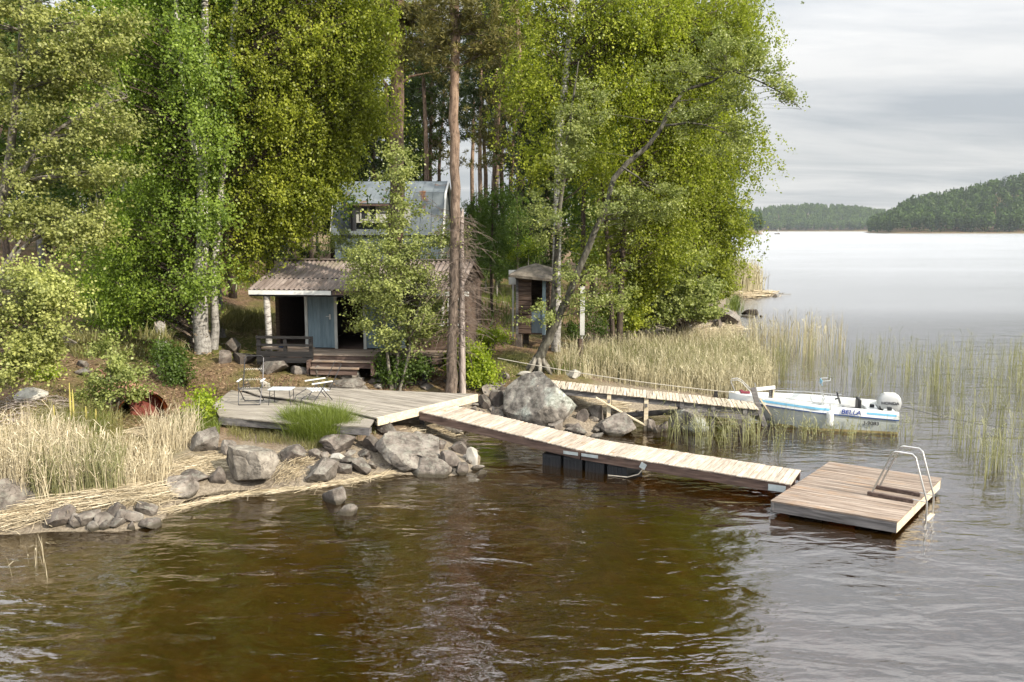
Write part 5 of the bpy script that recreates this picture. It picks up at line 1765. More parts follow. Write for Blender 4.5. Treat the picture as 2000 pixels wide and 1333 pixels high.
def corr(x0, x1, y0, z0, y1, z1, pitch=.155, amp=.026, th=.012):
    n = int((x1 - x0) / pitch * 6)
    mb = MB()
    d = Vector((0, y1 - y0, z1 - z0)).normalized()
    nr = Vector((0, -d.z, d.y))
    top, bot = [], []
    for i in range(n + 1):
        x = x0 + (x1 - x0) * i / n
        o = amp * math.sin(2 * math.pi * x / pitch)
        for lst, k in ((top, o + th), (bot, o)):
            for (yy, zz) in ((y0, z0), (y1, z1)):
                lst.append(Vector((x, yy, zz)) + nr * k)
    vs = top + bot
    m = len(top)
    fs = []
    for i in range(n):
        a = i * 2
        fs += [(a, a + 2, a + 3, a + 1), (m + a, m + a + 1, m + a + 3, m + a + 2), (a, m + a, m + a + 2, a + 2), (a + 1, a + 3, m + a + 3, m + a + 1)]
    return mb.add(vs, fs)


rf1 = corr(-.05, HL + .05, -.12, ZE + .03, RIDGE, ZR).build('roof', ROOF_C, ht, local=True)
corr(-.05, HL + .05, RIDGE + 2.4, ZE + .1, RIDGE + .005, ZR).build('back_slope', ROOF_C, rf1, local=True)
MB().box((HL / 2, RIDGE, ZR + .05), (HL + .1, .22, .03)).build('ridge_cap', ROOF_C, rf1, local=True)
MB().box((1.28, -.10, ZE - .05), (2.56, .03, .13)).build('fascia', P_WHITE, ht, local=True)
MB().box((3.9, -.10, ZE - .05), (2.6, .03, .13)).build('fascia', W_BROWN, ht, local=True)
MB().box((5.98, -.10, ZE - .05), (1.5, .03, .13)).build('fascia', P_WHITE, ht, local=True)
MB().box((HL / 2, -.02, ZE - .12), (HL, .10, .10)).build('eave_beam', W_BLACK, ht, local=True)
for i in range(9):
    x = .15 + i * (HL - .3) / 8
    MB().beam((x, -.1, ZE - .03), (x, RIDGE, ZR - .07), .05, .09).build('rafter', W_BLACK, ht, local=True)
WF = .95          # depth of the porch
# walls
MB().box((.1, RIDGE + .6, (ZF + ZE) / 2), (.12, 2.9, ZE - ZF + .2)).build('wall', W_LOG, ht, local=True)
MB().box((HL - .12, (RIDGE + 2.2 + WF) / 2, (ZF - .2 + ZE) / 2), (.12, RIDGE + 1.2, ZE - ZF + .3)).build('wall', W_LOG, ht, local=True)
MB().box((HL / 2, RIDGE + 2.0, (ZF + ZE) / 2), (HL - .2, .12, ZE - ZF + .3)).build('wall', W_LOG, ht, local=True)
MB().box((4.75 + .9, WF, (ZF - .2 + ZE) / 2 + .1), (2.0 - .25, .12, ZE - ZF + .1)).build('wall', W_LOG, ht, local=True)
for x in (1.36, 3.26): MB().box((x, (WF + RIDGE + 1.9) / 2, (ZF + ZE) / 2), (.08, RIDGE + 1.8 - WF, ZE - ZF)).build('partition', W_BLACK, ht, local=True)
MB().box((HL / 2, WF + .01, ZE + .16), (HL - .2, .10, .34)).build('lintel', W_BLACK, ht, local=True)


def plank_door(x0, x1, y, z0, z1, n, trim, handle=None):
    d = MB().box(((x0 + x1) / 2, y + .02, (z0 + z1) / 2), (x1 - x0, .03, z1 - z0)).build('door', P_BLUE, ht, local=True)
    w_ = (x1 - x0) / n
    for i in range(n):
        MB().box((x0 + w_ * (i + .5), y - .004, (z0 + z1) / 2), (w_ - .008, .018, z1 - z0 - .01)).build('plank', P_BLUE, d, local=True)
    for x in trim:
        MB().box((x, y - .012, (z0 + z1) / 2), (.09, .05, z1 - z0 + .06)).build('door_trim', P_GREY, d, local=True)
    if handle:
        MB().box((handle, y - .035, z0 + .98), (.05, .02, .16)).tube([(handle, y - .03, z0 + 1.0), (handle, y - .09, z0 + 1.0), (handle - .11, y - .09, z0 + 1.0)], .011, 6).build('handle', ALU, d, local=True)
    return d


plank_door(1.45, 2.30, WF, ZF + .02, ZE - .16, 9, (1.40, 2.35), 2.17)
plank_door(3.32, 4.55, WF + .02, ZF + .02, ZE - .16, 12, (3.27,))
# window right of the alder
for xw in (5.35, 5.95):
    fr = MB().box((xw, WF - .07, ZF + 1.2), (.07, .05, .86)).box((xw + .42, WF - .07, ZF + 1.2), (.07, .05, .86)).box((xw + .21, WF - .07, ZF + .80), (.49, .055, .07)).box((xw + .21, WF - .07, ZF + 1.60), (.49, .055, .07)).build('window', P_WHITE, ht, local=True)
    MB().box((xw + .21, WF - .066, ZF + 1.2), (.38, .01, .76)).build('pane', GLASS, fr, local=True)
# corner post: a peeling birch log
mb = MB().tube([(.50, .05, ZF - .25), (.52, .06, ZF + .7), (.50, .05, ZF + 1.3), (.50, .05, ZE - .15)], [.10, .095, .10, .095], 10)
mb.build('porch_post', B_BIRCH, ht, local=True, smooth=True)
# porch floor and steps
bp_ = board_meshes('floor_board', HL - 1.2, .10, .03, 2, 8)
for i in range(12):
    o = link(bpy.data.objects.new('floor_board', bp_[i % 2])); o.parent = ht
    if not bp_[i % 2].materials: bp_[i % 2].materials.append(W_PLAT)
    o.location = (HL / 2 + .1, -.30 + i * .105, ZF - .02)
MB().box((HL / 2, 2.9, ZF - .04), (HL - .3, 3.9 - .1, .05)).build('inner_floor', W_BROWN, ht, local=True)
MB().box((HL / 2 + .1, -.30, ZF - .14), (HL - 1.2, .05, .20)).build('porch_beam', W_BROWN, ht, local=True)
for i, (y, z, x0, x1) in enumerate(((-.52, ZF - .17, 2.05, 3.9), (-.80, ZF - .33, 2.1, 3.55))):
    for k in range(2):
        MB().box(((x0 + x1) / 2 + .03 * k, y - .13 * k + .06, z), (x1 - x0, .12, .035)).build('step_board', W_PLAT, ht, local=True, bevel=.003)
    MB().box(((x0 + x1) / 2, y - .06, z - .11), (x1 - x0 - .05, .04, .16)).build('step_riser', W_BROWN, ht, local=True)
for x in (2.02, 3.95):
    MB().box((x, -.50, ZF - .33), (.06, .62, .42)).build('step_side', W_BROWN, ht, local=True)
for x in (.55, 2.2, 4.0, 5.4, 6.3):
    for y in (-.22, .85):
        q = H0 + hu * x + hn * y
        zg = gz(q.x, q.y)
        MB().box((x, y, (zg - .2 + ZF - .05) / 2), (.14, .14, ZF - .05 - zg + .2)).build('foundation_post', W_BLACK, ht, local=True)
# black railing bench on the porch
rl = thing('porch_railing', 'black timber railing at the hut porch above the stone footing', 'railing', H0 + hu * .4 + hn * -.45, HA)
FR[rl] = (Vector(rl.location), HA)
for x in (.0, .82, 1.62):
    MB().box((x, 0, 1.80), (.10, .09, .86)).build('post', W_BLACK, rl, local=True)
for z, hh in ((2.20, .08), (1.97, .07), (1.70, .16), (1.52, .16)):
    MB().box((.81, -.055, z), (1.74, .035, hh)).build('rail', W_BLACK, rl, local=True)
MB().box((.81, .20, 1.84), (1.6, .36, .04)).build('bench_seat', W_PLAT, rl, local=True)
bw = H0 + hu * 1.05 + hn * -.25
mb = MB().tube([(bw.x, bw.y, 1.862), (bw.x, bw.y, 1.89), (bw.x, bw.y, 1.95)], [.07, .11, .13], 14)
props(mb.build('wash_bowl', plain('blue_plastic', (.03, .10, .30), .4), None, loc=(bw.x, bw.y, 1.862), smooth=True), 'small blue wash bowl on the porch bench', 'bowl')

# ------------------------------------------------------------------ house with the gambrel metal roof
GA = R(-3)
G0 = Vector((-10.05, 50.0, 0))
gh = thing('gambrel_house', 'blue-grey house with rusty metal gambrel roof among the trees', 'house', (G0.x, G0.y, 3.0), GA)
FR[gh] = (Vector((G0.x, G0.y, 0)), GA); gh.location = (G0.x, G0.y, 0)
GL = 6.3
prof = [(-2.35, 5.05), (-1.25, 7.42), (0, 8.12), (1.25, 7.42), (2.35, 5.05)]


def slab(x0, x1, a, b, th):
    (ya, za), (yb, zb) = a, b
    d = Vector((0, yb - ya, zb - za)).normalized(); nr = Vector((0, -d.z, d.y))
    if nr.z < 0: nr = -nr
    vs = []
    for x in (x0, x1):
        for (y, z) in ((ya, za), (yb, zb)):
            for k in (0, th):
                vs.append(Vector((x, y, z)) + nr * k)
    return MB().add(vs, [(0, 1, 3, 2), (4, 6, 7, 5), (0, 4, 5, 1), (2, 3, 7, 6), (0, 2, 6, 4), (1, 5, 7, 3)])


for i in range(4):
    ra = slab(0, GL, prof[i], prof[i + 1], .05).build('roof', ROOF_M, gh, local=True)
    if i < 2:
        for k in range(11):
            x = .02 + k * (GL - .04) / 10
            (ya, za), (yb, zb) = prof[i], prof[i + 1]
            d = Vector((0, yb - ya, zb - za)).normalized(); nr = Vector((0, -d.z, d.y)) * (1 if d.y > 0 else -1)
            MB().beam(Vector((x, ya, za)) + nr * .065, Vector((x, yb, zb)) + nr * .065, .022, .03).build('standing_seam', ROOF_M, ra, local=True)
MB().box((GL / 2, -1.26, 7.45), (GL + .02, .05, .05)).build('break_trim', ROOF_M, gh, local=True)
for i in range(4):
    (ya, za), (yb, zb) = prof[i], prof[i + 1]
    MB().beam((GL + .03, ya, za - .02), (GL + .03, yb, zb - .02), .05, .15, up=(1, 0, 0)).build('barge_board', P_WHITE, gh, local=True)
    MB().beam((-.03, ya, za - .02), (-.03, yb, zb - .02), .05, .15, up=(1, 0, 0)).build('barge_board', P_GREY, gh, local=True)
# gable walls of upright boards
for xg, side in ((GL - .18, 1), (.18, -1)):
    pg = [(-2.2, 3.0), (2.2, 3.0), (2.2, 5.0), (1.2, 7.3), (0, 8.0), (-1.2, 7.3), (-2.2, 5.0)]
    MB().add([(xg - .05, y, z) for y, z in pg] + [(xg + .05, y, z) for y, z in pg], [tuple(range(7)), tuple(reversed(range(7, 14)))] + [(i, (i + 1) % 7, (i + 1) % 7 + 7, i + 7) for i in range(7)]).build('gable_wall', P_GREY, gh, local=True)
    if side == 1:
        for k in range(24):
            y = -2.1 + k * 4.2 / 23
            zt = np.interp(abs(y), [0, 1.2, 2.2], [8.0, 7.3, 5.0]) - .06
            MB().box((xg + .062, y, (3.0 + zt) / 2), (.02, .05, zt - 3.0)).build('batten', P_GREY, gh, local=True)
MB().box((GL / 2, -2.18, 4.0), (GL - .3, .1, 2.1)).build('front_wall', BLUEGREY_WALL, gh, local=True)
# dormer
dr = slab(1.05, 4.6, (-2.85, 6.78), (-.35, 7.98), .05).build('dormer_roof', ROOF_M, gh, local=True)
for k in range(6):
    x = 1.1 + k * 3.4 / 5
    MB().beam((x, -2.85, 6.845), (x, -.40, 8.02), .022, .03).build('standing_seam', ROOF_M, dr, local=True)
MB().box((2.82, -2.50, 6.28), (3.4, .08, 1.05)).build('dormer_wall', P_GREY, gh, local=True)
MB().box((1.12, -1.6, 6.3), (.06, 1.8, 1.0)).build('dormer_cheek', BLUEGREY_WALL, gh, local=True)
for x in (1.75, 2.22):
    wn = MB().box((x, -2.56, 6.30), (.07, .06, .84)).box((x + .42, -2.56, 6.30), (.07, .06, .84)).box((x + .21, -2.56, 5.92), (.5, .06, .07)).box((x + .21, -2.56, 6.70), (.5, .06, .06)).build('window', P_GREY, gh, local=True)
    MB().box((x + .21, -2.555, 6.31), (.38, .02, .74)).build('pane', GLASS, wn, local=True)
MB().tube([(1.38, -2.75, 5.3), (1.38, -2.75, 6.55)], .16, 10).build('stove_pipe', BLACKP, gh, local=True)
MB().box((2.82, -2.88, 6.72), (3.6, .05, .10)).build('dormer_fascia', W_BROWN, gh, local=True)

# ------------------------------------------------------------------ outhouse
ob0 = pt(1040, 648, 30.2); oz = 1.62
oh = thing('outhouse', 'small dark log outhouse with mossy roof and half-open blue door', 'shed', (ob0.x, ob0.y, oz), R(-14))
OWd, OD, OH = 1.12, 1.2, 2.05
for i in range(12):
    z = .10 + i * OH / 12
    MB().box((-.29, 0, z), (.50, .10, OH / 12 - .012)).build('log', W_LOG, oh, local=True, bevel=.02)
    MB().box((-.54, .6, z), (.10, 1.2, OH / 12 - .012)).build('log', W_LOG, oh, local=True, bevel=.02)
    MB().box((.52, .6, z), (.10, 1.2, OH / 12 - .012)).build('log', W_LOG, oh, local=True, bevel=.02)
MB().box((0, 1.18, OH / 2), (1.1, .08, OH)).build('back_wall', W_LOG, oh, local=True)
MB().box((0, .6, .03), (1.1, 1.2, .06)).build('floor', W_BROWN, oh, local=True)
MB().box((-.56, -.03, OH / 2), (.09, .09, OH)).build('corner_board', W_GREY, oh, local=True)
MB().box((.43, -.03, OH / 2), (.12, .06, OH)).build('door_jamb', P_BLUE, oh, local=True)
dd = MB().box((.17, -.01, .46), (.40, .04, .80)).build('door', BLUEGREY_WALL, oh, local=True)
MB().box((.0, -.045, .95), (.03, .04, .10)).build('latch', ALU, dd, local=True)
MB().box((0, -.02, OH + .02), (1.25, .12, .14)).build('lintel', W_BROWN, oh, local=True)
vs = [(-.80, -.35, OH + .12), (.85, -.35, OH - .02), (.85, 1.45, OH + .20), (-.80, 1.45, OH + .30), (0.0, .55, OH + .50)]
vs += [(x, y, z - .09) for x, y, z in vs[:4]]
MB().add(vs, [(0, 1, 4), (1, 2, 4), (2, 3, 4), (3, 0, 4), (0, 5, 6, 1), (1, 6, 7, 2), (2, 7, 8, 3), (3, 8, 5, 0), (5, 8, 7, 6)]).build('roof', mat('mossy_felt', [(.3, (.075, .066, .055)), (.6, (.17, .15, .125)), (.8, (.27, .24, .20))], scale=5, rough=.95, bump=.6), oh, local=True)
for x, y in ((-.5, 0), (.48, 0), (-.5, 1.1), (.48, 1.1)):
    MB().box((x, y, -.3), (.2, .2, .6)).build('footing', STONE_D, oh, local=True)

def ground_box(name, label, cat, px, py0, py1, wpx, Y, m, dep=.08, rz=0):
    a = pt(px, py1, Y); b = pt(px, py0, Y)
    zg = gz(a.x, a.y)
    mb = MB().box((a.x, a.y, (a.z + b.z) / 2), (wpx * mpp(Y), dep, b.z - a.z), rz)
    mb.box((a.x, a.y + dep * .5 + .02, (zg - .2 + b.z - .1) / 2), (.07, .05, b.z - zg), rz)
    return props(mb.build(name, m, None, loc=(a.x, a.y, zg)), label, cat)


ground_box('notice_board', 'white painted board standing behind the outhouse corner', 'board', 1002, 528, 556, 17, 32, P_WHITE)
ground_box('wooden_pole', 'pale blue-grey pole among the leaves right of the leaning alder', 'pole', 1137, 560, 655, 9, 29, P_GREY, .10)
b0 = pt(1133, 690, 28.0)
mb = MB().tube([(b0.x, b0.y, gz(b0.x, b0.y) - .2), (b0.x, b0.y, gz(b0.x, b0.y) + 1.05)], .085, 9)
props(mb.build('wooden_post', W_LOG, None, loc=(b0.x, b0.y, gz(b0.x, b0.y)), smooth=True), 'short brown post at the edge of the reed bed', 'post')
nb = pt(781, 463, 24.25)
nbx = thing('nest_box', 'small weathered nest box hung on the young alder', 'nest box', nb)
MB().box(nb, (.16, .16, .22)).build('box', W_LOG, nbx, bevel=.006)
MB().box(nb + Vector((0, -.02, .125)), (.20, .22, .025)).build('lid', W_GREY, nbx)
MB().tube([nb + Vector((0, -.078, .03)), nb + Vector((0, -.085, .03))], .025, 10).build('entrance_hole_disc', HOLE_DARK, nbx)  # solid disc painted dark for the shade inside a hole

# ------------------------------------------------------------------ along the far bank: parasol, pier
pz = pt(1402, 503, 62)
zg = gz(pz.x, 62)
ps = thing('parasol', 'closed pale blue parasol standing on the bank beyond the birches', 'parasol', (pz.x, 62, zg))
zt = pt(1402, 503, 62).z; zb = pt(1402, 545, 62).z
MB().tube([(pz.x, 62, zg - .2), (pz.x, 62, zt + .05)], .03, 7).build('pole', ALU, ps)
mb = MB()
rows = []
for t, rr_ in ((0, .02), (.08, .10), (.5, .17), (.9, .24), (1, .22)):
    rows.append([(pz.x + rr_ * (1 if k % 2 else .62) * math.cos(k * math.pi / 8), 62 + rr_ * (1 if k % 2 else .62) * math.sin(k * math.pi / 8), zt + (zb - zt) * t) for k in range(17)])
loft(rows).build('folded_canopy', mat('pale_blue_cloth', [(.3, (.42, .52, .56)), (.7, (.62, .69, .71))], scale=3, stretch=(4, 4, .5), rough=.9, bump=.2), ps)
Yp = 80
pr = thing('far_pier', 'raised wooden pier with a railing on the far bank', 'pier', (pt(1432, 500, Yp).x, Yp, 0))
x0, x1 = pt(1405, 488, Yp).x, pt(1450, 488, Yp).x
zd = pt(1430, 484, Yp).z
for i in range(8):
    MB().box(((x0 + x1) / 2, Yp - .7 + i * .2, zd), (x1 - x0, .18, .05)).build('board', W_GREY, pr)
MB().box(((x0 + x1) / 2, Yp - .85, zd - .22), (x1 - x0, .06, .22)).build('beam', W_GREY, pr)
for px in (1412, 1432):
    for yy in (-.6, .6):
        q = pt(px, 500, Yp)
        zg = min(gz(q.x, Yp + yy), 0)
        MB().box((q.x, Yp + yy, (zg - .3 + zd) / 2), (.18, .18, zd - zg + .3)).build('post', W_GREY, pr)
for px in (1421, 1430):
    q = pt(px, 480, Yp)
    MB().box((q.x, Yp - .6, zd + .6), (.08, .08, 1.2)).build('rail_post', W_GREY, pr)
for dz in (.55, 1.15):
    MB().box((pt(1420, 480, Yp).x, Yp - .6, zd + dz), (1.2, .05, .08)).build('rail', W_GREY, pr)
q = pt(1431, 480, Yp)
MB().tube([(q.x, Yp - .55, zd), (q.x, Yp - .55, zd + 2.6)], .02, 5).build('flag_pole', ALU, pr)
# far-off marker rock
mkx = far(1515, 900)
mk_ = thing('lake_marker', 'tiny dark rock with a marker post far out on the lake', 'marker', (mkx[0], mkx[1], 0))
MB().tube([(mkx[0], mkx[1], -.5), (mkx[0], mkx[1], .4), (mkx[0] + .3, mkx[1], 1.0), (mkx[0], mkx[1], 1.2)], [4, 3.4, 1.8, .6], 9).build('rock', STONE_D, mk_)
MB().tube([(mkx[0], mkx[1], .8), (mkx[0], mkx[1], 5.5)], .35, 6).build('marker_post', P_GREY, mk_)

# ------------------------------------------------------------------ rocks
def rock_mesh(seed, sub, cuts, noise_amp, dims, flat=0.0):
    r = np.random.default_rng(seed)
    bm = bmesh.new()
    bmesh.ops.create_icosphere(bm, subdivisions=sub, radius=1.0)
    V = np.array([v.co[:] for v in bm.verts])
    for _ in range(cuts + 4):
        n = r.normal(size=3); n /= np.linalg.norm(n)
        dlim = r.uniform(.34, .74)
        ov = np.maximum(V @ n - dlim, 0)
        V = V - ov[:, None] * n * .96
    for k, a in ((1.7, 1.0), (3.6, .5), (8.0, .22)):
        ph = r.uniform(0, 6.28, 6)
        o = np.sin(V[:, 0] * k + ph[0]) * np.sin(V[:, 1] * k * 1.1 + ph[1]) + np.sin(V[:, 2] * k * 1.2 + ph[2]) * np.sin(V[:, 0] * k * .9 + ph[3])
        V = V * (1 + noise_amp * a * o * .5)[:, None]
    from mathutils import noise as mn_
    sdv = Vector((seed * 1.37, seed * .71, seed * 2.13))
    dsp = np.array([mn_.fractal(Vector(q) * 2.2 + sdv, .9, 2.1, 5) for q in V])
    crk = np.array([mn_.voronoi(Vector(q) * 1.5 + sdv)[0] for q in V])
    crk = np.minimum(crk[:, 1] - crk[:, 0], .12) / .12 - 1
    V = V * (1 + .034 * dsp + .03 * crk)[:, None]
    V = (V - (V.max(0) + V.min(0)) / 2) / ((V.max(0) - V.min(0)) / 2)
    V = V * np.array(dims) / 2
    bm.verts.ensure_lookup_table()
    for v, c in zip(bm.verts, V): v.co = c
    me = bpy.data.meshes.new('rock')
    bm.to_mesh(me); bm.free()
    me.polygons.foreach_set('use_smooth', np.ones(len(me.polygons), bool))
    me.set_sharp_from_angle(angle=R(17))
    return me


M3 = {'g': None}
def rock(x0, x1, y0, y1, label, m, seed, cuts=7, sub=4, amp=.05, name='boulder', cat='rock', group=None, dep=.85, rz=None, z=None):
    """a stone that shows between pixels x0..x1, y0..y1 and rests on the ground or lake bed"""
    cxp = (x0 + x1) / 2
    b = og(cxp, y1) if z is None else at(cxp, y1, z)
    s = mpp(b.y)
    w_ = (x1 - x0) * s
    vis = (y1 - y0) * s
    d = w_ * dep
    # seen a little from above: visible height = h*cos + depth share
    h = vis
    cy_ = b.y + d * .42
    zg = min(gz(b.x, cy_), gz(b.x, b.y)) if z is None else z
    top = max(pt(cxp, y0, cy_ + d * .12).z, b.z + w_ * .2)
    bot = min(zg, b.z) - .18 * h
    me = rock_mesh(seed, sub, cuts, amp, (w_ * 1.04, d * 1.1, (top - bot) * 1.02))
    o = mk(name, me, m, None, (b.x * cy_ / b.y * 1.0, cy_, (top + bot) / 2))
    o.rotation_euler = (0, 0, 0)
    return props(o, label, cat, group)


ROCKS = [
    # x0, x1, y0, y1, label, material, seed, cuts
    (442, 552, 868, 955, 'largest pale boulder at the waterline below the terrace', STONE_P, 1, 9),
    (374, 431, 836, 886, 'rounded grey boulder at the terrace corner above the straw', STONE, 2, 8),
    (433, 468, 858, 892, 'mid-grey stone tucked behind the largest waterline boulder', STONE, 3, 7),
    (548, 603, 870, 907, 'brownish stone right behind the largest waterline boulder', STONE_D, 4, 7),
    (602, 628, 877, 902, 'small brown stone between grass tuft and wedge rock', STONE_D, 5, 7),
    (595, 662, 893, 948, 'sharp wedge-shaped rock standing at the waterline', STONE, 6, 10),
    (409, 443, 910, 946, 'dark round stone touching the largest waterline boulder', STONE_D, 7, 6),
    (353, 410, 917, 949, 'dark low stone between the round stone and the straw', STONE_D, 8, 7),
    (312, 382, 933, 976, 'pale slanted rock at the end of the straw bank', STONE, 9, 9),
    (627, 680, 949, 985, 'pale rock standing alone in the shallow water', STONE, 10, 9),
    (648, 698, 983, 1010, 'low mottled rock awash in front of the lone shallow rock', STONE, 11, 6),
    (627, 696, 845, 890, 'dark boulder below the bright grass tuft', STONE_D, 12, 6),
    (706, 752, 845, 886, 'dark cracked stone behind the twin sloping boulders', STONE_D, 13, 9),
    (731, 862, 846, 920, 'broad sloping grey boulder, the rear one of two', STONE, 14, 8),
    (776, 893, 884, 931, 'pointed grey boulder dipping into the water with a bird on it', STONE, 15, 9),
    (860, 906, 878, 913, 'brown angular stone right of the pointed grey boulder', STONE_D, 16, 8),
    (880, 916, 861, 886, 'bluish dark stone at the tip of the rocky point', STONE_D, 17, 8),
    (910, 934, 874, 908, 'white-streaked stone at the tip of the rocky point', STONE_W, 18, 9),
    (889, 916, 903, 929, 'small dark stone awash beside the pointed boulder', STONE_D, 19, 7),
    (921, 947, 906, 919, 'upper of two little flat stones in the water', STONE, 20, 6),
    (922, 951, 917, 928, 'lower of two little flat stones in the water', STONE, 21, 6),
    (735, 775, 822, 853, 'brown block supporting the lit terrace edge', STONE_D, 22, 8),
    (668, 750, 798, 832, 'flat pale slab lying against the terrace corner', STONE_P, 23, 8),
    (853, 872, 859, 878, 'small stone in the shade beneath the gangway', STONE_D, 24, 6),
    (804, 828, 842, 858, 'little grey stone behind the broad sloping boulder', STONE, 25, 6),
    (838, 917, 823, 847, 'smooth flat slab under the start of the gangway', STONE, 26, 6),
    (643, 674, 884, 904, 'light stone in the rubble beside the wedge rock', STONE_W, 27, 7),
    (664, 697, 892, 909, 'brown stone in the rubble right of the light stone', STONE_D, 28, 7),
    (649, 690, 902, 928, 'dark wet stone touching the wedge rock', STONE_D, 29, 8),
    (685, 728, 894, 929, 'pyramid-shaped stone left of the broad sloping boulder', STONE, 30, 10),
    (714, 738, 899, 920, 'small stone leaning on the broad sloping boulder', STONE, 31, 7),
    (696, 722, 878, 896, 'stone half hidden behind the pyramid-shaped stone', STONE_D, 32, 7),
    (670, 696, 879, 892, 'flat stone under the dark boulder by the grass', STONE, 33, 6),
    (625, 642, 883, 897, 'little stone beside the wedge rock top', STONE, 34, 6),
    (981, 1134, 727, 838, 'giant lichen-covered boulder between the two jetties', STONE_L, 91, 2),
    (1164, 1240, 806, 851, 'double-humped grey rock in the water between the jetties', STONE, 36, 7),
    (1124, 1150, 797, 822, 'brown stone right of the giant boulder', STONE_D, 37, 7),
    (1149, 1179, 791, 822, 'grey stone under the old jetty near the giant boulder', STONE, 38, 7),
    (1149, 1178, 845, 859, 'flat stone awash behind the gangway', STONE, 39, 6),
    (1102, 1147, 828, 853, 'brown stone at the foot of the giant boulder', STONE_D, 40, 7),
    (1070, 1100, 820, 846, 'pale leaning stone against the gangway edge', STONE, 41, 8),
    (1005, 1038, 811, 833, 'rounded stone behind the gangway below the giant boulder', STONE, 42, 6),
    (957, 987, 800, 818, 'stone behind the gangway left of the giant boulder', STONE_D, 43, 7),
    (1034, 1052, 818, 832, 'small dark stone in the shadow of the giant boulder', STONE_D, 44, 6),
    (985, 1003, 812, 824, 'little reddish stone behind the gangway', STONE_D, 45, 6),
    (930, 960, 770, 800, 'dark stone at the end of the bright terrace beam', STONE_D, 46, 8),
    (955, 988, 760, 795, 'dark angular stone left of the giant boulder', STONE_D, 47, 8),
    (940, 970, 748, 772, 'grey rubble stone under the bright bush', STONE, 48, 8),
    (1010, 1038, 724, 737, 'white flat stone behind the top of the giant boulder', STONE_W, 49, 6),
    (977, 998, 726, 740, 'small grey stone at the path behind the giant boulder', STONE, 50, 6),
    (1305, 1384, 797, 848, 'old grey boulder under the old jetty among green reeds', STONE_L, 51, 0),
    (1262, 1283, 818, 842, 'small broken stone beside the old jetty posts', STONE, 52, 8),
    (1278, 1304, 822, 842, 'dark stone next to the old jetty boulder', STONE_D, 53, 7),
    (-40, 68, 934, 1014, 'big light boulder at the picture edge beside the reeds', STONE, 54, 7),
    (508, 562, 704, 732, 'flat-topped foundation stone under the porch railing', STONE, 55, 9),
    (512, 540, 700, 713, 'slab stone lying on the flat-topped foundation stone', STONE, 56, 7),
    (566, 612, 712, 738, 'squared foundation stone left of the hut steps', STONE, 57, 10),
    (610, 630, 715, 735, 'small foundation stone beside the hut steps', STONE, 58, 8),
    (145, 178, 716, 737, 'flat stone slab at the forest edge behind the sapling', STONE, 59, 8),
    (148, 172, 703, 718, 'upper stone of the slab pile at the forest edge', STONE, 60, 8),
    (28, 92, 757, 784, 'pale lichen slab under the low alder', STONE_W, 61, 7),
    (1396, 1446, 604, 634, 'big pale boulder on the bank beyond the reed bed', STONE, 62, 8),
    (1450, 1480, 603, 615, 'dark low boulder in the lake beyond the reed bed', STONE_D, 63, 7),
    (1446, 1472, 613, 621, 'flat grey stone at the lake edge beyond the reeds', STONE, 64, 6),
    (1390, 1412, 622, 642, 'dark hollow-looking rock at the reed bed bank', STONE_D, 65, 7),
    (1378, 1400, 610, 630, 'brown rock under the shore bush', STONE_D, 66, 8),
    (1508, 1522, 574, 581, 'small dark rock off the straw spit', STONE_D, 67, 6),
    (1484, 1494, 616, 620, 'tiny rock alone in the lake beyond the reeds', STONE_D, 68, 5),
    (1430, 1444, 590, 600, 'dark rock by the grass at the far bank', STONE_D, 69, 7),
    (1104, 1136, 722, 740, 'brown and white block lying on the old jetty', STONE_W, 70, 9),
    (820, 850, 748, 766, 'grey stone among rubble behind the terrace', STONE, 71, 8),
    (868, 894, 752, 768, 'pale stone at the back edge of the terrace near the bush', STONE, 72, 8),
    (470, 492, 742, 756, 'small stone behind the tall-backed garden chair', STONE, 73, 7),
    (505, 530, 742, 758, 'small pale stone at the back edge of the terrace', STONE_W, 74, 7),
    (440, 470, 660, 690, 'mossy stone in the shaded bank beside the hut', STONE_D, 75, 7),
    (425, 452, 684, 712, 'dark stone of the shaded bank by the birch foot', STONE_D, 76, 7),
    (455, 505, 688, 714, 'long dark stone at the foot of the shaded bank', STONE_D, 77, 8),
    (140, 170, 868, 892, 'grey stone half hidden in the straw-coloured reeds', STONE_D, 78, 7),
    (190, 225, 880, 905, 'dark stone behind the green reeds', STONE_D, 79, 7),
    (455, 478, 586, 606, 'pale stone on the grassy slope behind the hut', STONE_W, 80, 7),
]
for (x0, x1, y0, y1, lab, m, sd, ct) in ROCKS:
    big = (x1 - x0) > 60
    rock(x0, x1, y0, y1, lab, m, sd, ct, 5 if (x1 - x0) > 60 else 4, .03, name='boulder' if big else 'stone')
# rounded stone pile in front of the straw bank
for i, (x0, x1, y0, y1) in enumerate([(93, 146, 998, 1038), (155, 192, 1006, 1032), (190, 224, 1006, 1032), (215, 241, 990, 1018), (236, 273, 1002, 1027), (269, 302, 986, 1007), (274, 310, 1020, 1034), (176, 199, 1024, 1038), (217, 241, 1017, 1034), (250, 263, 1026, 1035), (140, 162, 1012, 1034), (128, 150, 990, 1006), (196, 218, 1022, 1036)]):
    rock(x0 - 3, x1 + 4, y0 - 9, y1, 'fist-rounded grey stone in the pile below the straw bank', STONE if i % 3 else STONE_D, 200 + i, 6, 3, .04, name='stone', group='grey stones piled below the straw bank')
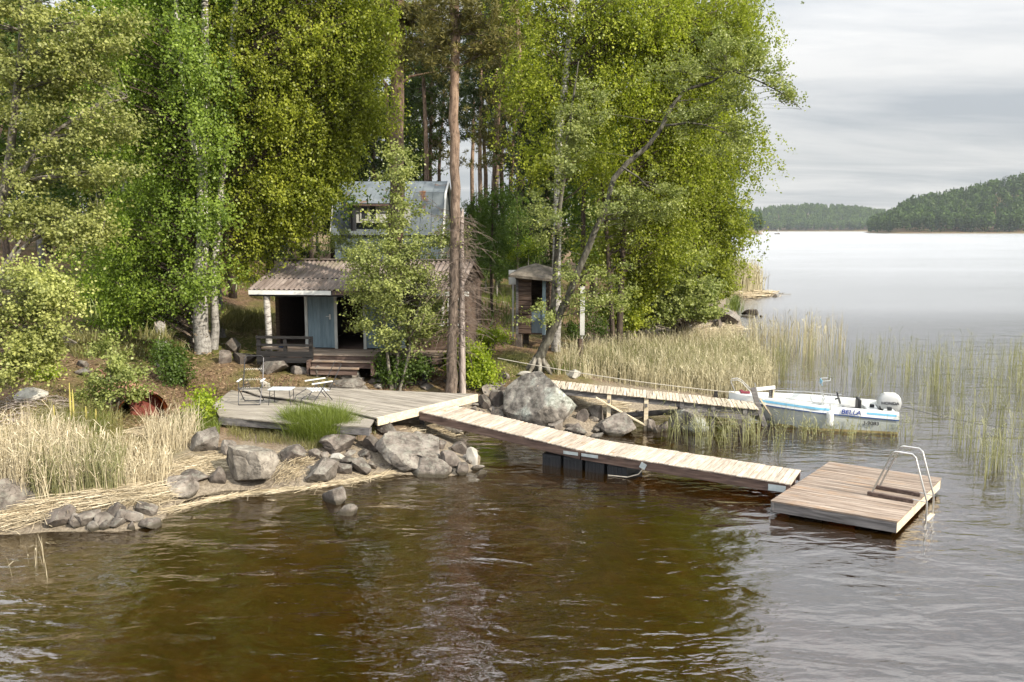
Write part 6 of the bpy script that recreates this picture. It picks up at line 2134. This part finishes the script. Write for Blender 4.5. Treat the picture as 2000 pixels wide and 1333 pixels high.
# rubble under the bright bush, and pebbles on the beach
rr = random.Random(3)
for i in range(34):
    px, py = rr.uniform(925, 990), rr.uniform(748, 812)
    w_ = rr.uniform(9, 20)
    rock(px - w_ / 2, px + w_ / 2, py - w_ * .7, py, 'small rubble stone on the slope left of the giant boulder', STONE_D if i % 2 else STONE, 300 + i, 7, 2, .04, name='stone', group='rubble stones left of the giant boulder')
for i in range(26):
    px, py = rr.uniform(700, 900), rr.uniform(745, 764)
    w_ = rr.uniform(8, 20)
    rock(px - w_ / 2, px + w_ / 2, py - w_ * .6, py, 'small grey stone along the back edge of the terrace', STONE if i % 2 else STONE_D, 340 + i, 7, 2, .04, name='stone', group='small stones along the back of the terrace')
for i in range(26):
    px, py = rr.uniform(1060, 1300), rr.uniform(806, 850)
    if py < 806 + (1150 - px) * .1: continue
    w_ = rr.uniform(9, 20)
    rock(px - w_ / 2, px + w_ / 2, py - w_ * .6, py, 'small wet stone on the shore between the two jetties', STONE_D if i % 3 else STONE, 370 + i, 7, 2, .04, name='stone', group='small stones between the two jetties')
for i in range(30):
    px, py = rr.uniform(560, 935), rr.uniform(880, 925)
    w_ = rr.uniform(7, 17)
    rock(px - w_ / 2, px + w_ / 2, py - w_ * .6, py, 'small stone filling gaps between the waterline boulders', STONE_D if i % 2 else STONE, 410 + i, 7, 2, .04, name='stone', group='small stones between the waterline boulders')
# rocks seen through the water
for i, (px, py, w_) in enumerate([(1020, 958, 70), (745, 985, 34), (655, 992, 90), (345, 1085, 80), (700, 1022, 60)]):
    b = at(px, py, -.45)
    s = mpp(b.y) * w_
    me = rock_mesh(500 + i, 3, 6, .05, (s, s * .8, .30))
    o = mk('sunken_stone', me, mat('algae_stone', [(.3, (.13, .105, .045)), (.7, (.30, .24, .12))], scale=4, rough=.9, bump=.4), None, (b.x, b.y, min(gz(b.x, b.y) + .03, -.27)))
    props(o, 'yellowish stone lying under the shallow water off the beach', 'rock', 'stones under the shallow water')
# stone steps
for i, (x0, x1, y0, y1) in enumerate([(640, 705, 722, 740), (636, 712, 738, 756), (640, 722, 754, 774)]):
    lab = ['top stone step below the wooden porch steps', 'middle stone step leading up to the porch', 'lowest stone step at the terrace edge'][i]
    rock(x0, x1, y0, y1, lab, STONE, 600 + i, 8, 4, .03, name='stone_step', cat='step', dep=.6)

# ------------------------------------------------------------------ grass, reeds, straw
def in_poly(poly, n, r):
    poly = np.array(poly, float)
    lo, hi = poly.min(0), poly.max(0)
    out = np.zeros((0, 2))
    while len(out) < n:
        q = r.uniform(lo, hi, (n * 2, 2))
        ins = np.zeros(len(q), bool)
        for i in range(len(poly)):
            a, b = poly[i], poly[(i + 1) % len(poly)]
            c = ((a[1] > q[:, 1]) != (b[1] > q[:, 1])) & (q[:, 0] < (b[0] - a[0]) * (q[:, 1] - a[1]) / (b[1] - a[1] + 1e-9) + a[0])
            ins ^= c
        out = np.concatenate([out, q[ins]])
    return out[:n]


def blades(P, h, lean, wd, r, tone=.5, bend=.3, leafy=0.0):
    """upright strips from P; returns quads and tints"""
    n = len(P)
    a = r.uniform(0, 2 * math.pi, n)
    ld = np.stack([np.cos(a), np.sin(a), np.zeros(n)], 1)
    k = np.abs(r.normal(0, lean, n))
    wa = r.uniform(0, 2 * math.pi, n)
    w_ = np.stack([np.cos(wa), np.sin(wa) * .5, np.zeros(n)], 1) * (wd * r.uniform(.7, 1.3, n))[:, None]
    up = np.array([0, 0, 1.0])
    p0 = P
    p1 = P + up * (h * .55)[:, None] + ld * (h * .5 * k)[:, None]
    p2 = P + up * (h * (1 - .25 * np.minimum(k, 1)))[:, None] + ld * (h * k * (1 + bend))[:, None]
    Q = [np.stack([p0 - w_, p0 + w_, p1 + w_ * .8, p1 - w_ * .8], 1), np.stack([p1 - w_ * .8, p1 + w_ * .8, p2 + w_ * .25, p2 - w_ * .25], 1)]
    tn = np.clip(tone + r.normal(0, .2, n), 0, 1)
    Tn = [tn, tn]
    if leafy:
        m = int(n * leafy)
        i = r.integers(0, n, m)
        t = r.uniform(.35, .95, m)
        s = p0[i] + (p2[i] - p0[i]) * t[:, None]
        b = r.uniform(0, 2 * math.pi, m)
        d = np.stack([np.cos(b), np.sin(b), r.uniform(.3, 1.3, m)], 1)
        ln = h[i] * r.uniform(.18, .38, m)
        e1 = s + d * (ln * .5)[:, None]
        e2 = e1 + d * np.array([1, 1, .1]) * (ln * .5)[:, None] - up * (ln * .12)[:, None]
        ww = np.stack([-np.sin(b), np.cos(b), np.zeros(m)], 1) * (wd * 1.1)
        Q += [np.stack([s - ww * .6, s + ww * .6, e1 + ww, e1 - ww], 1), np.stack([e1 - ww, e1 + ww, e2 + ww * .1, e2 - ww * .1], 1)]
        Tn += [tn[i], tn[i]]
    return np.concatenate(Q), np.concatenate(Tn)


def stuff_obj(name, label, cat, V, Tn, m):
    c = V.reshape(-1, 3).mean(0); c[2] = 0
    o = mk(name, quads_mesh(name, V - c, Tn), m, None, Vector(c))
    return props(o, label, cat, None, 'stuff')


REED_TAN = leaf_mat('dry_reed', (0.33, 0.275, 0.175), (0.66, 0.585, 0.42), .15, .05, 0, (1, .95, .8))
REED_BEIGE = leaf_mat('beige_reed', (0.26, 0.225, 0.125), (0.54, 0.49, 0.33), .15, .05, 0, (1, .95, .8))
REED_GREEN = leaf_mat('green_reed', (0.13, 0.135, 0.055), (0.35, 0.34, 0.17), .3, .05, 0)
STRAW = leaf_mat('pale_straw', (0.25, 0.20, 0.125), (0.54, 0.455, 0.32), .05, .06, 0, (1, .95, .8))
GRASS = leaf_mat('fresh_grass', (0.075, 0.105, 0.014), (0.20, 0.25, 0.035), .35, .05, 0)
GRASS_D = leaf_mat('mixed_dry_grass', (0.095, 0.10, 0.03), (0.30, 0.27, 0.11), .3, .04, 0)


def reed_patch(name, label, poly, n, hr, lean, wd, m, seed, tone=.5, leafy=.6, cat='reeds', wet=False, fn=None, bend=.3):
    r = np.random.default_rng(seed)
    # clumpy distribution
    q = in_poly(poly, n, r)
    k = max(4, n // 22)
    cidx = r.integers(0, n, k)
    pull = r.random(n) < .45
    q[pull] = q[cidx[r.integers(0, k, pull.sum())]] + r.normal(0, 5, (pull.sum(), 2)) * np.array([1.3, .6])
    P = on_ground(q[:, 0], q[:, 1])
    if wet:
        P[:, 2] = np.minimum(P[:, 2], 0) - .05
    P[:, 2] -= .03
    h = r.uniform(hr[0], hr[1], n) * r.uniform(.8, 1.1, n)
    if fn is not None: h = h * fn(q)
    V, Tn = blades(P, h, lean, wd, r, tone, bend, leafy)
    return stuff_obj(name, label, cat, V, Tn, m)


# left bed
reed_patch('dry_reeds', 'dense straw-coloured reeds along the near left bank', [(-60, 905), (40, 884), (150, 884), (300, 900), (345, 915), (310, 958), (215, 968), (90, 985), (40, 985), (-60, 965)], 4000, (.6, 1.2), .17, .0085, REED_TAN, 1, .6, .5, fn=lambda q: 1 - .45 * np.clip((q[:, 0] - 110) / 150, 0, 1))
reed_patch('green_reeds', 'fresh green reeds growing in the straw-coloured reed bed', [(30, 930), (120, 915), (250, 920), (235, 968), (110, 982), (60, 980)], 2000, (.5, .9), .10, .008, REED_GREEN, 2, .55, .5)
reed_patch('dry_reeds', 'thin leaning dry reeds above the rounded grey boulder', [(280, 850), (390, 845), (370, 880), (290, 890)], 420, (.5, .95), .3, .007, REED_TAN, 3, .65, .2)
# right bed, on land
reed_patch('dry_reeds', 'broad beige reed bed behind the old jetty', [(1085, 722), (1130, 702), (1230, 688), (1340, 668), (1440, 662), (1490, 700), (1515, 755), (1450, 778), (1370, 772), (1250, 756), (1140, 738), (1085, 730)], 10000, (.45, 1.1), .2, .0095, REED_BEIGE, 4, .55, .7)
reed_patch('green_reeds', 'green shoots mixed in the broad beige reed bed', [(1085, 724), (1200, 700), (1440, 690), (1500, 745), (1370, 762), (1250, 748)], 4600, (.45, 1.05), .16, .009, REED_GREEN, 5, .5, .8)
# standing in the water
reed_patch('lake_reeds', 'sparse green reeds standing in the water behind the motorboat', [(1440, 690), (1700, 694), (2080, 706), (2100, 760), (1900, 772), (1700, 772), (1540, 772), (1460, 748)], 1100, (1.0, 1.5), .09, .0065, REED_GREEN, 6, .45, .9, wet=True)
reed_patch('lake_reeds', 'thin reeds in open water right of the motorboat', [(1770, 770), (2080, 760), (2100, 900), (1960, 930), (1840, 880), (1780, 820)], 420, (.8, 1.25), .09, .007, REED_GREEN, 7, .5, .8, wet=True)
reed_patch('lake_reeds', 'taller reed clumps beyond the swim ladder', [(1870, 880), (2060, 880), (2080, 1010), (1960, 1000), (1900, 940)], 130, (.7, 1.15), .10, .006, REED_GREEN, 8, .55, .9, wet=True)
reed_patch('lake_reeds', 'green reeds rising around the posts at the old jetty end', [(1285, 850), (1400, 838), (1560, 850), (1530, 885), (1400, 880), (1300, 868)], 210, (.55, 1.15), .16, .0075, REED_GREEN, 9, .6, 1.5, wet=True)
reed_patch('lake_reeds', 'short reeds along the near side of the motorboat hull', [(1550, 838), (1770, 846), (1780, 872), (1560, 862)], 150, (.4, .8), .2, .007, REED_GREEN, 10, .6, 1.6, wet=True)
reed_patch('lake_reeds', 'tall dead reed stalks standing in the water past the bank rocks', [(1460, 668), (1640, 668), (1660, 696), (1470, 700)], 380, (1.2, 1.9), .07, .011, REED_BEIGE, 11, .5, .7, wet=True)
reed_patch('dry_reeds', 'tawny reeds under the raised pier on the far bank', [(1408, 556), (1440, 552), (1490, 570), (1450, 580), (1415, 574)], 1500, (1.6, 2.8), .10, .028, REED_BEIGE, 12, .5, .5)
reed_patch('lake_reeds', 'a few reed stems at the left foreground waterline', [(-20, 1060), (110, 1070), (100, 1140), (-20, 1130)], 12, (.3, .6), .15, .006, REED_TAN, 13, .6, .6, wet=True)


def straw_mat(label, spine, n, spread, ln, pile, seed, thick=.007):
    """reed straw washed up along a line of pixels"""
    r = np.random.default_rng(seed)
    S = on_ground([p[0] for p in spine], [p[1] for p in spine])
    seg = r.integers(0, len(S) - 1, n)
    t = r.random(n)[:, None]
    c = S[seg] * (1 - t) + S[seg + 1] * t
    d = S[seg + 1] - S[seg]
    d[:, 2] = 0
    d = unit(d)
    side = np.stack([-d[:, 1], d[:, 0], np.zeros(n)], 1)
    c = c + side * r.normal(0, spread, (n, 1))
    c[:, 2] = np.maximum(ground(c[:, 0], c[:, 1]), 0.0) + r.random(n) * pile + .006
    ang = r.normal(0, .30, n) + (r.random(n) < .18) * r.normal(0, .9, n)
    dd = d * np.cos(ang)[:, None] + side * np.sin(ang)[:, None]
    dd[:, 2] = r.normal(0, .03, n)
    L_ = r.uniform(.4, 1.0, n) * ln
    ww = np.cross(dd, r.normal(size=(n, 3))); ww = unit(ww) * thick * .6
    a, b = c - dd * (L_ / 2)[:, None], c + dd * (L_ / 2)[:, None]
    for q in (a, b): q[:, 2] = np.maximum(q[:, 2], np.maximum(ground(q[:, 0], q[:, 1]), 0) + .004)
    V = np.stack([a - ww, a + ww, b + ww, b - ww], 1)
    return stuff_obj('reed_straw', label, 'straw', V, np.clip(.55 + r.normal(0, .25, n), 0, 1), STRAW)


straw_mat('pale reed straw washed into a bank below the reeds', [(-80, 1038), (20, 1020), (100, 1000), (180, 985), (260, 978), (310, 972)], 2000, .13, 1.1, .16, 21)
straw_mat('loose straw lying between the reeds and the slanted rock', [(300, 975), (340, 925), (400, 905), (450, 905)], 700, .22, .6, .05, 22)
straw_mat('straw floating along the waterline past the boulders', [(330, 1000), (420, 975), (520, 960), (600, 955), (680, 940), (760, 926)], 420, .05, .9, .012, 23)
straw_mat('straw heaped between the largest boulder and the wedge rock', [(555, 945), (580, 905), (600, 890)], 520, .16, .5, .12, 24)
straw_mat('straw on the bank behind the rounded grey boulder', [(270, 850), (330, 842), (375, 850)], 500, .22, .9, .08, 25)
straw_mat('brown reed litter lying under the old jetty', [(1130, 800), (1180, 795), (1230, 800)], 500, .4, .5, .06, 26)
straw_mat('reed litter on the little beach under the gangway', [(800, 845), (850, 842), (890, 845)], 260, .2, .4, .05, 27)
straw_mat('straw spit at the far bank', [(1430, 580), (1460, 577), (1492, 575)], 900, .8, 2.0, .35, 28, .03)
straw_mat('loose straw lying along the reed bed bank', [(1370, 655), (1410, 648), (1440, 640)], 400, .5, 1.0, .12, 29, .02)


def grass(label, poly, n, hr, m, seed, lean=.35, wd=.006, tone=.5):
    return reed_patch('grass', label, poly, n, hr, lean, wd, m, seed, tone, 0.0, 'grass', bend=.6)


grass('lush bright green grass tuft spilling over the terrace front', [(555, 842), (600, 836), (660, 836), (690, 850), (650, 872), (610, 868), (570, 860)], 5500, (.45, .8), GRASS, 31, .4, .006, .65)
grass('low green grass in front of the terrace fascia', [(455, 838), (560, 842), (570, 868), (470, 862), (440, 850)], 1000, (.12, .3), GRASS_D, 32, .4, .005, .6)
grass('green grass beside the bright shoot at the terrace corner', [(335, 822), (425, 815), (430, 850), (350, 852)], 1700, (.15, .38), GRASS, 33, .4, .006, .5)
grass('mixed grass bank around the upturned red boat', [(60, 820), (180, 800), (240, 815), (240, 870), (160, 872), (70, 875)], 3000, (.2, .5), GRASS_D, 34, .4, .007, .6)
grass('bright grass on the bank above the reeds', [(80, 835), (160, 815), (220, 830), (180, 868), (110, 868)], 1500, (.2, .4), GRASS, 35, .4, .007, .6)
grass('sunlit grass on the rise behind the birches', [(130, 668), (250, 660), (360, 660), (360, 690), (240, 700), (140, 700)], 4200, (.2, .5), GRASS_D, 36, .35, .013, .45)
grass('yellowish grass on the slope left of the hut', [(435, 610), (510, 575), (530, 600), (520, 645), (470, 650), (430, 640)], 3000, (.2, .45), GRASS_D, 37, .35, .012, .6)
grass('thin grass on the ground before the outhouse', [(985, 670), (1045, 660), (1060, 720), (1000, 740), (975, 720)], 900, (.08, .2), GRASS_D, 38, .4, .006, .6)
grass('green tussock at the lake edge on the far bank', [(1425, 600), (1441, 598), (1443, 606), (1428, 608)], 260, (.6, 1.1), GRASS, 39, .2, .02, .3)
grass('patchy grass on the forest floor around the birches', [(-60, 800), (40, 760), (330, 740), (470, 735), (600, 745), (500, 770), (420, 800), (300, 815)], 2600, (.06, .2), GRASS_D, 40, .5, .007, .45)
grass('sparse undergrowth between the forest trees', [(-100, 640), (500, 600), (980, 640), (1330, 640), (1250, 560), (960, 560), (480, 545), (-100, 600)], 5200, (.25, .7), GRASS, 41, .4, .018, .3)
grass('green sedge along the foot of the leaning alder', [(1075, 728), (1180, 700), (1240, 700), (1160, 732)], 1200, (.25, .6), GRASS, 42, .3, .008, .5)

grass('grass sprouting between the waterline boulders', [(700, 838), (735, 838), (735, 850), (700, 850), (600, 885), (570, 872), (480, 862), (440, 858), (560, 866), (620, 870)], 900, (.12, .3), GRASS_D, 43, .4, .005, .6)


def litter(label, poly, n, seed, m, size):
    r = np.random.default_rng(seed)
    q = in_poly(poly, n, r)
    P = on_ground(q[:, 0], q[:, 1])
    ok = P[:, 2] > .1
    P = P[ok]; k = len(P)
    P[:, 2] += .008 + r.random(k) * .02
    a = r.uniform(0, 6.28, k)
    A = np.stack([np.cos(a), np.sin(a), r.normal(0, .25, k)], 1)
    B = np.stack([-np.sin(a), np.cos(a), r.normal(0, .35, k)], 1)
    s_ = (size * r.uniform(.5, 1.5, k))[:, None]
    V = np.stack([P - A * s_, P + B * s_ * .5, P + A * s_, P - B * s_ * .5], 1)
    return stuff_obj('leaf_litter', label, 'leaves', V, np.clip(r.random(k), 0, 1), m)


LITTER = leaf_mat('dead_leaves', (0.05, 0.032, 0.02), (0.36, 0.26, 0.16), .1, .02, 0, (1, .9, .7))
litter('fallen brown leaves on the ground around the hut and birches', [(-60, 830), (60, 760), (250, 735), (480, 700), (640, 700), (780, 720), (860, 745), (1060, 690), (1070, 735), (930, 770), (470, 760), (420, 800), (300, 840)], 9000, 51, LITTER, .035)
litter('dead leaves and needles on the forest slope', [(-60, 700), (400, 650), (520, 590), (980, 600), (1060, 660), (960, 690), (500, 690), (0, 760)], 5000, 52, LITTER, .05)

# twiggy brush at the left and yellow flower spikes
bb = og(60, 812)
br_ = thing('brush_pile', 'heap of dead grey twigs under the low alder', 'twigs', bb)
mb = MB()
rg = np.random.default_rng(9)
for i in range(150):
    q = og(rg.uniform(-10, 140), rg.uniform(785, 838)) if i % 3 == 0 else q + Vector((rg.normal(0, .15), rg.normal(0, .15), 0))
    a = rg.uniform(0, 6.28)
    d = Vector((math.cos(a), math.sin(a) * .6, rg.normal(0, .14))) * rg.uniform(.25, .75)
    z = Vector((0, 0, rg.uniform(.03, .20)))
    mb.tube([q + z - d * .5, q + z + Vector((0, 0, .03)), q + z + d * .5], [.008, .007, .003], 4, caps=False)
props(mb.build('twigs', B_DEAD, br_), kind='stuff')
sb = og(140, 830)
sp_ = thing('mullein_plant', 'upright yellowish flower spikes beside the sapling', 'plant', sb)
for dx, hh in ((0, .95), (.06, .8), (-.38, .45), (.33, .42), (.55, .36)):
    mb = MB().tube([sb + Vector((dx, 0, -.05)), sb + Vector((dx, 0, hh * .5)), sb + Vector((dx + .01, 0, hh))], [.012, .024, .008], 6)
    mb.build('flower_spike', plain('yellow_green_spike', (.42, .36, .10), .8), sp_)

# small bird on the pointed boulder
bp0 = pt(818, 886, 18.75)
bd_ = thing('bird', 'little dark bird standing on the pointed grey boulder', 'bird', bp0)
mb = MB().tube([bp0 + Vector(v) for v in ((.075, 0, .035), (.03, 0, .055), (-.005, 0, .075), (-.03, 0, .105), (-.035, 0, .130), (-.045, 0, .148), (-.062, 0, .150), (-.078, 0, .146))], [.004, .020, .034, .030, .019, .022, .016, .002], 9)
mb.build('body', plain('dark_plumage', (.045, .045, .05), .8), bd_, smooth='all')
for s in (-.012, .012):
    MB().tube([bp0 + Vector((.0, s, .055)), bp0 + Vector((-.005, s, -.01))], .004, 5).build('leg', BLACKP, bd_)
